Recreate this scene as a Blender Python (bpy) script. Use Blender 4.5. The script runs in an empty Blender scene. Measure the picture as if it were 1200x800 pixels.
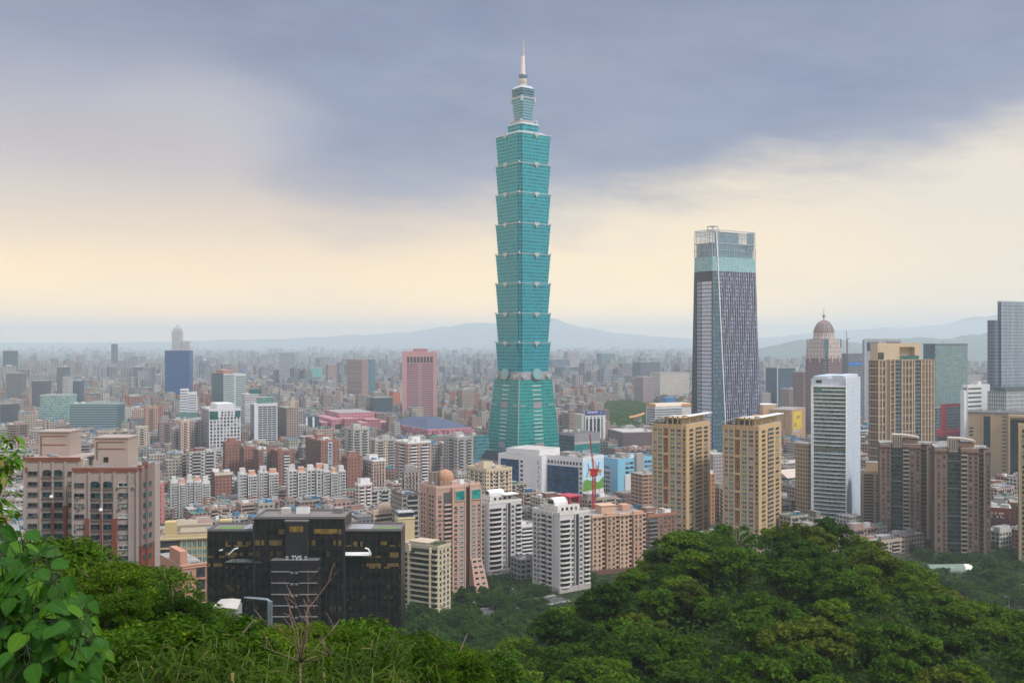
import bpy, math, random
import numpy as np
from math import sin, cos, tan, radians, pi, floor, atan2, sqrt
# ------------------------------------------------------------------ camera, sky, sun, exposure
scene = bpy.context.scene
COL = scene.collection
CAM_H = 150.0
cam_d = bpy.data.cameras.new("camera")
cam = bpy.data.objects.new("camera", cam_d)
COL.objects.link(cam)
cam.location = (0, 0, CAM_H)
cam.rotation_euler = (pi / 2, 0, 0)
cam_d.sensor_width = 36.0
cam_d.lens = 36.0
cam_d.clip_start = 0.1
cam_d.clip_end = 60000
scene.camera = cam
SUN_EL, SUN_AZ = radians(50), radians(122)       # azimuth clockwise from the viewing direction
sun_d = bpy.data.lights.new("sun", 'SUN')
sun_d.energy = 2.8
sun_d.angle = radians(9)
sun_d.color = (1.0, 0.945, 0.86)
sun = bpy.data.objects.new("sun", sun_d)
COL.objects.link(sun)
sun.location = (0, 0, 900)
sun.rotation_euler = (pi / 2 - SUN_EL, 0, pi - SUN_AZ)
vs = scene.view_settings
vs.view_transform = 'Standard'
vs.look = 'None'
vs.exposure = 0.1
vs.gamma = 1.0
vs.use_curve_mapping = False
scene.cycles.max_bounces = 6
scene.cycles.diffuse_bounces = 2
scene.cycles.glossy_bounces = 2
scene.cycles.transmission_bounces = 3
scene.cycles.transparent_max_bounces = 6
scene.cycles.volume_bounces = 3
scene.cycles.caustics_reflective = False
scene.cycles.caustics_refractive = False
scene.cycles.use_denoising = True
class NT:
 """small helper round a node tree"""
 def __init__(s, tree):
  s.t = tree
 def n(s, typ, **kw):
  nd = s.t.nodes.new(typ)
  for k, v in kw.items():
   setattr(nd, k, v)
  return nd
 def l(s, a, b):
  s.t.links.new(a, b)
 def put(s, sock, v):
  if hasattr(v, 'is_linked') or hasattr(v, 'links'):
   s.l(v, sock)
  else:
   sock.default_value = v
 def m(s, op, a, b=0.0, c=0.0, clamp=False):
  nd = s.n('ShaderNodeMath', operation=op, use_clamp=clamp)
  s.put(nd.inputs[0], a)
  s.put(nd.inputs[1], b)
  s.put(nd.inputs[2], c)
  return nd.outputs[0]
 def mr(s, v, a, b, c=0.0, d=1.0, smooth=True):
  nd = s.n('ShaderNodeMapRange', interpolation_type='SMOOTHSTEP' if smooth else 'LINEAR')
  for i, q in enumerate((v, a, b, c, d)):
   s.put(nd.inputs[i], q)
  return nd.outputs[0]
 def mix(s, f, a, b, blend='MIX'):
  nd = s.n('ShaderNodeMix', data_type='RGBA', blend_type=blend)
  s.put(nd.inputs[0], f)
  for sock, v in ((nd.inputs[6], a), (nd.inputs[7], b)):
   if isinstance(v, (tuple, list)) and len(v) == 3:
    v = (*v, 1)
   s.put(sock, v)
  return nd.outputs[2]
 def noise(s, vec, scale, detail=3, rough=0.55, dim='3D'):
  nd = s.n('ShaderNodeTexNoise', noise_dimensions=dim)
  if vec is not None:
   s.l(vec, nd.inputs['Vector'])
  nd.inputs['Scale'].default_value = scale
  nd.inputs['Detail'].default_value = detail
  nd.inputs['Roughness'].default_value = rough
  return nd.outputs[0]
 def comb(s, x, y, z=0.0):
  nd = s.n('ShaderNodeCombineXYZ')
  for i, q in enumerate((x, y, z)):
   s.put(nd.inputs[i], q)
  return nd.outputs[0]
 def sep(s, v):
  nd = s.n('ShaderNodeSeparateXYZ')
  s.l(v, nd.inputs[0])
  return nd.outputs
 def ramp(s, f, stops):
  nd = s.n('ShaderNodeValToRGB')
  e = nd.color_ramp.elements
  while len(e) < len(stops):
   e.new(0.5)
  for i, (p, c) in enumerate(stops):
   e[i].position = p
   e[i].color = (*c, 1)
  s.put(nd.inputs[0], f)
  return nd.outputs[0]
def lin(r, g, b):
 f = lambda c: (c / 255 / 12.92) if c <= 10 else ((c / 255 + 0.055) / 1.055) ** 2.4
 return (f(r), f(g), f(b))
# ---- world: overcast Nishita daylight under layered cloud
world = bpy.data.worlds.new("World")
scene.world = world
world.use_nodes = True
W = NT(world.node_tree)
world.node_tree.nodes.clear()
tc = W.n('ShaderNodeTexCoord')
X, Yv, Z = W.sep(tc.outputs['Generated'])
az = W.m('ARCTAN2', X, W.m('ABSOLUTE', Yv))
el = W.m('ARCSINE', Z)
zz = W.m('ADD', W.m('MAXIMUM', Z, 0.0), 0.16)
plane = W.comb(W.m('DIVIDE', X, zz), W.m('DIVIDE', Yv, zz))
n_big = W.noise(plane, 0.62, 4, 0.5)
n_mid = W.noise(plane, 2.1, 9, 0.6)
n_str = W.noise(W.comb(W.m('MULTIPLY', az, 4.0), W.m('ADD', W.m('MULTIPLY', el, 17.0), W.m('MULTIPLY', az, 1.6))), 1.7, 8, 0.6)
n_soft = W.noise(W.comb(W.m('MULTIPLY', az, 3.0), W.m('MULTIPLY', el, 8.0)), 1.5, 3, 0.5)
EB = [(-26.6, 12.3), (-22, 12.8), (-17.5, 13.4), (-14.5, 11.0), (-11.8, 8.6), (-8, 7.8), (-4.8, 8.0), (0, 8.2), (4.8, 7.8),
   (9.5, 8.3), (14, 9.0), (18.4, 9.5), (22, 10.0), (26.6, 10.9)]
fc = W.n('ShaderNodeFloatCurve')
W.put(fc.inputs['Value'], W.m('ADD', W.m('DIVIDE', az, 1.2), 0.5, clamp=True))
cv = fc.mapping.curves[0]
pts = [(0.0, 0.5)] + [(radians(a) / 1.2 + 0.5, e / 20.0) for a, e in EB] + [(1.0, 0.55)]
while len(cv.points) < len(pts):
 cv.points.new(0.5, 0.5)
for p, (x, y) in zip(cv.points, pts):
 p.location = (x, y)
fc.mapping.update()
eb = W.m('MULTIPLY', fc.outputs[0], radians(20))
wob = W.m('ADD', W.m('MULTIPLY', W.m('SUBTRACT', n_big, 0.5), radians(5.0)),
    W.m('ADD', W.m('MULTIPLY', W.m('SUBTRACT', n_mid, 0.5), radians(4.0)), W.m('MULTIPLY', W.m('SUBTRACT', n_str, 0.5), radians(5.0))))
dd = W.m('ADD', W.m('SUBTRACT', el, eb), wob)
soft = W.mr(az, radians(-4), radians(12), 3.8, 2.6)
mask = W.mr(W.m('DIVIDE', dd, soft), radians(-1.0), radians(1.0))
# right of the tower the cloud edge is crisper
# luminous low band
elr = W.m('DIVIDE', el, radians(14), clamp=True)
low_r = W.ramp(elr, [(0.0, (2.1, 1.42, 0.56)), (0.22, (1.32, 1.00, 0.56)), (0.5, (0.94, 0.79, 0.58)), (1.0, (0.68, 0.63, 0.60))])
low_l = W.ramp(elr, [(0.0, (2.2, 1.40, 0.46)), (0.2, (1.40, 0.99, 0.49)), (0.42, (0.86, 0.69, 0.51)), (0.66, (0.54, 0.48, 0.50)), (1.0, (0.37, 0.38, 0.48))])
low = W.mix(W.mr(az, radians(-9), radians(6)), low_l, low_r)
west = W.mr(az, radians(8), radians(27))
low = W.mix(W.m('MULTIPLY', west, 0.65), low, (0.84, 0.75, 0.63))
low = W.mix(W.mr(n_soft, 0.35, 0.75, 0.0, 0.22), low, (0.66, 0.66, 0.70))
# slate cloud deck
deck = W.mix(W.mr(n_mid, 0.3, 0.7), (0.195, 0.242, 0.385), (0.262, 0.315, 0.462))
deck = W.mix(W.mr(n_str, 0.45, 0.75, 0.0, 0.35), deck, (0.34, 0.38, 0.49))
deck = W.mix(W.mr(n_big, 0.42, 0.68, 0.0, 0.42), deck, (0.31, 0.35, 0.47))
lwarm = W.m('MULTIPLY', W.mr(az, radians(-9), radians(-22)), W.mr(el, radians(17.0), radians(10.5)))
deck = W.mix(W.m('MULTIPLY', lwarm, 0.55), deck, (0.56, 0.54, 0.60))
deck = W.mix(W.mr(el, radians(13), radians(20), 0.0, 0.35), deck, (0.165, 0.20, 0.31))
# pale break in the deck up to the left
bx = W.m('DIVIDE', W.m('SUBTRACT', az, radians(-16.0)), radians(6.0))
by = W.m('DIVIDE', W.m('SUBTRACT', el, radians(11.8)), radians(2.4))
br = W.m('ADD', W.m('MULTIPLY', bx, bx), W.m('MULTIPLY', by, by))
br = W.m('ADD', br, W.m('MULTIPLY', W.m('SUBTRACT', n_mid, 0.5), 2.4))
deck = W.mix(W.mr(br, 1.5, 0.0, 0.0, 0.5), deck, (0.56, 0.53, 0.56))
clouds = W.mix(mask, low, deck)
high = W.mr(el, radians(19), radians(42))
zen = W.mix(W.mr(n_big, 0.35, 0.65), (1.05, 1.10, 1.22), (1.55, 1.57, 1.66))
clouds = W.mix(high, clouds, zen)
sky = W.n('ShaderNodeTexSky', sky_type='NISHITA', sun_disc=False)
sky.sun_elevation = SUN_EL
sky.sun_rotation = SUN_AZ
sky.air_density = 1.5
sky.dust_density = 4.0
bg_sky = W.n('ShaderNodeBackground')
W.l(sky.outputs[0], bg_sky.inputs[0])
bg_sky.inputs[1].default_value = 0.08
bg_cl = W.n('ShaderNodeBackground')
W.l(clouds, bg_cl.inputs[0])
bg_cl.inputs[1].default_value = 1.0
mx = W.n('ShaderNodeMixShader')
mx.inputs[0].default_value = 0.94
W.l(bg_sky.outputs[0], mx.inputs[1])
W.l(bg_cl.outputs[0], mx.inputs[2])
wo = W.n('ShaderNodeOutputWorld')
W.l(mx.outputs[0], wo.inputs[0])
# ------------------------------------------------------------------ materials
MATS = {}
def new_mat(name):
 m = bpy.data.materials.new(name)
 m.use_nodes = True
 m.node_tree.nodes.clear()
 T = NT(m.node_tree)
 out = T.n('ShaderNodeOutputMaterial')
 p = T.n('ShaderNodeBsdfPrincipled')
 T.l(p.outputs[0], out.inputs[0])
 return m, T, p
def wall(name, col, rough=0.85, dirt=0.22, joint=0.0, band=0.0):
 """painted or tiled wall: blotches, rain streaks, optional panel joints (metres)"""
 if name in MATS:
  return MATS[name]
 m, T, p = new_mat(name)
 uv = T.n('ShaderNodeTexCoord').outputs['UV']
 geo = T.n('ShaderNodeNewGeometry')
 ux, uy, _ = T.sep(uv)
 big = T.noise(geo.outputs['Position'], 0.09, 4, 0.6)
 streak = T.noise(T.comb(T.m('MULTIPLY', ux, 1.6), T.m('MULTIPLY', uy, 0.06)), 1.0, 4, 0.65)
 f = T.m('ADD', T.mr(big, 0.35, 0.75, 0.0, dirt), T.mr(streak, 0.5, 0.8, 0.0, dirt))
 c = T.mix(f, (*col, 1), tuple(x * 0.45 + 0.02 for x in col))
 if joint:
  a = T.m('FRACT', T.m('DIVIDE', ux, joint))
  b = T.m('FRACT', T.m('DIVIDE', uy, joint))
  j = T.m('MAXIMUM', T.m('LESS_THAN', a, 0.04), T.m('LESS_THAN', b, 0.05))
  c = T.mix(T.m('MULTIPLY', j, 0.35), c, tuple(x * 0.5 for x in col))
 T.l(c, p.inputs['Base Color'])
 p.inputs['Roughness'].default_value = rough
 p.inputs['Specular IOR Level'].default_value = 0.25
 MATS[name] = m
 return m
def plain(name, col, rough=0.6, metal=0.0, spec=0.4, var=0.12):
 if name in MATS:
  return MATS[name]
 m, T, p = new_mat(name)
 geo = T.n('ShaderNodeNewGeometry')
 n = T.noise(geo.outputs['Position'], 0.35, 4, 0.6)
 T.l(T.mix(T.mr(n, 0.35, 0.7, 0.0, 1.0), (*[c * (1 - var) for c in col], 1), (*[min(1, c * (1 + var)) for c in col], 1)),
  p.inputs['Base Color'])
 p.inputs['Roughness'].default_value = rough
 p.inputs['Metallic'].default_value = metal
 p.inputs['Specular IOR Level'].default_value = spec
 MATS[name] = m
 return m
def glass(name, col, rough=0.1, var=0.35, spec=0.28, cell=(1.3, 1.2), reflected=None):
 """window glass: dark pane whose tone changes pane by pane"""
 if name in MATS:
  return MATS[name]
 m, T, p = new_mat(name)
 uv = T.n('ShaderNodeTexCoord').outputs['UV']
 ux, uy, _ = T.sep(uv)
 cx = T.m('FLOOR', T.m('DIVIDE', ux, cell[0]))
 cy = T.m('FLOOR', T.m('DIVIDE', uy, cell[1]))
 wn = T.n('ShaderNodeTexWhiteNoise', noise_dimensions='3D')
 oi = T.n('ShaderNodeObjectInfo')
 T.l(T.comb(cx, cy, T.m('MULTIPLY', oi.outputs['Random'], 91.0)), wn.inputs['Vector'])
 c = T.mix(wn.outputs[0], tuple(x * (1 - var) for x in col), tuple(min(1, x * (1 + var)) for x in col))
 if reflected:  # a share of panes coloured to imitate a reflection
  share, lc = reflected
  wn2 = T.n('ShaderNodeTexWhiteNoise', noise_dimensions='3D')
  T.l(T.comb(T.m('FLOOR', T.m('DIVIDE', ux, cell[0] * 3.1)), cy, 7.3), wn2.inputs['Vector'])
  f = T.m('GREATER_THAN', T.m('MULTIPLY', T.m('ADD', wn2.outputs[0], wn.outputs[0]), 0.5), 1 - share)
  c = T.mix(f, c, lc)
 T.l(c, p.inputs['Base Color'])
 p.inputs['Roughness'].default_value = rough
 p.inputs['Specular IOR Level'].default_value = spec
 MATS[name] = m
 return m
def facade(name, col, gl, bay=3.2, flo=3.3, fw=0.55, fh=0.5, line=0.0, linec=None, vline=0.0, rough=0.8, grough=0.25, var=0.6,
     dirt=0.2, obj_tint=False, spec=0.22):
 """a wall seen from far: rows of windows (bay x storey), optional storey line and vertical mullions"""
 if name in MATS:
  return MATS[name]
 m, T, p = new_mat(name)
 uv = T.n('ShaderNodeTexCoord').outputs['UV']
 ux, uy, _ = T.sep(uv)
 a = T.m('DIVIDE', ux, bay)
 b = T.m('DIVIDE', uy, flo)
 fa, fb = T.m('FRACT', a), T.m('FRACT', b)
 wa = T.m('LESS_THAN', T.m('ABSOLUTE', T.m('SUBTRACT', fa, 0.5)), fw / 2)
 wb = T.m('LESS_THAN', T.m('ABSOLUTE', T.m('SUBTRACT', fb, 0.5)), fh / 2)
 win = T.m('MULTIPLY', wa, wb)
 wn = T.n('ShaderNodeTexWhiteNoise', noise_dimensions='3D')
 oi = T.n('ShaderNodeObjectInfo')
 T.l(T.comb(T.m('FLOOR', a), T.m('FLOOR', b), T.m('MULTIPLY', oi.outputs['Random'], 57.0)), wn.inputs['Vector'])
 geo = T.n('ShaderNodeNewGeometry')
 big = T.noise(geo.outputs['Position'], 0.05, 4, 0.6)
 streak = T.noise(T.comb(T.m('MULTIPLY', ux, 0.9), T.m('MULTIPLY', uy, 0.04)), 1.0, 3, 0.6)
 base = (*col, 1)
 if obj_tint:
  base = oi.outputs['Color']
 f = T.m('ADD', T.mr(big, 0.35, 0.75, 0.0, dirt), T.mr(streak, 0.45, 0.8, 0.0, dirt))
 wc = T.mix(f, base, tuple(x * 0.4 for x in col))
 if line:
  wc = T.mix(T.m('LESS_THAN', fb, line), wc, linec)
 if vline:
  wc = T.mix(T.m('LESS_THAN', fa, vline), wc, linec or (0.7, 0.7, 0.7))
 gc = T.mix(wn.outputs[0], tuple(x * (1 - var) for x in gl), tuple(min(1, x * (1 + var)) for x in gl))
 T.l(T.mix(win, wc, gc), p.inputs['Base Color'])
 T.l(T.mr(win, 0, 1, rough, grough), p.inputs['Roughness'])
 p.inputs['Specular IOR Level'].default_value = spec
 MATS[name] = m
 return m
def foliage(name, dark, light, trans=0.3, gloss=0.08, veins=False):
 if name in MATS:
  return MATS[name]
 m = bpy.data.materials.new(name)
 m.use_nodes = True
 m.node_tree.nodes.clear()
 T = NT(m.node_tree)
 out = T.n('ShaderNodeOutputMaterial')
 geo = T.n('ShaderNodeNewGeometry')
 oi = T.n('ShaderNodeObjectInfo')
 big = T.noise(geo.outputs['Position'], 0.45, 3, 0.6)
 r = geo.outputs['Random Per Island']
 f = T.m('ADD', T.m('MULTIPLY', r, 0.45), T.m('ADD', T.m('MULTIPLY', oi.outputs['Random'], 0.45), T.m('MULTIPLY', T.m('SUBTRACT', big, 0.5), 1.5)), clamp=True)
 c = T.mix(f, dark, light)
 c = T.mix(T.m('GREATER_THAN', r, 0.985), c, (light[0] * 1.7, light[1] * 1.25, light[2]))
 if veins:
  vu, vv, _ = T.sep(T.n('ShaderNodeTexCoord').outputs['UV'])
  av = T.m('ABSOLUTE', vv)
  side = T.m('LESS_THAN', T.m('FRACT', T.m('MULTIPLY', T.m('SUBTRACT', vu, T.m('MULTIPLY', av, 0.55)), 6.0)), 0.10)
  vn = T.m('MAXIMUM', T.m('LESS_THAN', av, 0.014), T.m('MULTIPLY', side, 0.6))
  c = T.mix(T.m('MULTIPLY', vn, 0.55), c, (light[0] * 1.9, light[1] * 1.35, light[2] * 3))
  sp = T.noise(geo.outputs['Position'], 55.0, 3, 0.6)
  c = T.mix(T.mr(sp, 0.66, 0.74, 0.0, 0.6), c, (0.10, 0.085, 0.02))
 d = T.n('ShaderNodeBsdfPrincipled')
 T.l(c, d.inputs['Base Color'])
 d.inputs['Roughness'].default_value = 0.55 if gloss < 0.2 else 0.38
 d.inputs['Specular IOR Level'].default_value = gloss
 t = T.n('ShaderNodeBsdfTranslucent')
 T.l(T.mix(0.5, c, (light[0] * 1.2, light[1] * 1.3, light[2] * 0.3)), t.inputs[0])
 mx = T.n('ShaderNodeMixShader')
 mx.inputs[0].default_value = trans
 T.l(d.outputs[0], mx.inputs[1])
 T.l(t.outputs[0], mx.inputs[2])
 T.l(mx.outputs[0], out.inputs[0])
 MATS[name] = m
 return m
# ------------------------------------------------------------------ mesh builder
class MB:
 def __init__(s):
  s.v, s.f, s.m = [], [], []
 def quad(s, pts, mi=0):
  b = len(s.v)
  s.v += pts
  s.f.append(tuple(range(b, b + len(pts))))
  s.m.append(mi)
 def box(s, x0, x1, y0, y1, z0, z1, mi=0, top=None, bottom=False):
  b = len(s.v)
  s.v += [(x0, y0, z0), (x1, y0, z0), (x1, y1, z0), (x0, y1, z0), (x0, y0, z1), (x1, y0, z1), (x1, y1, z1), (x0, y1, z1)]
  q = [(0, 1, 5, 4), (1, 2, 6, 5), (2, 3, 7, 6), (3, 0, 4, 7), (4, 5, 6, 7), (3, 2, 1, 0)]
  for i, k in enumerate(q):
   s.f.append(tuple(b + j for j in k))
   s.m.append(top if (i == 4 and top is not None) else mi)
  return s
 def loft(s, rings, mi=0, top=None, cap=True):
  """rings: list of (polygon [(x,y)], z), counter-clockwise, all the same count"""
  b = len(s.v)
  n = len(rings[0][0])
  for poly, z in rings:
   s.v += [(x, y, z) for x, y in poly]
  for r in range(len(rings) - 1):
   for i in range(n):
    j = (i + 1) % n
    s.f.append((b + r * n + i, b + r * n + j, b + (r + 1) * n + j, b + (r + 1) * n + i))
    s.m.append(mi)
  if cap:
   t = b + (len(rings) - 1) * n
   s.f.append(tuple(range(t, t + n)))
   s.m.append(mi if top is None else top)
   s.f.append(tuple(range(b + n - 1, b - 1, -1)))
   s.m.append(mi)
  return s
 def cyl(s, cx, cy, z0, z1, r0, r1=None, n=12, mi=0, top=None):
  r1 = r0 if r1 is None else r1
  return s.loft([([(cx + r * cos(2 * pi * i / n), cy + r * sin(2 * pi * i / n)) for i in range(n)], z) for r, z in ((r0, z0), (r1, z1))], mi, top)
 def tube(s, pts, rad, n=6, mi=0):
  """round bar along a list of 3-D points; rad one number or one per point"""
  b = len(s.v)
  P = [np.array(p, float) for p in pts]
  R = rad if isinstance(rad, (list, tuple)) else [rad] * len(P)
  for i, p in enumerate(P):
   d = P[min(i + 1, len(P) - 1)] - P[max(i - 1, 0)]
   d = d / (np.linalg.norm(d) + 1e-9)
   a = np.cross(d, (0, 0, 1.0) if abs(d[2]) < 0.9 else (1.0, 0, 0))
   a /= np.linalg.norm(a)
   c = np.cross(d, a)
   for k in range(n):
    t = 2 * pi * k / n
    s.v.append(tuple(p + R[i] * (cos(t) * a + sin(t) * c)))
  for i in range(len(P) - 1):
   for k in range(n):
    j = (k + 1) % n
    s.f.append((b + i * n + k, b + i * n + j, b + (i + 1) * n + j, b + (i + 1) * n + k))
    s.m.append(mi)
  s.f.append(tuple(b + k for k in range(n - 1, -1, -1)))
  s.m.append(mi)
  s.f.append(tuple(b + (len(P) - 1) * n + k for k in range(n)))
  s.m.append(mi)
  return s
 def mesh(s, name, mats, smooth=False):
  me = bpy.data.meshes.new(name)
  me.from_pydata(s.v, [], s.f)
  for m in mats:
   me.materials.append(m)
  if len(mats) > 1:
   me.polygons.foreach_set('material_index', s.m)
  uvl = me.uv_layers.new(name='UVMap')
  uvs = []
  V = s.v
  for f in s.f:
   # Newell normal
   nx = ny = nz = 0.0
   for i in range(len(f)):
    a, b = V[f[i]], V[f[(i + 1) % len(f)]]
    nx += (a[1] - b[1]) * (a[2] + b[2])
    ny += (a[2] - b[2]) * (a[0] + b[0])
    nz += (a[0] - b[0]) * (a[1] + b[1])
   L = sqrt(nx * nx + ny * ny + nz * nz) or 1.0
   if abs(nz) / L > 0.72:
    for i in f:
     uvs += [V[i][0], V[i][1]]
   else:
    h = sqrt(nx * nx + ny * ny) or 1.0
    tx, ty = -ny / h, nx / h
    for i in f:
     uvs += [V[i][0] * tx + V[i][1] * ty, V[i][2]]
  uvl.data.foreach_set('uv', uvs)
  if smooth:
   me.polygons.foreach_set('use_smooth', [True] * len(me.polygons))
  me.update()
  return me
 def build(s, name, mats, parent=None, smooth=False):
  if not isinstance(mats, (list, tuple)):
   mats = [mats]
  return link(name, s.mesh(name, mats, smooth), parent)
def link(name, data, parent=None, loc=None, rz=0.0):
 o = bpy.data.objects.new(name, data)
 COL.objects.link(o)
 if parent is not None:
  o.parent = parent
 if loc is not None:
  o.location = loc
 if rz:
  o.rotation_euler = (0, 0, rz)
 return o
def tag(o, label=None, cat=None, group=None, kind=None):
 if label:
  o['label'] = label
 if cat:
  o['category'] = cat
 if group:
  o['group'] = group
 if kind:
  o['kind'] = kind
 return o
def at(px, py, Y):
 """the point at distance Y seen at photograph position (px, py)"""
 return ((px - 600) / 1200 * Y, Y, CAM_H + (400 - py) / 1200 * Y)
rng = random.Random(7)
# ------------------------------------------------------------------ the ground: one sheet from the hill under the camera to the far basin
TY = [0, 8, 20, 45, 75, 110, 150, 200, 240, 275, 330, 400, 480, 560, 700]
TT = {
 -400: [147, 145, 142, 138, 133, 126, 118, 105, 95, 88, 78, 60, 45, 25, 4],
 0:    [147, 145.5, 142, 136, 127, 117, 104, 90, 80, 74, 64, 44, 24, 8, 0],
 150:  [147, 145.5, 142, 135, 124, 111, 98, 84, 76, 70, 60, 40, 20, 6, 0],
 250:  [147, 145.5, 141, 134, 120, 106, 92, 76, 64, 54, 42, 26, 11, 2, 0],
 400: [147, 145.5, 140.5, 133, 121, 106, 90, 75, 60, 47, 32, 19, 7, 1, 0],
 500: [147, 145, 140, 132.5, 119, 104, 91, 77, 61, 46, 29, 14, 4, 0, 0],
 560: [147, 144.5, 139, 129, 114, 101, 92, 77.5, 62, 45, 27, 10, 0, 0, 0],
 600: [147, 144, 137.5, 125, 109, 98, 92, 80, 63, 45, 26, 8, 0, 0, 0],
 650:  [147, 144, 137, 123, 106, 95, 88, 88, 75, 55, 31, 10, 0, 0, 0],
 700:  [147, 144, 137, 123, 106, 95, 87, 87, 84, 67, 39, 14, 0, 0, 0],
 740:  [147, 144, 137, 123, 106, 95, 87, 86, 87, 79, 47, 18, 0, 0, 0],
 800:  [147, 144, 137, 123, 106, 95, 87, 87, 90, 90, 57, 21, 2, 0, 0],
 870:  [147, 144, 137, 123, 106, 95, 87, 89, 93, 95.5, 63, 25, 3, 0, 0],
 950:  [147, 144, 137, 123, 106, 95, 87, 89, 93, 95.5, 63, 25, 3, 0, 0],
 1010: [147, 144, 137, 123, 106, 95, 87, 88, 91, 91, 59, 23, 2, 0, 0],
 1050: [147, 144, 137, 123, 106, 95, 88, 88, 90, 87, 54, 20, 1, 0, 0],
 1110: [147, 144, 137, 123, 106, 95, 88, 88.5, 86, 78, 46, 16, 0, 0, 0],
 1150: [147, 144, 137, 123, 106, 95, 88, 88, 82, 69, 40, 12, 0, 0, 0],
 1200: [147, 144, 137, 123, 106, 95, 89, 86.5, 79, 65, 36, 9, 0, 0, 0],
 1600: [147, 144, 137, 123, 106, 95, 90, 84, 74, 58, 30, 6, 0, 0, 0],
}
TX = sorted(TT)
def hill_z(x, y):
 if y >= 700:
  return 0.0
 px = 600 + 1200 * x / max(y, 4.0)
 px = min(max(px, TX[0]), TX[-1] - 0.01)
 i = max(k for k in range(len(TX)) if TX[k] <= px)
 i = min(i, len(TX) - 2)
 t = (px - TX[i]) / (TX[i + 1] - TX[i])
 yy = min(max(y, 0), 699.9)
 j = max(k for k in range(len(TY)) if TY[k] <= yy)
 s = (yy - TY[j]) / (TY[j + 1] - TY[j])
 g = lambda k: TT[TX[k]][j] * (1 - s) + TT[TX[k]][j + 1] * s
 return g(i) * (1 - t) + g(i + 1) * t
def make_ground():
 m, T, p = new_mat('ground_cover')
 geo = T.n('ShaderNodeNewGeometry')
 pos = geo.outputs['Position']
 _, py_, pz = T.sep(pos)
 n1 = T.noise(pos, 0.012, 5, 0.65)
 n2 = T.noise(pos, 0.15, 5, 0.65)
 city = T.mix(T.mr(n2, 0.35, 0.65), (0.03, 0.03, 0.031), (0.085, 0.08, 0.075))
 city = T.mix(T.mr(n1, 0.5, 0.62), city, (0.03, 0.05, 0.02))
 soil = T.mix(T.mr(n2, 0.4, 0.65), (0.012, 0.022, 0.006), (0.035, 0.05, 0.014))
 T.l(T.mix(T.m('MAXIMUM', T.mr(pz, 0.5, 4.0), T.mr(py_, 760.0, 660.0)), city, soil), p.inputs['Base Color'])
 p.inputs['Roughness'].default_value = 0.95
 p.inputs['Specular IOR Level'].default_value = 0.1
 r = random.Random(3)
 us = np.linspace(-0.95, 0.95, 96)
 ys = [3, 6, 10, 16, 24, 34, 45, 58, 75, 92, 110, 130, 150, 170, 190, 205, 220, 235, 250, 265, 280, 300, 330, 365, 400, 440, 480, 520,
    560, 620, 700, 900, 1300, 2000, 3500, 6500, 11000, 18000, 28300]
 V, F = [], []
 # flat apron behind the camera
 for y in [-220, -40] + ys:
  for u in us:
   yy = max(y, 3)
   x = u * yy if y > 60 else u * (60 + 0.0 * y)
   z = hill_z(x, y) if y > 0 else (147 if y > -100 else 150.0)
   if 30 < y < 480 and z > 2:
    z += (sin(x * 0.21 + y * 0.13) + sin(x * 0.093 - y * 0.17 + 2)) * 0.7
   V.append((float(x), float(y), float(z)))
 n = len(us)
 for i in range(len(ys) + 1):
  for j in range(n - 1):
   a = i * n + j
   F.append((a, a + 1, a + n + 1, a + n))
 me = bpy.data.meshes.new('ground')
 me.from_pydata(V, [], F)
 me.materials.append(m)
 me.polygons.foreach_set('use_smooth', [True] * len(me.polygons))
 o = link('ground', me)
 tag(o, 'ground of the wooded hill and the flat city basin', kind='structure')
make_ground()
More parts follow.
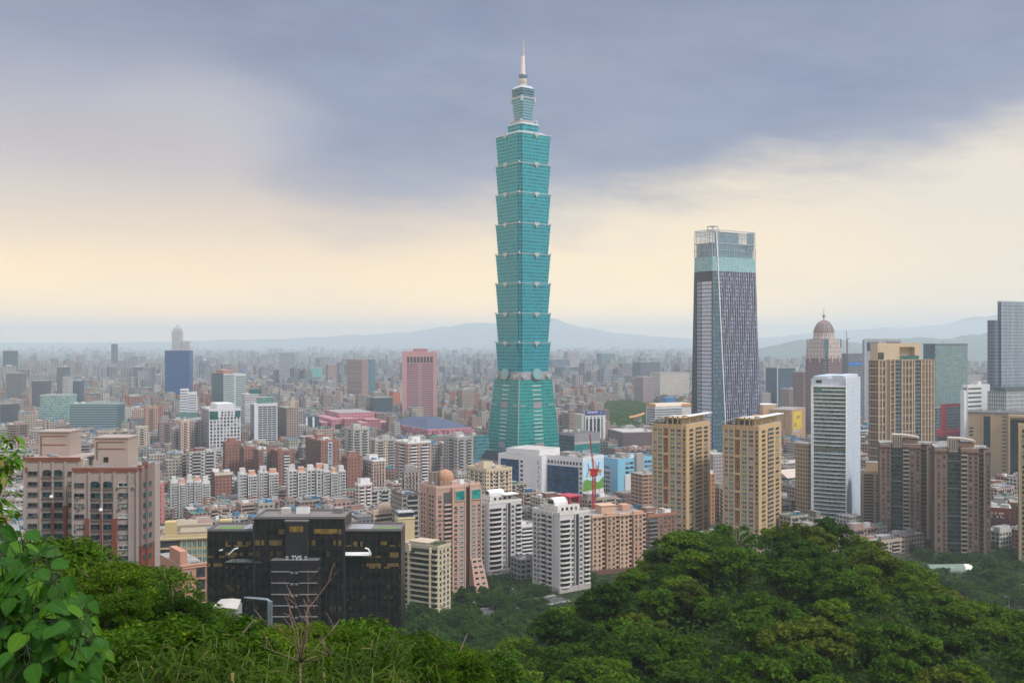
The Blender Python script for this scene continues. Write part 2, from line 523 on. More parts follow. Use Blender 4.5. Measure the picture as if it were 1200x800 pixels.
def make_hills():
 m, T, p = new_mat('hill_forest')
 pos = T.n('ShaderNodeNewGeometry').outputs['Position']
 n = T.noise(pos, 0.004, 6, 0.65)
 T.l(T.mix(T.mr(n, 0.35, 0.65), (0.02, 0.045, 0.04), (0.05, 0.08, 0.06)), p.inputs['Base Color'])
 p.inputs['Roughness'].default_value = 1.0
 def ridge(name, label, Y, prof, depth, seed):
  r = random.Random(seed)
  us = np.linspace(prof[0][0], prof[-1][0], 150)
  V, F = [], []
  rows = 9
  ph = [r.uniform(0, 6) for _ in range(6)]
  for k in range(rows):
   t = k / (rows - 1) * 2 - 1
   fall = max(0.0, 1 - abs(t)) ** 0.9
   for u in us:
    h = np.interp(u, [a for a, b in prof], [b for a, b in prof])
    H = max(0.0, CAM_H + (400 - h) / 1200 * Y)
    wob = 1 + 0.05 * sin(u * 0.05 + ph[0] + t) + 0.04 * sin(u * 0.13 + ph[1] - t * 2) + 0.018 * sin(u * 0.37 + ph[2] + 3 * t) + 0.01 * sin(u * 0.9 + ph[3])
    y = Y + t * depth + (60 * sin(u * 0.04 + ph[4]) if fall else 0)
    V.append(((u - 600) / 1200 * Y, y, H * fall * wob - (3 if fall == 0 else 0) + 0.5))
  n_ = len(us)
  for k in range(rows - 1):
   for j in range(n_ - 1):
    a = k * n_ + j
    F.append((a, a + 1, a + n_ + 1, a + n_))
  me = bpy.data.meshes.new(name)
  me.from_pydata(V, [], F)
  me.materials.append(m)
  me.polygons.foreach_set('use_smooth', [True] * len(me.polygons))
  tag(link(name, me), label, kind='structure')
 ridge('hills', 'pale blue mountain ridge far behind the tall teal tower', 24000,
    [(-150, 402), (150, 401), (280, 398), (380, 395), (440, 391), (500, 387), (545, 380), (575, 376), (600, 377), (625, 374), (650, 376), (690, 384), (740, 392),
     (800, 397), (860, 398), (900, 396), (940, 391), (990, 387), (1040, 385), (1090, 381), (1130, 375), (1165, 370), (1200, 366), (1380, 360)], 2200, 1)
 ridge('hills', 'blue wooded hill range behind the towers on the right', 9500,
    [(800, 425), (860, 414), (892, 408), (920, 402), (955, 397), (985, 397), (1015, 402), (1050, 397), (1080, 396), (1110, 395), (1140, 392), (1170, 390), (1230, 388), (1400, 392)], 900, 2)
make_hills()
# ------------------------------------------------------------------ the air
HAZE_D = 0.98e-4
def make_haze():
 m = bpy.data.materials.new('haze_air')
 m.use_nodes = True
 m.node_tree.nodes.clear()
 T = NT(m.node_tree)
 out = T.n('ShaderNodeOutputMaterial')
 v = T.n('ShaderNodeVolumePrincipled')
 v.inputs['Color'].default_value = (0.80, 0.92, 1.0, 1)
 v.inputs['Density'].default_value = HAZE_D
 v.inputs['Anisotropy'].default_value = 0.15
 T.l(v.outputs[0], out.inputs['Volume'])
 b = MB()
 b.box(-29000, 29000, -230, 28400, -4.5, 560)
 o = b.build('haze', m)
 tag(o, 'pale blue haze lying over the whole city basin', kind='stuff')
make_haze()
# ------------------------------------------------------------------ building kit
def K(r, g, b, k=0.78):
 """photographed colour -> base colour"""
 c = lin(r, g, b)
 y = 0.3 * c[0] + 0.6 * c[1] + 0.1 * c[2]
 return tuple(min(0.82, (y + (q - y) * 1.04) * k) for q in c)
ROOF = wall('roof_concrete', (0.30, 0.29, 0.28), dirt=0.5)
ROOF_L = wall('roof_pale', (0.46, 0.44, 0.42), dirt=0.45)
ROOF_D = wall('roof_dark', (0.10, 0.105, 0.11), dirt=0.3)
STEEL = plain('galvanised_steel', (0.42, 0.44, 0.46), 0.4, 0.6)
TANK = plain('steel_tank', (0.55, 0.57, 0.6), 0.3, 0.85)
WHITE = wall('white_paint', (0.74, 0.74, 0.75), dirt=0.15)
DARK = plain('dark_recess', (0.03, 0.032, 0.036), 0.6)
BLUE_SHEET = plain('blue_sheet', (0.02, 0.20, 0.42), 0.5)
GREEN_ROOF = plain('roof_lawn', (0.11, 0.21, 0.03), 0.9)
FRAME_W = plain('frame_white', (0.6, 0.6, 0.6), 0.5)
AC_W = plain('ac_casing', (0.42, 0.42, 0.40), 0.5)
FRAME_D = plain('frame_dark', (0.09, 0.09, 0.1), 0.5)
G_DARK = glass('glass_dark', (0.028, 0.036, 0.045), var=0.6)
G_MID = glass('glass_grey', (0.075, 0.09, 0.10), var=0.5)
G_LIGHT = glass('glass_curtained', (0.28, 0.28, 0.27), rough=0.3, var=0.35, spec=0.4)
G_TEAL = glass('glass_teal_window', (0.015, 0.10, 0.105), var=0.6)
G_DTEAL = glass('glass_dim_teal', (0.012, 0.055, 0.06), var=0.6)
G_BLUE = glass('glass_blue', (0.012, 0.055, 0.12), var=0.45, cell=(2.2, 1.9))
G_GREEN = glass('glass_green', (0.10, 0.22, 0.21), var=0.4)
HEROES = []
ANCH = []          # (px, py, short name) of the buildings that labels lean on
WCACHE = {}
def win_mesh(w, h, gm, fm, arch=False):
 k = (round(w, 2), round(h, 2), gm.name, fm.name, arch)
 if k in WCACHE:
  return WCACHE[k]
 b = MB()
 t = min(0.14, 0.08 * w)
 if arch:
  n = 8
  poly = [(-w / 2, 0.0), (w / 2, 0.0)] + [(w / 2 * cos(pi * i / n), h * 0.62 + h * 0.38 * sin(pi * i / n)) for i in range(n + 1)]
  bb = len(b.v)
  b.v += [(x, -0.05, z) for x, z in poly]
  b.f.append(tuple(range(bb, bb + len(poly))))
  b.m.append(0)
  b.box(-0.06, 0.06, -0.12, -0.06, 0, h * 0.98, 1)
  b.box(-w / 2, w / 2, -0.12, -0.06, h * 0.55, h * 0.55 + 0.1, 1)
 else:
  b.box(-w / 2, w / 2, -0.05, 0.02, 0, h, 0)
  for x in ((-w / 2, -w / 2 + t), (w / 2 - t, w / 2)):
   b.box(x[0], x[1], -0.15, -0.052, 0, h, 1)
  b.box(-w / 2 + t, w / 2 - t, -0.15, -0.052, h - t, h, 1)
  if w > 1.1:
   b.box(-t / 2, t / 2, -0.12, -0.052, t, h - t, 1)
 b.box(-w / 2 - 0.12, w / 2 + 0.12, -0.3, -0.002, -0.16, -0.004, 1)
 me = b.mesh('window', [gm, fm])
 WCACHE[k] = me
 return me
STY = {'dark': ([G_DARK, G_DARK, G_MID, G_DARK, G_LIGHT], FRAME_D), 'white': ([G_DARK, G_MID, G_DARK, G_LIGHT], FRAME_W),
    'mid': ([G_MID, G_DARK, G_MID, G_LIGHT], FRAME_W), 'teal': ([G_DTEAL, G_DTEAL, G_DARK, G_DARK], FRAME_D), 'green': ([G_GREEN, G_MID, G_GREEN], FRAME_W),
    'black': ([G_DARK], FRAME_D), 'tealw': ([G_TEAL], FRAME_W), 'blue': ([G_BLUE], FRAME_W)}
class Bld:
 def __init__(s, name, label, cat, L, C, R, top, Y, th=30, base=0.0, d=None, w=None, group=None, short=None, h=None):
  t = radians(th)
  s.th, s.Y = t, Y
  s.cx, s.cy = (C - 600) / 1200 * Y, Y
  uR, uL = (R - 600) / 1200, (L - 600) / 1200
  s.w = w if w is not None else (uR * s.cy - s.cx) / (cos(t) - uR * sin(t))
  s.d = d if d is not None else (s.cx - uL * s.cy) / (sin(t) + uL * cos(t))
  s.base = base
  s.h = (CAM_H + (400 - top) / 1200 * Y - base) if h is None else h
  s.root = bpy.data.objects.new(name, None)
  COL.objects.link(s.root)
  s.root.location = (s.cx, s.cy, base)
  s.root.rotation_euler = (0, 0, t)
  s.root.empty_display_size = 2
  tag(s.root, label, cat, group)
  s.wins = []
  HEROES.append(s)
  s.L, s.R, s.top = L, R, top
  s.rng = random.Random(int(L * 7 + top * 13))
  if short:
   ANCH.append(((L + R) / 2, top, short))
 # photograph column -> metres along a face; photograph row -> height there
 def sR(s, px, o=0.0):
  u = (px - 600) / 1200
  ox, oy = s.cx + o * sin(s.th), s.cy - o * cos(s.th)
  return (u * oy - ox) / (cos(s.th) - u * sin(s.th))
 def sL(s, px):
  u = (px - 600) / 1200
  return (s.cx - u * s.cy) / (sin(s.th) + u * cos(s.th))
 def z(s, py, sR=0.0, sL=0.0):
  yy = s.cy + sR * sin(s.th) + sL * cos(s.th)
  return CAM_H + (400 - py) / 1200 * yy - s.base
 def bx(s, mb, f, a, b_, o0, o1, z0, z1, mi=0, top=None):
  if f == 'R':
   mb.box(a, b_, -o1, -o0, z0, z1, mi, top)
  elif f == 'L':
   mb.box(-o1, -o0, a, b_, z0, z1, mi, top)
  elif f == 'T':
   mb.box(s.w + o0, s.w + o1, a, b_, z0, z1, mi, top)
  elif f == 'B':
   mb.box(a, b_, s.d + o0, s.d + o1, z0, z1, mi, top)
  return mb
 def part(s, name, mat, boxes, f=None):
  """boxes: list of 6-tuples; in local xyz (f None) or along a face (a,b,o0,o1,z0,z1)"""
  for q in boxes:
   mb = MB()
   if f:
    s.bx(mb, f, *q)
   else:
    mb.box(*q)
   o = mb.build(name, mat, s.root)
  return o
 def acs(s, f, a, b_, z0, z1, n, off=0.02):
  """air conditioners hung on the wall, each an object"""
  mb = MB()
  s.bx(mb, f, -0.42, 0.42, 0.0, 0.42, 0, 0.62)
  s.bx(mb, f, -0.3, 0.3, 0.42, 0.44, 0.08, 0.54, 1)
  me = mb.mesh('air_conditioner', [AC_W, FRAME_D])
  for k in range(n):
   q = s.rng.uniform(a, b_)
   z = z0 + (z1 - z0) / max(1, round((z1 - z0) / 3.2)) * s.rng.randrange(max(1, round((z1 - z0) / 3.2))) + 0.5
   link('air_conditioner', me, s.root, {'R': (q, -off, z), 'L': (-off, q, z), 'T': (s.w + off, q, z)}[f])
 def body(s, mat, roof=None, x0=0.0, x1=None, y0=0.0, y1=None, z0=0.0, z1=None, name='wall'):
  mb = MB()
  mb.box(x0, s.w if x1 is None else x1, y0, s.d if y1 is None else y1, z0, s.h if z1 is None else z1, 0, 1)
  return mb.build(name, [mat, roof or ROOF], s.root)
 def win(s, f, a, b_, z0, z1, nx, nz, fw=0.6, fh=0.5, sty='dark', off=0.0, sill=None, arch=False, skip=0.0):
  cw, ch = (b_ - a) / nx, (z1 - z0) / nz
  for k in range(nz):
   for i in range(nx):
    if skip and s.rng.random() < skip:
     continue
    q = a + cw * (i + 0.5)
    zz = z0 + ch * k + ch * (1 - fh) * 0.55
    if f == 'R':
     loc, rz = (q, -off, zz), 0.0
    elif f == 'L':
     loc, rz = (-off, q, zz), -pi / 2
    else:
     loc, rz = (s.w + off, q, zz), pi / 2
    gl, fr = STY[sty]
    s.wins.append((zz, loc, rz, cw * fw, ch * fh, s.rng.choice(gl), fr, arch))
 def strips(s, f, a, b_, z0, z1, n, hh, mat, name, proud=0.05, at_=0.5, inset=0.0):
  ch = (z1 - z0) / n
  out = []
  key = None
  for k in range(n):
   zc = z0 + ch * (k + at_)
   if key is None:
    mb = MB()
    s.bx(mb, f, a, b_, -inset, proud, -hh / 2, hh / 2)
    key = mb.mesh(name, [mat])
   out.append(link(name, key, s.root, (0, 0, zc)))
  return out
 def fins(s, f, a, b_, n, z0, z1, wd, mat, name, proud=0.3, ends=True):
  mb = MB()
  s.bx(mb, f, -wd / 2, wd / 2, 0.0, proud, z0, z1)
  me = mb.mesh(name, [mat])
  for i in range(n):
   q = a + (b_ - a) * ((i / (n - 1)) if ends else (i + 0.5) / n)
   off = {'R': (q, 0, 0), 'L': (0, q, 0), 'T': (0, q, 0)}[f]
   link(name, me, s.root, off)
 def balc(s, f, a, b_, z0, z1, n, dep=1.4, ph=1.05, mat=None, glass_mat=None, name='balcony', curve=0.0, slab=0.18, off=0.0):
  """one balcony per storey, each an object: slab, parapet front and cheeks; dark doors behind"""
  ch = (z1 - z0) / n
  mb = MB()
  mat = mat or WHITE
  if curve:
   N = 10
   for zlo, zhi, r0, r1 in ((0, slab, -0.02, 0.0), (slab, slab + ph, -0.14, 0.0)):
    outer, inner = [], []
    for i in range(N + 1):
     t = i / N
     q = a + (b_ - a) * t
     o = off + dep * (sin(pi * t) ** 0.55) + 0.05
     outer.append((q, o))
     inner.append((q, max(0.0, o - 0.16) if zlo else 0.0))
    for i in range(N):
     (qa, oa), (qb, ob), (qc, oc), (qd, od) = outer[i], outer[i + 1], inner[i + 1], inner[i]
     pp = []
     for (q, o) in ((qa, oa), (qb, ob), (qc, oc), (qd, od)):
      pp.append((q, -o) if f == 'R' else ((-o, q) if f == 'L' else (s.w + o, q)))
     if f != 'R':
      pp = pp[::-1] if f == 'L' else pp
     mb.loft([(pp, zlo), (pp, zhi)])
  else:
   s.bx(mb, f, a, b_, off, off + dep, 0, slab)
   s.bx(mb, f, a, b_, off + dep - 0.14, off + dep, slab, slab + ph)
   s.bx(mb, f, a, a + 0.14, off, off + dep - 0.14, slab, slab + ph)
   s.bx(mb, f, b_ - 0.14, b_, off, off + dep - 0.14, slab, slab + ph)
  me = mb.mesh(name, [mat])
  g = MB()
  s.bx(g, f, a + 0.2, b_ - 0.2, off + 0.0, off + 0.06, slab + 0.05, ch - 0.35)
  gm = g.mesh('balcony_door', [glass_mat or G_DARK])
  for k in range(n):
   o = link(name, me, s.root, (0, 0, z0 + ch * k))
   link('balcony_door', gm, o, (0, 0, 0.004))
 def parapet(s, mat, hh=1.2, t=0.3, x0=0.0, x1=None, y0=0.0, y1=None, z=None, out=0.0):
  x1 = s.w if x1 is None else x1
  y1 = s.d if y1 is None else y1
  z = s.h if z is None else z
  x0, y0, x1, y1 = x0 - out, y0 - out, x1 + out, y1 + out
  zb = z - (0.6 if out else 0) + 0.004
  return s.part('parapet', mat, [(x0, x1, y0, y0 + t, zb, z + hh), (x0, x1, y1 - t, y1, zb, z + hh), (x0, x0 + t, y0 + t, y1 - t, zb, z + hh),
            (x1 - t, x1, y0 + t, y1 - t, zb, z + hh)])
 def clutter(s, n=2, mat=None, big=None, x0=0.0, x1=None, y0=0.0, y1=None, z=None, tanks=2):
  """what stands on a Taipei roof: stair house, sheds, steel water tanks, vents"""
  r = s.rng
  x1 = s.w if x1 is None else x1
  y1 = s.d if y1 is None else y1
  z = (s.h if z is None else z) + 0.004
  W_, D_ = x1 - x0, y1 - y0
  mat = mat or ROOF_L
  spots = []
  def free(cx, cy, rad):
   for (a, b_, q) in spots:
    if abs(cx - a) < rad + q and abs(cy - b_) < rad + q:
     return False
   return True
  if big:
   bw, bd, bh = big
   cx, cy = x0 + W_ * r.uniform(0.4, 0.6), y0 + D_ * r.uniform(0.45, 0.65)
   bw, bd = min(bw, W_ - 1), min(bd, D_ - 1)
   sh = MB().box(cx - bw / 2, cx + bw / 2, cy - bd / 2, cy + bd / 2, z, z + bh, 0, 1).build('stair_house', [mat, ROOF], s.root)
   spots.append((cx, cy, max(bw, bd) / 2))
  for i in range(n):
   for _ in range(8):
    bw, bd, bh = r.uniform(2.5, min(6, W_ * 0.4)), r.uniform(2.5, min(6, D_ * 0.4)), r.uniform(1.8, 3.2)
    cx, cy = r.uniform(x0 + bw / 2 + 0.5, x1 - bw / 2 - 0.5), r.uniform(y0 + bd / 2 + 0.5, y1 - bd / 2 - 0.5)
    if free(cx, cy, max(bw, bd) / 2):
     spots.append((cx, cy, max(bw, bd) / 2))
     MB().box(cx - bw / 2, cx + bw / 2, cy - bd / 2, cy + bd / 2, z, z + bh, 0, 1).build('roof_shed', [r.choice([mat, ROOF_L, WHITE, BLUE_SHEET if r.random() < 0.25 else mat]), r.choice([ROOF, ROOF_L, BLUE_SHEET if r.random() < 0.3 else ROOF])], s.root)
     break
  for i in range(tanks):
   for _ in range(8):
    cx, cy = r.uniform(x0 + 1.2, x1 - 1.2), r.uniform(y0 + 1.2, y1 - 1.2)
    if free(cx, cy, 0.9):
     spots.append((cx, cy, 0.9))
     mb = MB()
     mb.cyl(cx, cy, z + 0.5, z + 2.6, 0.8, n=10)
     mb.cyl(cx, cy, z + 2.6, z + 2.9, 0.8, 0.3, n=10)
     for a in (0.6, 2.2, 3.7, 5.3):
      mb.box(cx + 0.6 * cos(a) - 0.06, cx + 0.6 * cos(a) + 0.06, cy + 0.6 * sin(a) - 0.06, cy + 0.6 * sin(a) + 0.06, z, z + 0.5)
     mb.build('water_tank', TANK, s.root)
     break
  return spots
 def done(s, cap=100):
  s.wins.sort(key=lambda q: -q[0])
  for zz, loc, rz, w, h, gm, fr, arch in s.wins[:cap]:
   link('window', win_mesh(w, h, gm, fr, arch), s.root, loc, rz)
  rest = s.wins[cap:]
  if rest:
   mats, idx = [], {}
   V, F, MI, UV = [], [], [], []
   for zz, loc, rz, w, h, gm, fr, arch in rest:
    me = win_mesh(w, h, gm, fr, arch)
    c, sn = cos(rz), sin(rz)
    b = len(V)
    V += [(v.co.x * c - v.co.y * sn + loc[0], v.co.x * sn + v.co.y * c + loc[1], v.co.z + loc[2]) for v in me.vertices]
    for p in me.polygons:
     F.append(tuple(b + i for i in p.vertices))
     mm = me.materials[p.material_index]
     if mm.name not in idx:
      idx[mm.name] = len(mats)
      mats.append(mm)
     MI.append(idx[mm.name])
     for li in p.loop_indices:
      q = me.uv_layers[0].data[li].uv
      UV += [q[0] + loc[0] * 1.37 + loc[1] * 0.77, q[1] + loc[2]]
   me = bpy.data.meshes.new('window')
   me.from_pydata(V, [], F)
   for mm in mats:
    me.materials.append(mm)
   me.polygons.foreach_set('material_index', MI)
   me.uv_layers.new(name='UVMap').data.foreach_set('uv', UV)
   o = link('window', me, s.root)
   o['kind'] = 'stuff'
  s.wins = []
  return s.root
# ------------------------------------------------------------------ the tall teal tower
def make_tall_tower():
 TEAL = facade('teal_curtain_wall', (0.0, 0.285, 0.36), (0.0, 0.165, 0.22), bay=1.6, flo=4.2, fw=0.86, fh=0.62, line=0.1, linec=(0.03, 0.37, 0.43), rough=0.35, grough=0.16, var=0.5, dirt=0.25, spec=0.22)
 TEALB = facade('teal_base_wall', (0.0, 0.275, 0.26), (0.0, 0.155, 0.155), bay=1.6, flo=4.2, fw=0.86, fh=0.62, line=0.08, linec=(0.01, 0.37, 0.34), rough=0.35, grough=0.16, var=0.5, dirt=0.25, spec=0.22)
 SILV = plain('silver_trim', (0.40, 0.46, 0.51), 0.4, 0.3)
 GREY = wall('tower_grey_stone', (0.30, 0.29, 0.31))
 NOTCH = facade('teal_notch', (0.02, 0.07, 0.10), (0.01, 0.05, 0.075), bay=1.2, flo=4.2, fw=0.7, fh=0.5, line=0.12, linec=(0.12, 0.16, 0.2), var=0.3)
 Yc = 1268
 S = Yc / 1200
 root = bpy.data.objects.new('skyscraper', None)
 COL.objects.link(root)
 root.location = ((613 - 600) * S, Yc, 0)
 root.rotation_euler = (0, 0, radians(37))
 tag(root, 'soaring teal glass skyscraper of eight flared stacked tiers tapering to a mast', 'skyscraper')
 ANCH.append((613, 250, 'tall teal tower'))
 zpy = lambda py: CAM_H + (400 - py) * S
 def sq(a, n, n2=None):
  """square of half side a with a double step cut out of each corner"""
  m2 = n * 0.5
  q = [(a - n, -a), (a - n, -a + m2), (a - m2, -a + m2), (a - m2, -a + n), (a, -a + n)]
  out = []
  for k in range(4):
   c, s_ = cos(k * pi / 2), sin(k * pi / 2)
   out += [(x * c - y * s_, x * s_ + y * c) for x, y in q]
  return out
 def ornament(w, h):
  mb = MB()
  mb.box(-w / 2, w / 2, -1.6, -0.1, h * 0.62, h)
  mb.box(-w * 0.28, w * 0.28, -1.5, -0.1, h * 0.36, h * 0.62)
  mb.box(-w * 0.10, w * 0.10, -1.4, -0.1, 0, h * 0.36)
  for sx in (-1, 1):
   mb.cyl(sx * w * 0.42, -0.9, h * 0.45, h * 0.62, 0.8, n=8)
  return mb.mesh('ornament', [SILV])
 orn = ornament(7.6, 6.6)
 corner = MB()
 corner.box(-1.1, 1.1, -1.1, 1.1, 0, 2.0).cyl(0, 0, 2.0, 3.1, 0.9, 0.3, 8)
 corner = corner.mesh('corner_ornament', [SILV])
 # base: truncated pyramid
 a0, a1 = 34.4, 25.7
 z1 = zpy(444)
 def ch(a, n):
  q = [(a - n, -a), (a, -a + n)]
  out = []
  for k in range(4):
   c, s_ = cos(k * pi / 2), sin(k * pi / 2)
   out += [(x * c - y * s_, x * s_ + y * c) for x, y in q]
  return out
 MB().loft([(ch(a0, 1.2), 0), (ch(a1, 1.2), z1)], 0).build('base', TEALB, root)
 inset = lambda z: a0 + (a1 - a0) * z / z1
 # ladder of silver louvres down the middle of each visible base face, two grey vents, and the silver corner lines
 LV = plain('louvre_pale', (0.55, 0.66, 0.64), 0.5)
 lv = MB().box(-6.6, 6.6, -0.5, 0.02, -0.55, 0.55).mesh('louvre', [LV])
 vt = MB().box(-6.6, 6.6, -0.6, 0.02, -3.6, 3.6).mesh('vent_panel', [GREY])
 rl = MB().box(-4.5, 4.5, -0.4, 0.02, -0.5, 0.5).mesh('trim_rail', [SILV])
 for k in range(4):
  rz = -k * pi / 2
  rot = lambda x, y: (x * cos(rz) - y * sin(rz), x * sin(rz) + y * cos(rz))
  for py in (451, 456, 461, 466, 480, 484.5, 489, 493.5, 498, 502.5, 507, 511.5, 528):
   z = zpy(py)
   x, y = rot(0, -inset(z))
   link('louvre', lv, root, (x, y, z), rz)
  for py in (473, 519):
   z = zpy(py)
   x, y = rot(0, -inset(z))
   link('vent_panel', vt, root, (x, y, z), rz)
   for sx in (-1, 1):
    x, y = rot(sx * (inset(z) - 6.5), -inset(z))
    link('trim_rail', rl, root, (x, y, z), rz)
  # corner line
  mb = MB()
  p0, p1 = rot(a0, -a0), rot(a1, -a1)
  mb.tube([(p0[0], p0[1], 0), (p1[0], p1[1], z1)], 0.55, 6)
  mb.build('corner_trim', SILV, root)
 # belt between base and tiers with the big coin discs
 zb0, zb1 = z1 + 0.004, zpy(435)
 MB().loft([(ch(25.2, 3), zb0), (ch(24.6, 3), zb1)]).build('belt', GREY, root)
 disc = MB()
 n = 24
 ring = [(6.6 * cos(2 * pi * i / n), 6.6 * sin(2 * pi * i / n)) for i in range(n)]
 b = len(disc.v)
 for y in (-1.6, 1.0):
  disc.v += [(x, y, z) for x, z in ring]
 disc.f.append(tuple(range(n)))
 disc.m.append(0)
 for i in range(n):
  j = (i + 1) % n
  disc.f.append((i, i + n, j + n, j))
  disc.m.append(0)
 for q in range(-5, 6, 2):
  disc.box(-sqrt(36 - q * q) * 0.95, sqrt(36 - q * q) * 0.95, -1.75, -1.602, q - 0.15, q + 0.15, 1)
 disc = disc.mesh('coin_disc', [plain('coin_teal', (0.20, 0.42, 0.45), 0.35), SILV])
 for k in range(4):
  rz = -k * pi / 2
  x, y = 27.2 * sin(rz), -27.2 * cos(rz)
  link('coin_disc', disc, root, (x, y, zpy(437.5)), rz)
  for sx in (-1, 1):
   xx = sx * 19.0
   X_, Y_ = xx * cos(rz) + 25.6 * sin(rz), xx * sin(rz) - 25.6 * cos(rz)
   link('ornament', orn, root, (X_, Y_, zb0), rz)
 tops = [401, 367.5, 332.8, 298.8, 264, 229.2, 195, 161]
 bots = [435] + tops[:-1]
 for i, (pt, pb) in enumerate(zip(tops, bots)):
  zt, zbm = zpy(pt), zpy(pb) + (0.004 if i else 0.004)
  at_, ab = 26.2, 24.0
  sh = 0.0
  mb = MB()
  mb.loft([(sq(ab, 4.6), zbm + sh), (sq(at_, 4.6), zt - 0.9)], 0)
  tier = mb.build('tier', [TEAL], root)
  mb = MB()
  m = 0
  # dark slot panels in the four corners
  for k in range(4):
   c, s_ = cos(k * pi / 2), sin(k * pi / 2)
   rot = lambda x, y: (x * c - y * s_, x * s_ + y * c)
   g = 3.0
   lo = [rot(ab - 4.6, -ab + g - 0.75), rot(ab - g + 0.75, -ab + 4.6)]
   hi = [rot(at_ - 4.6, -at_ + g - 0.75), rot(at_ - g + 0.75, -at_ + 4.6)]
   mb.quad([(*lo[0], zbm + 0.3), (*lo[1], zbm + 0.3), (*hi[1], zt - 1.5), (*hi[0], zt - 1.5)])
  mb.build('corner_slot', NOTCH, tier)
  MB().loft([(sq(at_ + 0.25, 4.5), zt - 0.9), (sq(at_ + 0.35, 4.5), zt)], 0).build('cornice', SILV, tier)
  for k in range(4):
   rz = -k * pi / 2
   x, y = at_ * sin(rz), -at_ * cos(rz)
   link('ornament', orn, tier, (x, y, zt - 5.4), rz)
   a = k * pi / 2 + pi / 4
   r_ = (at_ - 2.2) * sqrt(2)
   link('corner_ornament', corner, tier, (r_ * cos(a), r_ * sin(a), zt - 1.2), a)
 # stepped crown
 C1 = facade('crown_glass', (0.10, 0.26, 0.34), (0.05, 0.17, 0.25), bay=1.6, flo=3.4, fw=0.8, fh=0.6, line=0.14, linec=(0.3, 0.42, 0.48), rough=0.35, var=0.2)
 z = zpy(161)
 MB().loft([(sq(25.0, 5), z + 0.004), (sq(17.5, 4), zpy(157))]).build('crown_roof', SILV, root)
 MB().loft([(sq(14.2, 3), zpy(157) + 0.004), (sq(15.2, 3), zpy(148.5))]).build('crown_step', TEAL, root)
 MB().loft([(sq(15.6, 3), zpy(148.5) + 0.004), (sq(15.0, 3), zpy(147))]).build('crown_ledge', SILV, root)
 MB().loft([(sq(11.5, 2), zpy(147) + 0.004), (sq(11.0, 2), zpy(143))]).build('crown_step', GREY, root)
 for sx, sy in ((1, 1), (1, -1), (-1, 1), (-1, -1)):
  MB().cyl(sx * 11.5, sy * 11.5, zpy(147) + 0.01, zpy(144), 1.4, 1.9, 8).cyl(sx * 11.5, sy * 11.5, zpy(144), zpy(142.2), 2.2, 0.5, 8).build('finial', SILV, root)
 MB().loft([(sq(8.2, 1.5), zpy(143) + 0.004), (sq(10.4, 1.6), zpy(117))]).build('crown_shaft', C1, root)
 MB().loft([(sq(10.9, 1.5), zpy(117) + 0.004), (sq(11.1, 1.5), zpy(115.5))]).build('crown_ledge', SILV, root)
 for k in range(4):
  a = k * pi / 2 + pi / 4
  MB().box(-1.2, 1.2, -1.2, 1.2, zpy(121), zpy(117) + 2).build('finial', SILV, root).location = (14.3 * cos(a), 14.3 * sin(a), 0)
 MB().loft([(sq(9.9, 1.5), zpy(115.5) + 0.004), (sq(10.8, 1.5), zpy(105.5))]).build('crown_top', facade('crown_top_glass', (0.03, 0.13, 0.2), (0.02, 0.09, 0.15), 1.6, 3.4, 0.8, 0.7, line=0.1, linec=(0.25, 0.35, 0.42)), root)
 MB().loft([(sq(11.0, 1.5), zpy(105.5) + 0.004), (sq(8.0, 1.2), zpy(102))]).build('crown_ledge', SILV, root)
 # mast
 PM = plain('mast_paint', (0.62, 0.56, 0.57), 0.5)
 MB().cyl(0, 0, zpy(102) + 0.004, zpy(93), 5.0, 4.6, 12).cyl(0, 0, zpy(97) + 0, zpy(96), 5.4, 5.4, 12).build('mast_base', wall('mast_stone', (0.45, 0.43, 0.44)), root)
 MB().cyl(0, 0, zpy(93) + 0.004, zpy(89), 4.2, 6.0, 12).cyl(0, 0, zpy(89), zpy(88), 6.0, 5.6, 12).build('mast_collar', plain('collar_blue', (0.08, 0.16, 0.28), 0.4), root)
 MB().cyl(0, 0, zpy(88) + 0.004, zpy(66), 2.9, 2.1, 10).build('mast', PM, root)
 MB().cyl(0, 0, zpy(66) + 0.004, zpy(47), 1.9, 0.7, 10).cyl(0, 0, zpy(47), zpy(43.5), 0.35, 0.12, 6).build('mast_tip', plain('mast_grey', (0.33, 0.33, 0.38), 0.5), root)
 return root
make_tall_tower()
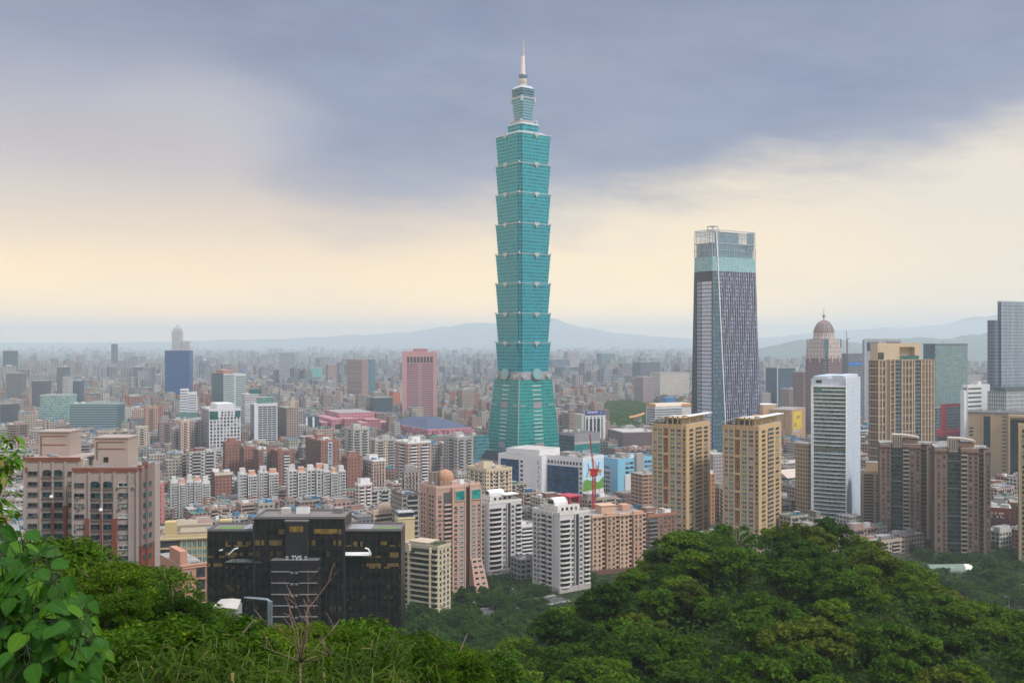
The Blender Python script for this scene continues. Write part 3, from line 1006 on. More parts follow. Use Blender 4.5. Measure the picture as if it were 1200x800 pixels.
# ------------------------------------------------------------------ the tapered grey tower
def make_tapered_tower():
 Y = 1080
 b = Bld('office_tower', 'slender grey tower with white pinstripe fins and an open glazed lattice crown', 'tower', 808.5, 835, 893, 265, Y, 33, short='grey lattice topped tower')
 G = facade('pinstripe_glass', (0.025, 0.033, 0.08), (0.29, 0.33, 0.48), bay=2.6, flo=4.3, fw=0.30, fh=0.6, rough=0.4, grough=0.12, var=0.75, dirt=0.1)
 GL = facade('dark_blue_glass', (0.02, 0.035, 0.06), (0.035, 0.06, 0.085), bay=2.2, flo=4.3, fw=0.8, fh=0.55, line=0.1, linec=(0.09, 0.12, 0.15), rough=0.3, var=0.5)
 CR = facade('crown_pale_glass', (0.17, 0.31, 0.37), (0.24, 0.42, 0.47), bay=1.6, flo=2.2, fw=0.82, fh=0.8, rough=0.3, var=0.2)
 CR2 = facade('crown_grey_glass', (0.12, 0.22, 0.31), (0.18, 0.31, 0.40), bay=1.2, flo=4.0, fw=0.6, fh=0.9, rough=0.3, var=0.25)
 FIN = plain('white_fin', (0.50, 0.51, 0.58), 0.4)
 STL = plain('crown_steel', (0.34, 0.42, 0.50), 0.5)
 w, d, h = b.w, b.d, b.h
 # taper: left edge leans in towards the top, right edge too
 wt = b.sR(884.3)
 z_sh = b.z(317)                       # bottom of the pale crown
 lerp = lambda a, c, t: a + (c - a) * t
 dt = b.sL(814.5)
 quad = lambda t: [(0, 0), (lerp(w, wt, t), 0), (lerp(w, wt, t), lerp(d, dt, t)), (0, lerp(d, dt, t))]
 ts = z_sh / h
 # main shaft; materials per face
 mb = MB()
 p0, p1 = quad(0), quad(ts)
 names = [G, GL, GL, GL]
 for i in range(4):
  j = (i + 1) % 4
  mb.quad([(*p0[i], 0), (*p0[j], 0), (*p1[j], z_sh), (*p1[i], z_sh)], 0 if i == 0 else 1)
 mb.quad([(*p, z_sh) for p in p1], 1)
 mb.build('shaft', [G, GL], b.root)
 # vertical fins on the front
 x_e0, x_e1 = b.sR(851.5), b.sR(840.5)
 nf = 17
 for i in range(nf):
  t = (i + 0.5) / nf
  xb, xt = lerp(x_e0, w - 0.4, t), lerp(x_e1, lerp(w, wt, ts) - 0.4, t)
  mb = MB()
  mb.loft([([(xb - 0.16, -0.55), (xb + 0.16, -0.55), (xb + 0.16, -0.004), (xb - 0.16, -0.004)], 0),
     ([(xt - 0.16, -0.55), (xt + 0.16, -0.55), (xt + 0.16, -0.004), (xt - 0.16, -0.004)], z_sh)])
  mb.build('fin', FIN, b.root)
 # slanting white edge beam
 zt = b.z(271)
 mb = MB()
 xa, xb_ = b.sR(853), b.sR(839.3)
 mb.loft([([(xa - 0.7, -0.9), (xa + 0.5, -0.9), (xa + 0.5, -0.01), (xa - 0.7, -0.01)], 0), ([(xb_ - 0.7, -0.9), (xb_ + 0.5, -0.9), (xb_ + 0.5, -0.01), (xb_ - 0.7, -0.01)], zt)])
 mb.build('edge_beam', plain('edge_white', (0.66, 0.69, 0.72), 0.4), b.root)
 # glass between the corner and the slanting beam
 mb = MB()
 mb.quad([(0.02, -0.06, 0), (xa - 0.7, -0.06, 0), (lerp(xa, xb_, ts) - 0.7, -0.06, z_sh), (0.02, -0.06, z_sh)])
 mb.build('corner_glass', facade('corner_teal_glass', (0.05, 0.09, 0.13), (0.10, 0.18, 0.23), 2.0, 4.3, 0.6, 0.5, rough=0.3, var=0.5), b.root)
 # left face: pale spandrels storey by storey, dark slot at the edge
 n = 52
 y0, y1 = b.sL(834), b.sL(822.5)
 zt2 = b.z(329)
 sp = MB().box(-0.5, -0.01, y0, y1 - 0.4, -1.65, 1.65).mesh('spandrel', [plain('spandrel_pale', (0.44, 0.48, 0.60), 0.5)])
 for k in range(n):
  link('spandrel', sp, b.root, (0, 0, zt2 * (k + 0.5) / n))
 y2 = b.sL(817.5)
 sp2 = MB().box(-0.45, -0.01, y1 + 0.6, y2, -1.5, 1.5).mesh('spandrel', [plain('spandrel_slate', (0.26, 0.30, 0.40), 0.5)])
 for k in range(n):
  link('spandrel', sp2, b.root, (0, 0, zt2 * (k + 0.5) / n))
 # crown: pale band, glazed box, then the open lattice
 q1, q2 = quad(ts), quad(1.0)
 zb = b.z(300)
 mb = MB()
 mb.loft([(q1, z_sh + 0.004), (quad(zb / h), zb)])
 mb.build('crown_band', CR, b.root)
 zc = b.z(284)
 qi = quad(zb / h)
 s_ = lambda q, k: [(q[0][0] + k, q[0][1] + k), (q[1][0] - k, q[1][1] + k), (q[2][0] - k, q[2][1] - k), (q[3][0] + k, q[3][1] - k)]
 MB().loft([(s_(qi, 2.0), zb + 0.004), (s_(qi, 2.2), zc)]).build('crown_box', CR2, b.root)
 mb = MB()
 z_l = b.z(271)
 qq = quad(0.97)
 corners = [(qq[i], q2[i]) for i in range(4)]
 for i in range(4):
  a0, b0 = qi[i], qi[(i + 1) % 4]
  a1, b1 = q2[i], q2[(i + 1) % 4]
  m_ = 24 if i % 2 == 0 else 14
  for k in range(m_ + 1):
   t = k / m_
   p = (lerp(a0[0], b0[0], t), lerp(a0[1], b0[1], t), zb)
   q = (lerp(a1[0], b1[0], t), lerp(a1[1], b1[1], t), z_l + 2.5)
   mb.tube([p, q], 0.32 if k % 4 else 0.5, 4)
  for zq in (zb + 7, zb + 14, zc, z_l - 3, z_l, z_l + 2):
   t = min(1, (zq - zb) / (z_l - zb))
   p = (lerp(a0[0], a1[0], t), lerp(a0[1], a1[1], t), zq)
   q = (lerp(b0[0], b1[0], t), lerp(b0[1], b1[1], t), zq)
   mb.tube([p, q], 0.3, 4)
 mb.build('lattice', STL, b.root)
 # glazed screens on part of the lattice, taller at the corner
 mb = MB()
 x1, x2 = b.sR(838), b.sR(866)
 mb.box(x1, x2, 0.4, 0.7, zb + 0.01, z_l)
 mb.build('crown_screen', CR2, b.root)
 MB().box(b.sR(876), wt - 0.6, 0.4, 0.7, zc - 6, z_l + 1.0).build('crown_screen', CR2, b.root)
 mb = MB()
 mb.box(0.2, 9, 0.3, 8.5, z_l + 0.4, z_l + 1.2)
 for p in ((0.5, 0.6), (8.6, 0.6), (0.5, 8), (8.6, 8)):
  mb.box(p[0] - 0.3, p[0] + 0.3, p[1] - 0.3, p[1] + 0.3, zb + 0.01, b.z(265))
 mb.box(0.2, 9, 0.3, 8.5, b.z(265), b.z(264.4))
 mb.build('roof_frame', STL, b.root)
 b.part('mechanical_recess', DARK, [(b.sL(834), b.sL(823), 0.02, 0.3, b.z(328), b.z(318))], 'L')
 return b.done()
make_tapered_tower()
# ------------------------------------------------------------------ domed tower and its neighbours to the right
def make_domed_tower():
 Y = 1500
 S = Y / 1200
 zpy = lambda py: CAM_H + (400 - py) * S
 root = bpy.data.objects.new('domed_tower', None)
 COL.objects.link(root)
 root.location = ((970.8 - 600) * S, Y + 22, 0)
 root.rotation_euler = (0, 0, radians(36))
 tag(root, 'mauve stone tower with stepped pale shoulders and a ribbed dome', 'tower')
 ANCH.append((970, 395, 'domed tower'))
 BR = facade('mauve_stone', (0.20, 0.135, 0.155), (0.085, 0.075, 0.10), 3.0, 4.0, 0.45, 0.55, vline=0.12, linec=(0.26, 0.19, 0.2), var=0.4)
 PA = facade('pale_ribbed_stone', (0.50, 0.42, 0.40), (0.16, 0.15, 0.17), 2.6, 6.0, 0.4, 0.75, vline=0.14, linec=(0.62, 0.54, 0.52), var=0.4)
 RED = plain('dome_ribs', (0.27, 0.17, 0.16), 0.6)
 def cr(a, n):
  q = [(a - n, -a), (a - n, -a + n), (a, -a + n)]
  out = []
  for k in range(4):
   c, s_ = cos(k * pi / 2), sin(k * pi / 2)
   out += [(x * c - y * s_, x * s_ + y * c) for x, y in q]
  return out
 MB().loft([(cr(20.5, 4), 0), (cr(20.3, 4), zpy(419.5))]).build('shaft', BR, root)
 MB().loft([(cr(20.0, 4.2), zpy(419.5) + 0.004), (cr(19.7, 4.2), zpy(407))]).build('shoulder', PA, root)
 MB().loft([(cr(17.6, 4), zpy(407) + 0.004), (cr(17.2, 4), zpy(397))]).build('shoulder', PA, root)
 oc = lambda r, n=16: [(r * cos(2 * pi * (i + .5) / n), r * sin(2 * pi * (i + .5) / n)) for i in range(n)]
 MB().loft([(oc(15.2), zpy(397) + 0.004), (oc(14.8), zpy(390))]).build('drum', PA, root)
 prof = [(14.6, 390), (14.2, 387.5), (12.8, 384), (10.2, 380), (6.6, 377), (2.6, 375.2)]
 dm = facade('dome_glass', (0.23, 0.165, 0.165), (0.12, 0.10, 0.13), 1.5, 1.7, 0.7, 0.5, line=0.3, linec=(0.36, 0.31, 0.31), var=0.3)
 dome = MB().loft([(oc(r, 24), zpy(p) + 0.006) for r, p in prof]).build('dome', dm, root)
 mb = MB()
 for k in range(12):
  a = 2 * pi * k / 12
  mb.tube([((r + .3) * cos(a), (r + .3) * sin(a), zpy(p)) for r, p in prof], 0.55, 5)
 mb.build('dome_rib', RED, dome)
 MB().cyl(0, 0, zpy(375.3), zpy(371.5), 1.2, 0.8, 8).build('finial', STEEL, root)
 mb = MB()
 mb.loft([([(r * cos(2 * pi * i / 10), r * sin(2 * pi * i / 10)) for i in range(10)], zpy(369.8) + dz) for r, dz in ((0.6, -2.4), (2.0, -1.6), (2.5, 0), (2.0, 1.6), (0.6, 2.4))])
 mb.cyl(0, 0, zpy(369.8) + 2.4, zpy(360), 0.5, 0.15, 6)
 mb.build('spire', plain('spire_bronze', (0.30, 0.22, 0.20), 0.5), root)
 # pale pinnacles on the shoulders, glazed slot up each corner
 for rr, zz, hh in ((26.4, zpy(419.5), 8.0), (22.6, zpy(407), 7.5), (17.8, zpy(397), 6)):
  for k in range(8):
   a = pi / 4 * k + pi / 8
   if rr > 25 and k % 2:
    pass
   x, y = rr * 0.84 * cos(a), rr * 0.84 * sin(a)
   MB().box(-1.0, 1.0, -1.0, 1.0, zz - 6, zz + hh * 0.4).build('pinnacle', PA, root).location = (x, y, 0)
 sl = facade('slot_glass', (0.05, 0.12, 0.16), (0.04, 0.15, 0.19), 2.0, 4.0, 0.9, 0.6, line=0.2, linec=(0.2, 0.3, 0.34), var=0.4)
 for k in range(4):
  a = k * pi / 2 - pi / 4
  o = MB().box(-3.2, 3.2, -0.3, 0.3, 0, zpy(397)).build('corner_slot', sl, root)
  o.rotation_euler = (0, 0, a + pi / 2)
  o.location = (24.2 * cos(a), 24.2 * sin(a), 0)
 return root
make_domed_tower()
def make_right_towers():
 # tower under construction beside the dome
 b = Bld('unfinished_tower', 'grey scaffolded tower frame with a bright blue band beside the domed tower', 'tower', 992, 994, 1012, 414, 1680, 30, d=24, short='scaffolded tower')
 f = facade('bare_floors', (0.20, 0.22, 0.27), (0.07, 0.08, 0.10), 3.2, 3.6, 0.8, 0.6, var=0.6)
 b.body(f, ROOF)
 b.part('blue_netting', plain('netting_blue', (0.02, 0.16, 0.52), 0.7), [(-0.6, b.w + 0.6, -0.8, -0.1, b.z(428.5), b.z(424.5))])
 mb = MB()
 for x in (1, b.w / 2, b.w - 1):
  mb.tube([(x, 1, b.h), (x, 1, b.h + 5)], 0.25, 4)
 for z in (2, 4):
  mb.tube([(1, 1, b.h + z), (b.w - 1, 1, b.h + z)], 0.2, 4)
 mb.build('scaffold', STEEL, b.root)
 b.done()
 x, y, z = at(994.5, 388, 1690)
 root = bpy.data.objects.new('tower_crane', None)
 COL.objects.link(root)
 root.location = (x, y + 8, b.h)
 tag(root, 'thin tower crane with a raised jib on the scaffolded tower', 'crane')
 rd = plain('crane_maroon', (0.25, 0.07, 0.08), 0.5)
 mb = MB()
 mb.box(-0.9, 0.9, -0.9, 0.9, 0.01, z - b.h - 12)
 mb.build('mast', rd, root)
 MB().tube([(0, 0, z - b.h - 12), (-1.5, 0, z - b.h + 1)], 0.5, 5).build('jib', rd, root)
 MB().box(-0.5, 4, -1, 1, z - b.h - 13, z - b.h - 12).build('counterweight', rd, root)
 # grey slab tower behind
 b = Bld('office_tower', 'pale grey slab tower with a dark glazed top bay', 'tower', 1010.5, 1013, 1056, 398, 1600, 22, short='pale grey slab tower')
 b.body(facade('slab_grey', (0.36, 0.36, 0.42), (0.16, 0.19, 0.26), 3.4, 3.8, 0.5, 0.5, var=0.4), ROOF)
 b.part('top_glazing', G_BLUE, [(b.sR(1016), b.sR(1030), 0, 0.3, b.z(411), b.z(401))], 'R')
 b.part('corner_pier', wall('pier_grey', (0.42, 0.42, 0.47)), [(0, b.sR(1015), 0, 0.6, 0, b.h), (b.sR(1030), b.sR(1032), 0, 0.6, 0, b.h)], 'R')
 b.part('top_rail', STEEL, [(0, b.w, 0, 0.6, b.h, b.h + 1.6)])
 b.part('blue_sign', plain('sign_deep_blue', (0.03, 0.09, 0.36), 0.5), [(b.sR(1022), b.sR(1031), 0.4, 0.9, b.z(421), b.z(416))], 'R')
 b.done()
 # green glass block
 b = Bld('glass_office', 'blue green glass office block with a flat dark roof edge above red beams', 'office block', 1082, 1096, 1133.5, 404.5, 1500, 38, short='green glass block')
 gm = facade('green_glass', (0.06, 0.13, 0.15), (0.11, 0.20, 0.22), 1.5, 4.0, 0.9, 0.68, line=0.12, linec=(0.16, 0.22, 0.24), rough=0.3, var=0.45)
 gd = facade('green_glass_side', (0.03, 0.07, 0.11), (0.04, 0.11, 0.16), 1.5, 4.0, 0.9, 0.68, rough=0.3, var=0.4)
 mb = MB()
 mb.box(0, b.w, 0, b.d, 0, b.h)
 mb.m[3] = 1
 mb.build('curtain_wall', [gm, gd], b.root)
 b.part('roof_edge', plain('edge_slate', (0.07, 0.09, 0.13), 0.5), [(-0.4, b.w + 0.4, -0.4, b.d + 0.4, b.h + 0.004, b.h + 2.4)])
 b.part('corner_trim', STEEL, [(b.w - 0.2, b.w + 0.7, -0.5, 0.5, 0, b.h)])
 b.part('antenna', STEEL, [(b.w * 0.35, b.w * 0.35 + 0.7, 6, 6.7, b.h + 2.4, b.h + 9)])
 b.done()
 # red frame over the podium in front of it
 b = Bld('shopping_podium', 'glass shopping podium framed by a thick red portal below the green glass block', 'shopping centre', 1086, 1099, 1141, 478, 1330, 35, short='red framed podium')
 b.body(facade('podium_glass', (0.13, 0.19, 0.23), (0.08, 0.15, 0.19), 2.4, 4.0, 0.85, 0.6, line=0.14, linec=(0.30, 0.36, 0.4), rough=0.3), ROOF)
 rp = plain('portal_red', (0.45, 0.015, 0.05), 0.5)
 z0, z1 = b.z(503), b.z(473.5)
 b.part('red_portal', rp, [(b.sR(1102), b.sR(1108), 0.02, 1.8, z0, z1), (b.sR(1108), b.sR(1127), 0.02, 1.8, b.z(477.5), z1), (-4, b.sR(1130), 0.02, 2.2, b.z(506), z0)], 'R')
 b.part('red_soffit', rp, [(b.sR(1096), b.sR(1130), 2.25, 9, b.z(511), b.z(506))], 'R')
 b.done()
 # right-hand blue tower
 b = Bld('glass_tower', 'tall blue glass tower with a fine white grid cut by the picture edge', 'tower', 1169, 1173.5, 1240, 355, 1300, 30, short='tall blue gridded tower')
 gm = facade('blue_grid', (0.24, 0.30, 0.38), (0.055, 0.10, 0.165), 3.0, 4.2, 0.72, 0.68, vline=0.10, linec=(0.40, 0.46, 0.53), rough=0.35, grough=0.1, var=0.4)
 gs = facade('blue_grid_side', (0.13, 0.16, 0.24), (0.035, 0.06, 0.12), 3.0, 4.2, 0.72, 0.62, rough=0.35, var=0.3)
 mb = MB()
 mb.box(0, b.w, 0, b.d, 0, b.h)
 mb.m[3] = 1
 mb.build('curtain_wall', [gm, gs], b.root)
 b.part('roof_band', plain('band_blue', (0.20, 0.26, 0.34), 0.4), [(-0.2, b.w + 0.2, -0.2, b.d + 0.2, b.h + 0.004, b.h + 2.5)])
 b.fins('R', 0.5, b.w - 0.5, 12, 0, b.h, 0.55, plain('fin_pale_blue', (0.44, 0.50, 0.57), 0.4), 'mullion', 0.45)
 MB().box(-9, -0.01, 3, b.d + 8, 0, b.z(375)).build('side_wing', gs, b.root)
 b.done()
 b = Bld('annex_block', 'low pale ribbed annex wrapping the foot of the tall blue gridded tower', 'office block', 1177, 1179, 1245, 459, 1240, 30, d=25, short='ribbed annex')
 b.body(facade('annex_ribs', (0.34, 0.38, 0.42), (0.06, 0.09, 0.12), 2.4, 5.0, 0.6, 0.75, vline=0.2, linec=(0.5, 0.53, 0.55)), ROOF_D)
 b.part('roof_plant', plain('plant_dark', (0.05, 0.07, 0.09), 0.5), [(4, b.w * 0.8, 4, 18, b.h + 0.004, b.h + 5)])
 b.done()
 # white stepped offices
 b = Bld('office_block', 'white stepped office block with grey ribbon windows left of the tall blue gridded tower', 'office block', 1127.5, 1134, 1160, 451, 1270, 33, short='white stepped offices')
 wm = wall('office_white', (0.62, 0.63, 0.66))
 b.body(wm, ROOF_L)
 n = 13
 b.strips('R', 0.8, b.sR(1150), b.z(520), b.z(453), n, 2.2, G_MID, 'ribbon_window', 0.1)
 b.strips('L', 1, b.d - 1, b.z(520), b.z(453), n, 2.2, G_MID, 'ribbon_window', 0.1)
 b.part('left_wing', wm, [(-6, -0.01, 1, b.d * 0.8, 0, b.z(458))])
 MB().box(b.w, b.w + 18, 3, 20, 0, b.z(461), 0, 1).build('right_wing', [facade('wing_white', (0.52, 0.54, 0.58), (0.10, 0.13, 0.17), 3, 4, 0.6, 0.5), ROOF_L], b.root)
 b.clutter(1, wm, (7, 7, 4), tanks=1)
 b.done()
 # tan stone hall with the dark portal
 b = Bld('stone_hall', 'broad tan stone block with a dark slit and a deep black glass portal', 'government hall', 1133, 1134.5, 1222, 484, 1000, -24, d=60, short='tan stone hall')
 st = wall('tan_stone', K(188, 166, 140), dirt=0.12, joint=4.0)
 b.body(st, ROOF_D)
 b.part('glass_slit', glass('slit_dark_glass', (0.012, 0.03, 0.055), cell=(2, 3)), [(b.sR(1152.5), b.sR(1160.5), 0.0, 0.12, b.z(540), b.z(487))], 'R')
 b.part('slit_jamb', st, [(b.sR(1151), b.sR(1152.4), 0.0, 1.2, b.z(590), b.h), (b.sR(1160.6), b.sR(1163), 0.0, 1.2, b.z(590), b.h)], 'R')
 for k in range(22):
  z = b.z(486 + k * 4.4)
  b.part('slot_window', G_DARK, [(b.sR(1174), b.sR(1179), 0, 0.08, z - 1.4, z - 0.4)], 'R')
 for k in range(3):
  z = b.z(500 + k * 4.0)
  b.part('slot_window', G_DARK, [(b.sR(1136), b.sR(1140.5), 0, 0.08, z - 1.8, z - 0.2)], 'R')
 # portal: posts and lintel standing proud with dark glass between
 pg = glass('portal_glass', (0.010, 0.022, 0.032), cell=(2.2, 4))
 b.part('portal_glass', pg, [(b.sR(1183.5), b.sR(1215), 0.0, 0.2, 2, b.z(490))], 'R')
 b.part('portal_frame', wall('portal_tan', K(198, 176, 150)), [(b.sR(1181.5), b.sR(1183.5), 0, 7, 0, b.z(487)), (b.sR(1181.5), b.sR(1222), 0, 7, b.z(487) + 0.004, b.h)], 'R')
 b.part('roof_edge', ROOF_D, [(-0.5, b.w, -0.5, 2, b.h + 0.004, b.h + 1.2)])
 b.clutter(2, tanks=0)
 b.done()
 # tan block with the yellow banner
 b = Bld('cultural_block', 'tan orange windowless block with a tall yellow banner on its end', 'office block', 901, 928, 944, 480, 1450, 58, short='yellow bannered block')
 st = wall('orange_tan', K(206, 170, 134), dirt=0.15, joint=5)
 b.body(st, ROOF)
 b.part('recess_lines', wall('orange_tan_dark', K(170, 125, 100)), [(b.d * 0.1, b.d * 0.96, 0, 0.15, b.h - 3.8, b.h - 2.8), (b.d * 0.3, b.d * 0.33, 0, 0.15, 0, b.h - 4)], 'L')
 yb = plain('banner_yellow', (0.72, 0.52, 0.02), 0.7)
 bn = b.part('banner', yb, [(b.sR(929.5), b.sR(939), 0.02, 0.3, b.z(504), b.z(483.5))], 'R')
 MB().box(b.sR(930.5), b.sR(933), -0.36, -0.302, b.z(500), b.z(496)).box(b.sR(930), b.sR(938.5), -0.36, -0.302, b.z(500.6), b.z(500.1)).box(b.sR(933), b.sR(937), -0.36, -0.302, b.z(492), b.z(488)).build('banner_print', plain('print_brown', (0.40, 0.25, 0.03), 0.7), bn)
 b.part('banner_foot', plain('banner_grey', (0.45, 0.43, 0.45), 0.7), [(b.sR(929.5), b.sR(937.5), 0.02, 0.25, b.z(507.5), b.z(504.2))], 'R')
 b.part('lower_wing', wall('wing_mauve', K(170, 135, 130)), [(-8, -0.01, b.d * 0.3, b.d, 0, b.h * 0.45)])
 b.done()
 b = Bld('cultural_annex', 'small tan annex with a yellow panel left of the yellow bannered block', 'office block', 892, 894, 910, 474.5, 1480, 30, d=20)
 b.body(st, ROOF_L)
 b.part('yellow_panel', yb, [(b.sR(894.5), b.sR(902.5), 0.02, 0.3, b.z(491), b.z(485))], 'R')
 b.part('cornice', WHITE, [(-0.4, b.w + 0.4, -0.4, b.d + 0.4, b.h + 0.004, b.h + 1)])
 b.done()
make_right_towers()
def make_white_balcony_tower():
 b = Bld('apartment_tower', 'slim white tower with stacked curved glass balconies and a blank white side wall', 'apartment tower', 950.5, 992.5, 1008.3, 444, 800, 62, base=-0.5, short='white balcony tower')
 wm = facade('tower_white', (0.50, 0.57, 0.67), (0.42, 0.49, 0.60), 2.6, 3.4, 0.9, 0.8, var=0.08, dirt=0.05, grough=0.7)
 b.body(wm, ROOF_L)
 zt = b.z(452.5, sL=b.d / 2)
 n = 37
 a0, a1 = b.sL(991.5), b.sL(953.8)
 b.part('window_wall', facade('tower_window_wall', (0.30, 0.35, 0.36), (0.10, 0.17, 0.185), 1.7, zt / n, 0.82, 0.66, var=0.65, rough=0.4), [(a0, a1, 0, 0.12, 0, zt)], 'L')
 # curved balcony edges
 ch = zt / n
 mb = MB()
 N = 14
 for i in range(N):
  t0, t1 = i / N, (i + 1) / N
  o = lambda t: 1.2 + 1.1 * sin(pi * min(1, t * 1.25))
  q0, q1 = a0 + (a1 - a0) * t0, a0 + (a1 - a0) * t1
  pp = [(-o(t0), q0), (0 - 0.12, q0), (-0.12, q1), (-o(t1), q1)]
  mb.loft([(pp[::-1] if False else pp, 0), (pp, 0.34)])
  pq = [(-o(t0), q0), (-o(t0) + 0.12, q0), (-o(t1) + 0.12, q1), (-o(t1), q1)]
  mb.loft([(pq, 0.34), (pq, 0.62)], 0)
 me = mb.mesh('balcony', [plain('balcony_white', (0.78, 0.79, 0.80), 0.5)])
 gl = MB()
 for i in range(N):
  t0, t1 = i / N, (i + 1) / N
  q0, q1 = a0 + (a1 - a0) * t0, a0 + (a1 - a0) * t1
  gl.quad([(-o(t0) + 0.06, q1 if False else q0, 0.62), (-o(t1) + 0.06, q1, 0.62), (-o(t1) + 0.06, q1, 1.35), (-o(t0) + 0.06, q0, 1.35)])
 ge = gl.mesh('balustrade', [glass('balustrade_glass', (0.20, 0.31, 0.32), 0.15, 0.3)])
 for k in range(n):
  if k == 21:
   continue
  p = link('balcony', me, b.root, (0, 0, ch * k))
  link('balustrade', ge, p)
 b.part('garden_storey', plain('garden_ochre', (0.25, 0.22, 0.12), 0.8), [(a0 + 1, a1 - 1, 0.13, 1.0, ch * 21 + 0.3, ch * 21 + 1.2)], 'L')
 b.part('edge_pier', plain('pier_white', (0.78, 0.80, 0.83), 0.5), [(a1, a1 + 1.8, 0, 2.6, 0, zt), (-0.0, a0, 0, 2.2, 0, zt + 8)], 'L')
 b.part('top_glazing', G_GREEN, [(a0 + 1, a1 - 1, 0.14, 1.4, zt - 4.5, zt - 0.6)], 'L')
 b.part('roof_slab', WHITE, [(-2.6, 0, a0, a1, zt - 0.5, zt + 0.5)])
 b.part('roof_crown', wm, [(1.5, b.w - 0.5, 2, b.d * 0.42, b.h + 0.004, b.h + 2.4), (1.5, b.w - 0.5, b.d * 0.55, b.d * 0.95, b.h + 0.004, b.h + 2.0)])
 b.part('roof_plant', DARK, [(0.15, 0.8, b.d * 0.2, b.d * 0.32, b.h - 5, b.h - 2.4), (-0.6, 0.0, b.d * 0.70, b.d * 0.86, b.h - 3.4, b.h - 1.2)])
 b.part('side_joint', plain('joint_grey', (0.45, 0.48, 0.54), 0.6), [(b.w * 0.48, b.w * 0.52, 0, 0.06, 0, b.h)], 'R')
 b.done()
 b = Bld('podium_slab', 'narrow tan block tucked against the left foot of the white balcony tower', 'apartment block', 944.5, 947, 951, 520, 830, 30, d=14)
 b.body(facade('tan_slab', K(190, 165, 130), (0.06, 0.06, 0.06), 3, 3.3), ROOF)
 b.part('cornice', WHITE, [(-0.3, b.w + 0.3, -0.3, b.d + 0.3, b.h + 0.004, b.h + 0.8)])
 b.done()
make_white_balcony_tower()
def make_tall_brown_tower():
 b = Bld('apartment_tower', 'tall tan and brown tower with staggered stone grid and dark window shafts', 'apartment tower', 1018, 1029, 1094.5, 421.5, 900, 24, short='tall tan gridded tower')
 brown = wall('panel_brown', K(132, 108, 92), dirt=0.12)
 tan = wall('frame_tan', K(202, 184, 160), dirt=0.1)
 b.body(brown, ROOF)
 n = 19
 H = b.h
 # three dark glass shafts, tan verticals, tan storey bands two storeys apart
 shafts = [(b.sR(1048.5), b.sR(1056)), (b.sR(1071.5), b.sR(1079))]
 for a, c in shafts:
  b.part('window_shaft', facade('shaft_glass', (0.10, 0.13, 0.15), (0.02, 0.035, 0.05), 6.0, H / (n * 2), 0.96, 0.7, line=0.18, linec=(0.16, 0.2, 0.22), rough=0.3), [(a, c, 0, 0.1, 0, H - 1)], 'R')
 cols = [1029.5, 1033.5, 1037.5, 1043, 1048, 1056.5, 1060.5, 1064.5, 1068.5, 1071.2, 1079.4, 1083.5, 1087, 1090.5, 1094]
 for i, px in enumerate(cols):
  s_ = b.sR(px)
  b.part('pilaster', tan, [(s_ - 0.42, s_ + 0.42, 0, 0.75, 0, H)], 'R')
 segs = [(1029.5, 1037.5), (1043, 1048), (1056.5, 1071.2), (1079.4, 1094)]
 for k in range(1, n + 1):
  z = H * k / n
  for j, (p, q) in enumerate(segs):
   zz = z - (H / n / 2 if j % 2 else 0)
   b.part('storey_band', tan, [(b.sR(p) + 0.42, b.sR(q) - 0.42, 0, 0.5, zz - 0.75, zz - 0.05)], 'R')
 # dark windows between pilasters
 for j, (p, q) in enumerate(((1033.9, 1037.1), (1043.4, 1047.6), (1060.9, 1064.1), (1064.9, 1068.1), (1083.9, 1086.6), (1087.4, 1090.1))):
  b.win('R', b.sR(p), b.sR(q), 0, H - 0.8, 1, n, 0.62, 0.66, 'black')
 for f0, f1 in ((0.15, 0.45), (0.55, 0.85)):
  b.part('side_strip', facade('side_windows', K(150, 122, 100), (0.03, 0.035, 0.045), 3.0, H / (2 * n), 0.6, 0.6), [(b.d * f0, b.d * f1, 0, 0.1, 0, H - 1)], 'L')
 for k in range(1, n + 1):
  b.part('storey_band', tan, [(0.3, b.d, 0, 0.4, H * k / n - 0.75, H * k / n - 0.05)], 'L')
 # crown
 x0, x1 = b.sR(1031.5), b.sR(1082)
 zc = b.z(402)
 y0, y1 = 3.0, max(12.0, b.d - 2)
 MB().box(x0, b.sR(1057), y0, y1, H + 0.004, zc, 0, 1).box(b.sR(1075), x1, y0, y1, H + 0.004, zc, 0, 1).box(b.sR(1057), b.sR(1075), y0, y1, zc - 3.4, zc, 0, 1).box(b.sR(1057), b.sR(1075), y0 + 5, y1, H + 0.004, zc - 3.4, 0, 1).build('crown', [tan, ROOF_L], b.root)
 b.part('roof_balustrade', G_TEAL, [(b.sR(1055), b.sR(1077), -0.3, 0.0, H + 0.2, H + 3.5)], 'R')
 b.part('crown_slot', DARK, [(b.sR(1031.8), b.sR(1038.5), -2.98, -2.7, H - 0.0 + 0.2, b.z(413))], 'R')
 b.part('rooftop_rail', FRAME_D, [(b.sR(1046), b.sR(1060), 5, 7, zc + 0.004, zc + 1.0)])
 return b.done()
make_tall_brown_tower()
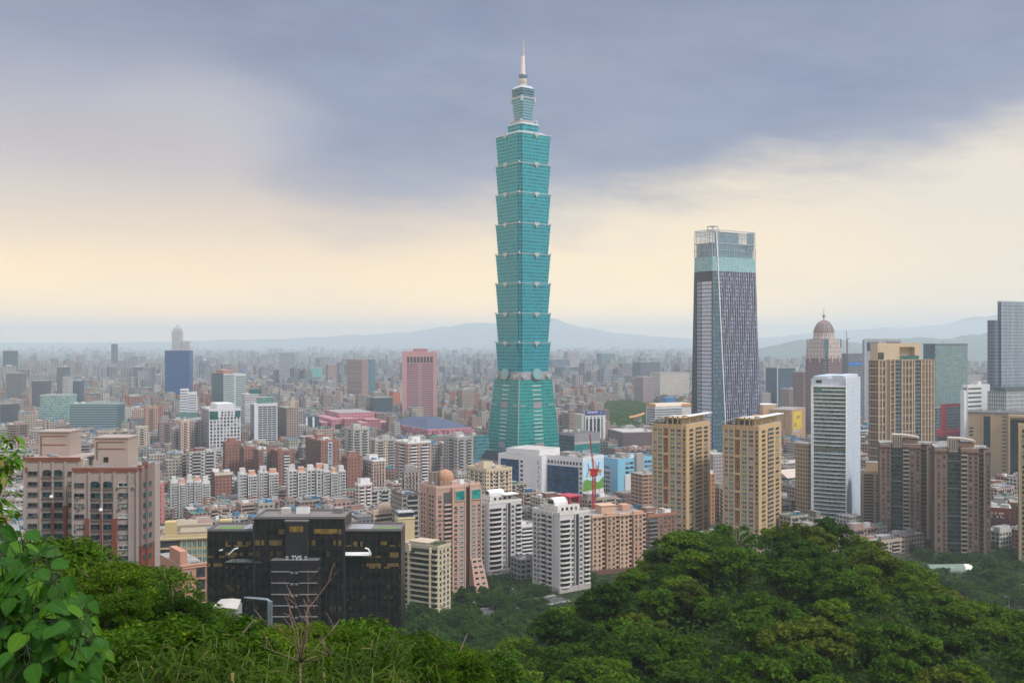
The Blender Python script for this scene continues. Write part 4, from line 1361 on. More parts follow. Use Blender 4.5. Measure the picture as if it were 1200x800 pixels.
def brown_twin(label, px, top, base_py, Y, crown, short):
 """dark brick residential tower: brick bays, dark glazed recesses, pale curved crown"""
 p0, p1, p2, p3, p4, p5 = px
 b = Bld('apartment_tower', label, 'apartment tower', p0, p0, p5, top, Y, -17, d=26, short=short)
 brick = wall('brown_brick_%d' % p0, K(152, 124, 108), dirt=0.15)
 drk = wall('brown_dark', K(84, 66, 62), dirt=0.15)
 cr = wall('crown_cream', K(196, 182, 168), dirt=0.2)
 H = b.h
 n = 24
 X_ = lambda p: b.sR(p)
 b.body(drk, ROOF, y0=2.5)
 mb = MB()
 bays = [(p0, p1), (p2, p3), (p4, p5)]
 for i, (q0, q1) in enumerate(bays):
  mb = MB().box(X_(q0), X_(q1), -0.0 - (1.5 if i == 1 else 0), 2.49, 0, H - (0.8 if i != 1 else 0), 0, 1)
  mb.build('brick_bay', [brick, ROOF], b.root)
  o = 1.5 if i == 1 else 0.0
  wide = X_(q1) - X_(q0)
  if i == 1:
   b.balc('R', X_(q0) + 0.1, X_(q0) + wide * 0.34, 1, H - 2, n, 0.9, 0.8, cr, name='balcony', off=1.5)
   b.win('R', X_(q0) + wide * 0.36, X_(q1) - 0.1, 1, H - 2, 2, n, 0.5, 0.52, 'dark', off=1.5)
  else:
   b.win('R', X_(q0) + wide * 0.12, X_(q1) - 0.1, 1, H - 2, 2 if wide > 6 else 1, n, 0.48, 0.52, 'dark', off=0.0)
  b.part('cornice', drk, [(X_(q0) - 0.3, X_(q1) + 0.3, o - 0.1, o + 0.5, H - 3.6, H - 2.8)], 'R')
 # glazed recess between the first two bays, balcony recess between the last two
 b.part('glazed_recess', facade('recess_glass', (0.045, 0.05, 0.05), (0.035, 0.055, 0.06), 1.6, H / n, 0.9, 0.7, line=0.16, linec=(0.10, 0.11, 0.10), var=0.6, rough=0.3), [(X_(p1) + 0.1, X_(p2) - 0.1, -2.49, -2.2, 0, H - 2)], 'R')
 for k in range(n // 6):
  z = H * (k * 6 + 3) / n
  b.part('recess_ledge', wall('recess_grey', (0.22, 0.24, 0.24)), [(X_(p1) + 0.15, X_(p2) - 0.15, -2.19, -1.0, z, z + 0.5)], 'R')
 b.strips('R', X_(p3) + 0.2, X_(p4) - 0.2, 1, H - 2, n, 1.0, wall('ledge_brown', K(128, 104, 94)), 'balcony', proud=-1.0, inset=2.4)
 b.fins('R', X_(p4) - 1.0, X_(p4) - 0.4, 2, 0, H - 1, 0.35, cr, 'pilaster', 0.4)
 # crown: ribbed cream drum with a pale barrel roof
 c0, c1, pyt = crown
 zc = b.z(pyt)
 MB().box(X_(c0), X_(c0) + (X_(c1) - X_(c0)) * 0.35, 1.5, 12, H - 3, zc, 0, 1).build('crown', [cr, ROOF_L], b.root)
 mb = MB()
 N = 8
 for i in range(N):
  t0, t1 = i / N, (i + 1) / N
  f = lambda t: zc - 0.2 - (zc - H) * 0.25 * t * t
  xa, xb_ = X_(c0) + (X_(c1) - X_(c0)) * (0.35 + 0.65 * t0) + 0.01, X_(c0) + (X_(c1) - X_(c0)) * (0.35 + 0.65 * t1) + 0.01
  mb.quad([(xa, 1.0, f(t0)), (xb_, 1.0, f(t1)), (xb_, 14, f(t1)), (xa, 14, f(t0))])
  mb.quad([(xa, 1.0, f(t0) - 1.0), (xb_, 1.0, f(t1) - 1.0), (xb_, 1.0, f(t1)), (xa, 1.0, f(t0))])
 mb.build('barrel_roof', cr, b.root)
 MB().box(X_(c0) + (X_(c1) - X_(c0)) * 0.36, X_(c1) - 1, 2.5, 12, H + 0.004, H + (zc - H) * 0.5).build('roof_house', brick, b.root)
 for k in range(4):
  q = X_(c0) + (X_(c1) - X_(c0)) * 0.35 * (k + 0.5) / 4
  b.part('crown_slot', DARK, [(q - 0.25, q + 0.25, -1.49, -1.3, H - 2, zc - 1)], 'R')
 mb = MB()
 r = b.rng
 for i in range(60):
  x, y = r.uniform(X_(c1), X_(p5) - 1), r.uniform(0.4, 3)
  z = H + r.uniform(0, 1.1)
  mb.quad([(x + r.uniform(-.5, .5), y + r.uniform(-.5, .5), z + r.uniform(-.3, .5)) for _ in range(4)])
 mb.build('roof_planting', foliage('roof_green', (0.02, 0.05, 0.012), (0.05, 0.09, 0.02)), b.root)
 return b.done()
brown_twin('dark brown brick tower with cream crown in front of the tall tan gridded tower', (1031, 1044, 1058, 1079, 1088, 1095), 519, 637, 760, (1046, 1078, 508.5), 'first brown brick tower')
brown_twin('dark brown brick tower with cream crown beside the tan stone hall', (1095.5, 1110, 1126, 1147, 1155, 1161), 524, 655, 715, (1112, 1144, 512.5), 'second brown brick tower')
def make_small_right():
 b = Bld('apartment_block', 'small tan block with dark balcony slots left of the brown brick towers', 'apartment block', 1009, 1010, 1031, 553, 795, -17, d=20, w=14)
 tanm = wall('small_tan', K(178, 152, 128))
 b.body(tanm, ROOF)
 n = 19
 b.strips('R', 1.5, 8.5, 3, b.h - 1, n, 1.5, DARK, 'balcony_slot', 0.1)
 b.win('R', 9.5, 13, 3, b.h - 1, 1, n, 0.4, 0.5, 'dark')
 MB().box(3, 12, 3, 12, b.h + 0.004, b.z(541.5), 0, 1).build('crown', [wall('crown_ochre', K(214, 184, 148)), ROOF], b.root)
 b.parapet(tanm, 1.0)
 b.done()
 b = Bld('apartment_tower', 'sliver of a tan tower with dark windows at the right edge', 'apartment tower', 1194, 1194.6, 1216, 500, 690, -24, d=20, w=13, short='tan edge tower')
 tanm = wall('edge_tan', K(200, 178, 142))
 b.body(tanm, ROOF)
 b.win('R', 0.8, 5.4, 2, b.h - 1, 1, 26, 0.62, 0.55, 'dark')
 b.win('R', 6.5, 12.5, 2, b.h - 1, 2, 26, 0.62, 0.55, 'dark')
 b.part('quoin', wall('quoin_tan', K(222, 196, 150)), [(-0.1, 0.6, 0.0, 0.3, 0, b.h), (5.6, 6.3, 0.0, 0.3, 0, b.h)], 'R')
 b.parapet(tanm)
 b.done()
 b = Bld('brick_block', 'low red brick block with small white lettering beside the second brown brick tower', 'apartment block', 1160, 1160.8, 1183, 594, 780, -22, d=22, w=14.5, short='red brick block')
 rb = wall('red_brick', K(128, 62, 54))
 b.body(rb, ROOF_L)
 b.win('R', 0.6, 13.8, 1, b.h - 6.5, 4, 8, 0.6, 0.5, 'dark')
 # white signs on the wall: two short rows of lettering too small to read
 wl = plain('sign_white', (0.6, 0.58, 0.58), 0.6)
 sg = b.part('sign_lettering', wl, [(0.6 + k * 1.25, 0.6 + k * 1.25 + 0.9, 0.02, 0.16, b.h - 5.0, b.h - 3.6) for k in (0, 2, 4, 5, 6)] + [(0.6, 1.1, 0.02, 0.16, b.h - 7.4, b.h - 6.0), (4.2, 5.2, 0.02, 0.16, b.h - 7.6, b.h - 6.1), (6.8, 7.8, 0.02, 0.16, b.h - 7.6, b.h - 6.1)], 'R')
 b.clutter(3, wall('shed_grey', (0.26, 0.27, 0.28)), (7, 7, 6))
 b.done()
 b = Bld('brick_block', 'orange brown brick block between the red brick block and the tan edge tower', 'apartment block', 1183, 1183.6, 1198, 588, 800, -22, d=20, w=9.6)
 b.body(wall('orange_brick', K(150, 96, 66)), ROOF)
 b.win('R', 0.5, 9, 1, b.h - 1, 3, 10, 0.6, 0.5, 'dark')
 b.clutter(1)
 b.done()
make_small_right()
def beige_tower(label, pL, pC, pR, top, Y, short):
 """tan residential tower: broad glazed left front, narrow punched right front, white curved roof blade"""
 b = Bld('apartment_tower', label, 'apartment tower', pL, pC, pR, top, Y, 58, short=short)
 tan = wall('beige_tile', K(212, 180, 138), dirt=0.12)
 tan2 = wall('beige_tile_light', K(222, 190, 146), dirt=0.1)
 rec = wall('beige_recess', K(160, 112, 78))
 H, d, w = b.h, b.d, b.w
 b.body(tan, ROOF_L)
 n = 26
 L = lambda f: d * (1 - f)               # f runs left to right across the left front
 cols = [(0.03, 0.13, 'mid'), (0.15, 0.29, 'green'), (0.52, 0.66, 'green'), (0.70, 0.84, 'mid')]
 for f0, f1, sty in cols:
  b.win('L', L(f1), L(f0), 2, H - 3, 1, n, 0.86, 0.62, sty)
 b.part('entry_recess', rec, [(L(0.47), L(0.32), 0.0, 0.12, 2, H - 3)], 'L')
 b.win('L', L(0.43), L(0.36), 2, H - 3, 1, n, 0.5, 0.4, 'dark', off=0.12)
 for k in range(0, n + 1, 4):
  z = 2 + (H - 5) * k / n
  b.part('recess_beam', tan2, [(L(0.475), L(0.315), 0.13, 1.0, z - 1.0, z + 0.5)], 'L')
 for f in (0.0, 0.14, 0.305, 0.485, 0.68, 0.86, 0.985):
  b.part('pilaster', tan2, [(max(0.01, L(f) - 0.45), L(f) + 0.45, 0.0, 0.7, 0, H)], 'L')
 for k in range(0, n, 2):
  z = 2 + (H - 5) * k / n
  b.part('storey_band', tan2, [(L(0.29), L(0.02), 0.0, 0.4, z - 0.2, z + 0.5), (L(0.85), L(0.5), 0.0, 0.4, z - 0.2, z + 0.5)], 'L')
 b.win('L', L(0.975), L(0.88), 2, H - 3, 1, n, 0.6, 0.5, 'dark')
 # right front
 b.win('R', w * 0.06, w * 0.30, 2, H - 3, 1, n, 0.62, 0.5, 'dark')
 b.win('R', w * 0.68, w * 0.94, 2, H - 3, 1, n, 0.6, 0.5, 'dark')
 b.balc('R', w * 0.36, w * 0.64, 2, H - 3, n, 0.8, 0.9, tan, G_MID)
 b.part('corner_balcony', tan2, [(w - 0.3, w + 1.2, 0.2, 3, 2 + (H - 5) * k / n, 2 + (H - 5) * k / n + 1.2) for k in range(n)])
 # roof pergola: columns and the white curved blade dropping to the left
 mb = MB()
 z_hi = b.z(top - 9.5)
 N = 12
 for i in range(N):
  f0, f1 = i / N, (i + 1) / N
  zz = lambda f: z_hi - (7.5 if f < 1 else 0) * max(0.0, 0.55 - f) ** 1.6 * 1.5
  y0, y1 = L(f0 * 1.0) + (1.5 if i == 0 else 0), L(f1)
  for (a0, a1, z0_, z1_) in ((y1, y0, zz(f1), zz(f0)),):
   P = [(-1.2, a1, z1_), (-1.2, a0, z0_), (4.5, a0, z0_), (4.5, a1, z1_)]
   mb.quad([(x, y, z + 0.45) for x, y, z in P][::-1])
   mb.quad(P)
   mb.quad([(-1.2, a0, z0_), (-1.2, a1, z1_), (-1.2, a1, z1_ + 0.45), (-1.2, a0, z0_ + 0.45)])
 mb.box(-1.2, w + 2.0, -1.6, 4.0, z_hi + 0.004, z_hi + 0.45)
 mb.build('roof_blade', WHITE, b.root)
 cl = []
 for f in (0.08, 0.26, 0.42, 0.58, 0.72, 0.88):
  cl.append((0.4, 1.2, L(f) - 0.4, L(f) + 0.4, H + 0.004, z_hi - (7.5 * max(0.0, 0.55 - f) ** 1.6 * 1.5) - 0.05))
 for q in (0.12, 0.5, 0.88):
  cl.append((w * q - 0.4, w * q + 0.4, 0.4, 1.2, H + 0.004, z_hi - 0.05))
 b.part('roof_column', tan2, cl)
 b.part('roof_house', tan, [(3, w - 3, 4.2, d * 0.7, H + 0.004, H + 4.5)])
 b.part('roof_dark', DARK, [(1.4, 2.9, d * 0.25, d * 0.62, H + 0.004, H + 3.2)])
 mb = MB()
 r = b.rng
 for i in range(260):
  x, y = r.uniform(0.2, 2.2), L(r.choice([r.uniform(0.05, 0.22), r.uniform(0.2, 0.35)]))
  z = H + abs(r.gauss(0.9, 0.7))
  mb.quad([(x + r.uniform(-.5, .5), y + r.uniform(-.5, .5), z + r.uniform(-.4, .4)) for _ in range(4)])
 mb.build('roof_planting', foliage('roof_green', (0.02, 0.05, 0.012), (0.05, 0.09, 0.02)), b.root)
 return b.done()
beige_tower('tan tower under a white roof blade just left of the grey lattice topped tower', 765, 805, 832, 497.5, 760, 'left tan tower')
beige_tower('tan tower under a white roof blade carrying satellite dishes, right of the lattice topped tower', 848, 890, 915.5, 499, 740, 'right tan tower')
x, y, z = at(879, 488, 752)
for i in range(3):
 o = bpy.data.objects.new('satellite_dish', None)
 COL.objects.link(o)
 o.location = (x + i * 3.2 - 1, y + 3, z - 2.6)
 tag(o, 'white satellite dish on the roof of the right tan tower', 'satellite dish', 'satellite dishes on the tan tower')
 MB().tube([(0, 0, -0.8), (0, 0, 0.9)], 0.12, 5).build('pole', STEEL, o)
 mb = MB()
 rings = []
 for rr, dy in ((0.15, 0.0), (0.8, -0.12), (1.3, -0.4)):
  rings.append([(rr * cos(2 * pi * k / 14), dy, 1.4 + rr * sin(2 * pi * k / 14)) for k in range(14)])
 for a, c in zip(rings, rings[1:]):
  for k in range(14):
   j = (k + 1) % 14
   mb.quad([a[k], a[j], c[j], c[k]])
 mb.build('dish', WHITE, o)
# ------------------------------------------------------------------ named buildings of the left and the middle
def simple(name, label, cat, L, C, R, top, Y, th, fr, fl=None, roof=None, d=None, w=None, short=None, par=None, big=None, n=1, tanks=1, base=0.0, group=None):
 b = Bld(name, label, cat, L, C, R, top, Y, th, base=base, d=d, w=w, short=short, group=group)
 mb = MB()
 mb.box(0, b.w, 0, b.d, 0, b.h, 0, 2)
 if fl is not None:
  mb.m[3] = 1
 mb.build('wall', [fr, fl or fr, roof or ROOF], b.root)
 if par:
  b.parapet(par, 1.2, out=0.15)
 if n or big or tanks:
  b.clutter(n, par, big, tanks=tanks)
 return b
def make_far_named():
 # royal blue tower and the pale spired tower behind it
 bl = facade('royal_blue_glass', (0.008, 0.055, 0.19), (0.012, 0.075, 0.24), 3.0, 4.0, 0.7, 0.6, rough=0.3, var=0.25)
 b = simple('glass_tower', 'plain royal blue glass tower on the far left', 'tower', 192.5, 193.2, 222, 412, 2350, 6, bl, roof=ROOF_D, d=40, short='royal blue tower', n=0, tanks=0)
 b.part('roof_rim', plain('rim_navy', (0.02, 0.06, 0.16), 0.5), [(-0.3, b.w + 0.3, -0.3, b.d + 0.3, b.h + 0.01, b.h + 2.5)])
 b.part('podium', wall('podium_rose', (0.22, 0.16, 0.17)), [(b.w * 0.3, b.w * 1.05, -14, -0.1, 0, b.z(466))])
 b.done()
 Y = 4700
 S = Y / 1200
 root = bpy.data.objects.new('spired_tower', None)
 COL.objects.link(root)
 root.location = ((208 - 600) * S, Y, 0)
 tag(root, 'pale hazy tower with a pyramid top rising behind the royal blue tower', 'tower')
 ps = facade('hazy_stone', (0.40, 0.38, 0.40), (0.2, 0.2, 0.24), 5, 4, 0.5, 0.5)
 zp = lambda py: CAM_H + (400 - py) * S
 q = lambda a: [(-a, -a), (a, -a), (a, a), (-a, a)]
 MB().loft([(q(20), 0), (q(20), zp(388))]).build('shaft', ps, root)
 MB().loft([(q(17), zp(388) + 0.01), (q(15), zp(385)), (q(6), zp(382.4)), (q(1), zp(380.4))]).build('pyramid_top', plain('hazy_roof', (0.34, 0.30, 0.36), 0.6), root)
 MB().loft([([(22, -14), (54, -14), (54, 16), (22, 16)], 0), ([(22, -14), (54, -14), (54, 16), (22, 16)], zp(399.5))]).build('side_block', ps, root)
 # slabs and towers in the haze
 gs = facade('haze_slab_grey', (0.30, 0.32, 0.38), (0.12, 0.15, 0.2), 3.6, 3.8, 0.55, 0.6, vline=0.1, linec=(0.38, 0.4, 0.45))
 b = simple('office_tower', 'grey ribbed slab tower standing alone in the haze left of the pink tower', 'tower', 325.8, 327, 345, 413.5, 2900, 12, gs, d=40, short='grey ribbed slab', n=0)
 b.parapet(STEEL, 2)
 b.done()
 bs = facade('brown_slab', (0.30, 0.20, 0.20), (0.12, 0.09, 0.11), 3.2, 3.6, 0.6, 0.45, vline=0.12, linec=(0.36, 0.25, 0.25))
 b = simple('office_tower', 'brown pink slab tower with a vertical crease left of the pink tower', 'tower', 406.5, 424, 432, 421, 2350, 40, bs, facade('brown_slab_lit', (0.36, 0.25, 0.245), (0.17, 0.13, 0.15), 60, 3.6, 1.0, 0.4), short='brown slab tower', n=1)
 b.done()
 tb = facade('teal_slab', (0.09, 0.20, 0.26), (0.06, 0.16, 0.22), 2.5, 3.8, 0.8, 0.6)
 simple('glass_tower', 'thin teal glass tower tucked behind the brown slab tower', 'tower', 432.2, 433, 440, 421, 2480, 20, tb, d=30, n=0, tanks=0).done()
 # pink tower
 pk = K(202, 158, 162)
 b = Bld('office_tower', 'tall pink tower with a dark window grid and dark openings near the top', 'tower', 470, 471.3, 512, 413, 1850, 4, d=42, short='pink tower')
 pm = wall('pink_tile', pk, dirt=0.12)
 b.body(pm, ROOF)
 gl = facade('pink_grid', K(192, 146, 152), (0.10, 0.07, 0.10), 2.0, 4.1, 0.66, 0.62, var=0.3)
 a0, a1 = b.sR(476.5), b.sR(507.5)
 b.part('window_grid', gl, [(a0, a1, 0, 0.15, 0, b.z(426))], 'R')
 for k in range(4):
  q = a0 + (a1 - a0) * (0.44 + k * 0.04)
  b.part('pale_mullion', plain('mullion_pale', (0.62, 0.5, 0.53), 0.6), [(q - 0.18, q + 0.18, 0.16, 0.5, 0, b.z(426))], 'R')
 for k in range(8):
  q = a0 + (a1 - a0) * (k + 0.5) / 8
  b.part('top_opening', DARK, [(q - 2.2, q + 2.2, 0, 0.12, b.z(425), b.z(418))], 'R')
 b.part('roof_house', wall('pink_roofhouse', K(190, 130, 138)), [(b.w * 0.3, b.w * 0.72, 8, 30, b.h + 0.01, b.z(408.5))])
 b.parapet(pm, 1.6)
 b.part('side_pier', pm, [(0.0, a0, 0.0, 0.9, 0, b.h), (a1, b.w, 0.0, 0.9, 0, b.h)], 'R')
 b.clutter(2, pm, tanks=2)
 b.done()
 # pink complex, stepped wings and the dark blue roofed hall
 pf = facade('pink_wings', K(200, 136, 150), (0.14, 0.08, 0.11), 5.2, 5.0, 0.35, 0.45, line=0.1, linec=K(214, 160, 170))
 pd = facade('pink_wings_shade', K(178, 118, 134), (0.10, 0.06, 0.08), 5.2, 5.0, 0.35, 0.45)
 b = Bld('pink_complex', 'stepped pink masonry complex of terraced wings left of the pink tower', 'office complex', 373, 402, 444, 485, 1640, 25, short='stepped pink complex')
 MB().box(b.w * 0.0, b.w, b.d * 0.15, b.d * 0.7, 0, b.h, 0, 1).build('main_wing', [pf, ROOF], b.root)
 for i, (x0, x1, y0, y1, hh) in enumerate(((-2, b.w * 0.34, -16, b.d * 0.15, 0.8), (b.w * 0.36, b.w * 0.6, -22, b.d * 0.14, 0.62), (b.w * 0.62, b.w * 0.98, -12, b.d * 0.14, 0.72), (-20, -0.3, -4, b.d * 0.6, 0.78), (-34, -20.2, 4, b.d * 0.7, 0.62), (b.w + 0.2, b.w + 20, -6, b.d * 0.5, 0.55))):
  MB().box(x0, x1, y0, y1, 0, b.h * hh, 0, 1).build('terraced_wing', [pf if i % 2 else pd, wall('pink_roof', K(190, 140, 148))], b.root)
 b.part('dark_opening', DARK, [(-14, -4, -4.2, -3.9, 4, 18)])
 b.part('side_annex', wall('annex_navy', (0.04, 0.06, 0.1)), [(-70, -36, 10, 40, 0, b.h * 0.9)])
 b.part('annex_stripe', WHITE, [(-58, -55, 9.4, 9.9, 0, b.h * 0.88), (-47, -44, 9.4, 9.9, 0, b.h * 0.88)])
 b.done()
 b = Bld('pink_hall', 'wide pink hall under a broad dark blue hipped roof in front of the pink tower', 'exhibition hall', 452, 500, 553, 503, 1560, 28, short='blue roofed pink hall')
 MB().box(0, b.w, 0, b.d, 0, b.h, 0, 1).build('wall', [pf, ROOF], b.root)
 rb = plain('roof_navy', (0.035, 0.055, 0.12), 0.5)
 z0, z1 = b.h + 0.01, b.h + 11
 w, d = b.w, b.d
 MB().loft([([(2, 2), (w - 2, 2), (w - 2, d - 2), (2, d - 2)], z0), ([(w * .3, d * .3), (w * .7, d * .3), (w * .7, d * .7), (w * .3, d * .7)], z1)]).build('hipped_roof', rb, b.root)
 for i in range(9):
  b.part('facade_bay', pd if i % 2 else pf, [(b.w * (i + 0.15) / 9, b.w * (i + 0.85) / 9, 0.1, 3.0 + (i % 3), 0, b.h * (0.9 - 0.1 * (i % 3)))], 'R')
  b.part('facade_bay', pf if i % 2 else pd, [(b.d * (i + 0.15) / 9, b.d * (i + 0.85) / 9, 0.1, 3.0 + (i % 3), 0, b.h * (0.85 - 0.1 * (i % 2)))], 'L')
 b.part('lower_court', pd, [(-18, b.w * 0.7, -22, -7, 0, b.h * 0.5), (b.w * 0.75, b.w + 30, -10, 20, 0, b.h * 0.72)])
 b.done()
 # teal banded wide block and pale green block
 tw = wall('band_pale', (0.30, 0.40, 0.42), dirt=0.1)
 b = Bld('office_block', 'wide teal office block striped by ten window bands behind the grey pink apartments', 'office block', 81, 81.5, 137.5, 473.5, 1600, 0, d=30, w=75, short='teal striped block')
 b.body(wall('band_teal', (0.035, 0.10, 0.13)), ROOF)
 b.strips('R', 0.2, b.w - 0.2, 6, b.h - 1, 12, 1.25, tw, 'pale_band', 0.25)
 b.strips('T', 0.2, b.d, 6, b.h - 1, 12, 1.0, wall('band_mid', (0.10, 0.16, 0.18)), 'pale_band', 0.2)
 b.parapet(tw, 1.5, out=0.2)
 b.clutter(2, tw, (20, 8, 4))
 b.done()
 gf = facade('pale_green_glass', (0.26, 0.40, 0.39), (0.14, 0.27, 0.27), 3.2, 4, 0.72, 0.55, var=0.7)
 b = simple('office_block', 'pale green glass block with a mottled front on the far left', 'office block', 46.5, 46.8, 79.5, 463.5, 1760, 0, gf, roof=ROOF_L, d=36, w=48, short='pale green block', n=1)
 b.parapet(wall('green_rim', (0.34, 0.42, 0.42)), 1.5, out=0.3)
 b.done()
 # left haze slabs
 for (L, R, top, Y, c, lb) in ((3, 16, 411, 3100, (0.07, 0.12, 0.17), 'dark slate tower leaning over the haze at the far left edge'),
          (7, 24, 437, 2300, (0.14, 0.15, 0.17), 'grey brown slab below the dark slate tower at the far left'),
          (37, 53, 446, 2050, (0.09, 0.11, 0.15), 'dark grey office slab left of the pale green block'),
          (66, 76, 430, 2450, (0.12, 0.15, 0.19), 'narrow grey slab tower behind the pale green block'),
          (130, 135, 403, 4200, (0.08, 0.12, 0.18), 'thin far tower left of the royal blue tower'),
          (155, 178, 430, 2900, (0.10, 0.15, 0.22), 'blue grey slab left of the royal blue tower'),
          (0, 13, 473, 1700, (0.08, 0.10, 0.13), 'dark block with white roof rim at the left edge'),
          (73, 80, 442, 2300, (0.40, 0.40, 0.42), 'white pencil tower above the pale green block'),
          (85, 92, 446, 2200, (0.06, 0.10, 0.15), 'small dark blue glass slab behind the teal striped block')):
  b = simple('office_tower', lb, 'tower', L, L + 0.3, R, top, Y, 0, facade('haze_%d' % L, c, tuple(x * 0.5 for x in c), 3.4, 3.7, 0.6, 0.55), d=26, w=(R - L) / 1200 * Y, n=1, par=STEEL)
  b.done()
 for (L, R, top, Y, c, lb) in ((437, 460, 466, 2000, (0.06, 0.09, 0.13), 'dark blue grey block left of the pink tower base'),
          (459, 469, 459, 2250, (0.50, 0.16, 0.09), 'small orange red block just left of the pink tower'),
          (540, 556, 457, 2050, (0.30, 0.24, 0.20), 'tan tower block between the pink tower and the tall teal tower'),
          (362, 378, 431, 3100, (0.16, 0.45, 0.42), 'hazy aqua block left of the brown slab tower'),
          (383, 394, 427, 2900, (0.32, 0.24, 0.24), 'hazy rose slab left of the brown slab tower')):
  b = simple('office_tower', lb, 'tower', L, L + 1.5, R, top, Y, 24, facade('mid_%d' % L, c, tuple(x * 0.4 for x in c), 3.2, 3.6, 0.5, 0.5), d=30, n=1, par=STEEL)
  b.done()
 for (L, R, top, Y, c, lb) in ((664, 680, 412, 4300, (0.34, 0.33, 0.38), 'pale hazy slab right of the tall teal tower'),
          (703, 720, 414, 4100, (0.14, 0.22, 0.27), 'blue hazy slab behind the dark green park'),
          (749, 774, 424, 3000, (0.12, 0.14, 0.19), 'dark hazy block left of the grey lattice topped tower'),
          (655, 682, 430, 3300, (0.10, 0.12, 0.16), 'wide dark hazy block right of the tall teal tower'),
          (645, 668, 421, 4000, (0.10, 0.15, 0.22), 'low blue hazy slab against the tall teal tower'),
          (772, 808, 437, 2500, (0.50, 0.46, 0.42), 'long cream block left of the grey lattice topped tower'),
          (752, 766, 442, 2350, (0.30, 0.24, 0.26), 'rose brown block above the blue shed near the park')):
  b = simple('office_tower', lb, 'office block', L, L + 1.5, R, top, Y, 24, facade('park_%d' % L, c, tuple(x * 0.45 for x in c), 3.2, 3.6, 0.5, 0.5), d=40, n=1, par=STEEL)
  b.done()
 b = simple('blue_shed', 'bright blue sheeted shed beyond the park left of the grey lattice topped tower', 'shed', 779, 780, 791, 466, 2200, 20, plain('shed_blue', (0.012, 0.15, 0.42), 0.5), d=20, n=0, tanks=0, roof=plain('shed_blue_roof', (0.02, 0.2, 0.5), 0.5))
 b.part('door', DARK, [(b.w * 0.3, b.w * 0.6, 0, 0.1, 0, 4)], 'R')
 b.done()
 # blue grey towers left of the domed tower
 bg = facade('blue_office', (0.05, 0.09, 0.14), (0.03, 0.08, 0.13), 2.4, 4.0, 0.75, 0.6, vline=0.12, linec=(0.10, 0.17, 0.23), rough=0.35)
 b = simple('glass_tower', 'dark blue office tower with a pale side pier left of the domed tower', 'tower', 909.5, 910.5, 935, 431, 1900, 20, bg, d=36, short='dark blue office tower', n=0, par=STEEL)
 b.part('side_pier', wall('pier_pale', (0.44, 0.46, 0.5)), [(b.sR(932), b.w, 0, 0.8, 0, b.h), (b.sR(910.5), b.sR(911.5), 0, 0.8, 0, b.h)], 'R')
 b.done()
 for (L, R, top, Y, c, lb) in ((924, 937, 456, 1720, (0.28, 0.22, 0.22), 'rose grey block at the foot of the dark blue office tower'),
          (936, 950, 434, 1950, (0.13, 0.16, 0.22), 'grey blue slab between the dark blue office tower and the domed tower'),
          (940, 952, 436, 1620, (0.24, 0.17, 0.17), 'maroon slab hugging the left of the domed tower'),
          (892, 904, 461, 1900, (0.34, 0.30, 0.30), 'pale block behind the yellow bannered block'),
          (1133, 1150, 440, 2200, (0.34, 0.34, 0.36), 'pale hazy block behind the white stepped offices'),
          (1150, 1168, 447, 2300, (0.25, 0.28, 0.33), 'grey hazy block left of the tall blue gridded tower')):
  b = simple('office_tower', lb, 'office block', L, L + 1, R, top, Y, 20, facade('right_%d' % L, c, tuple(x * 0.4 for x in c), 3.0, 3.6, 0.5, 0.5), d=26, n=1, par=STEEL)
  b.done()
make_far_named()
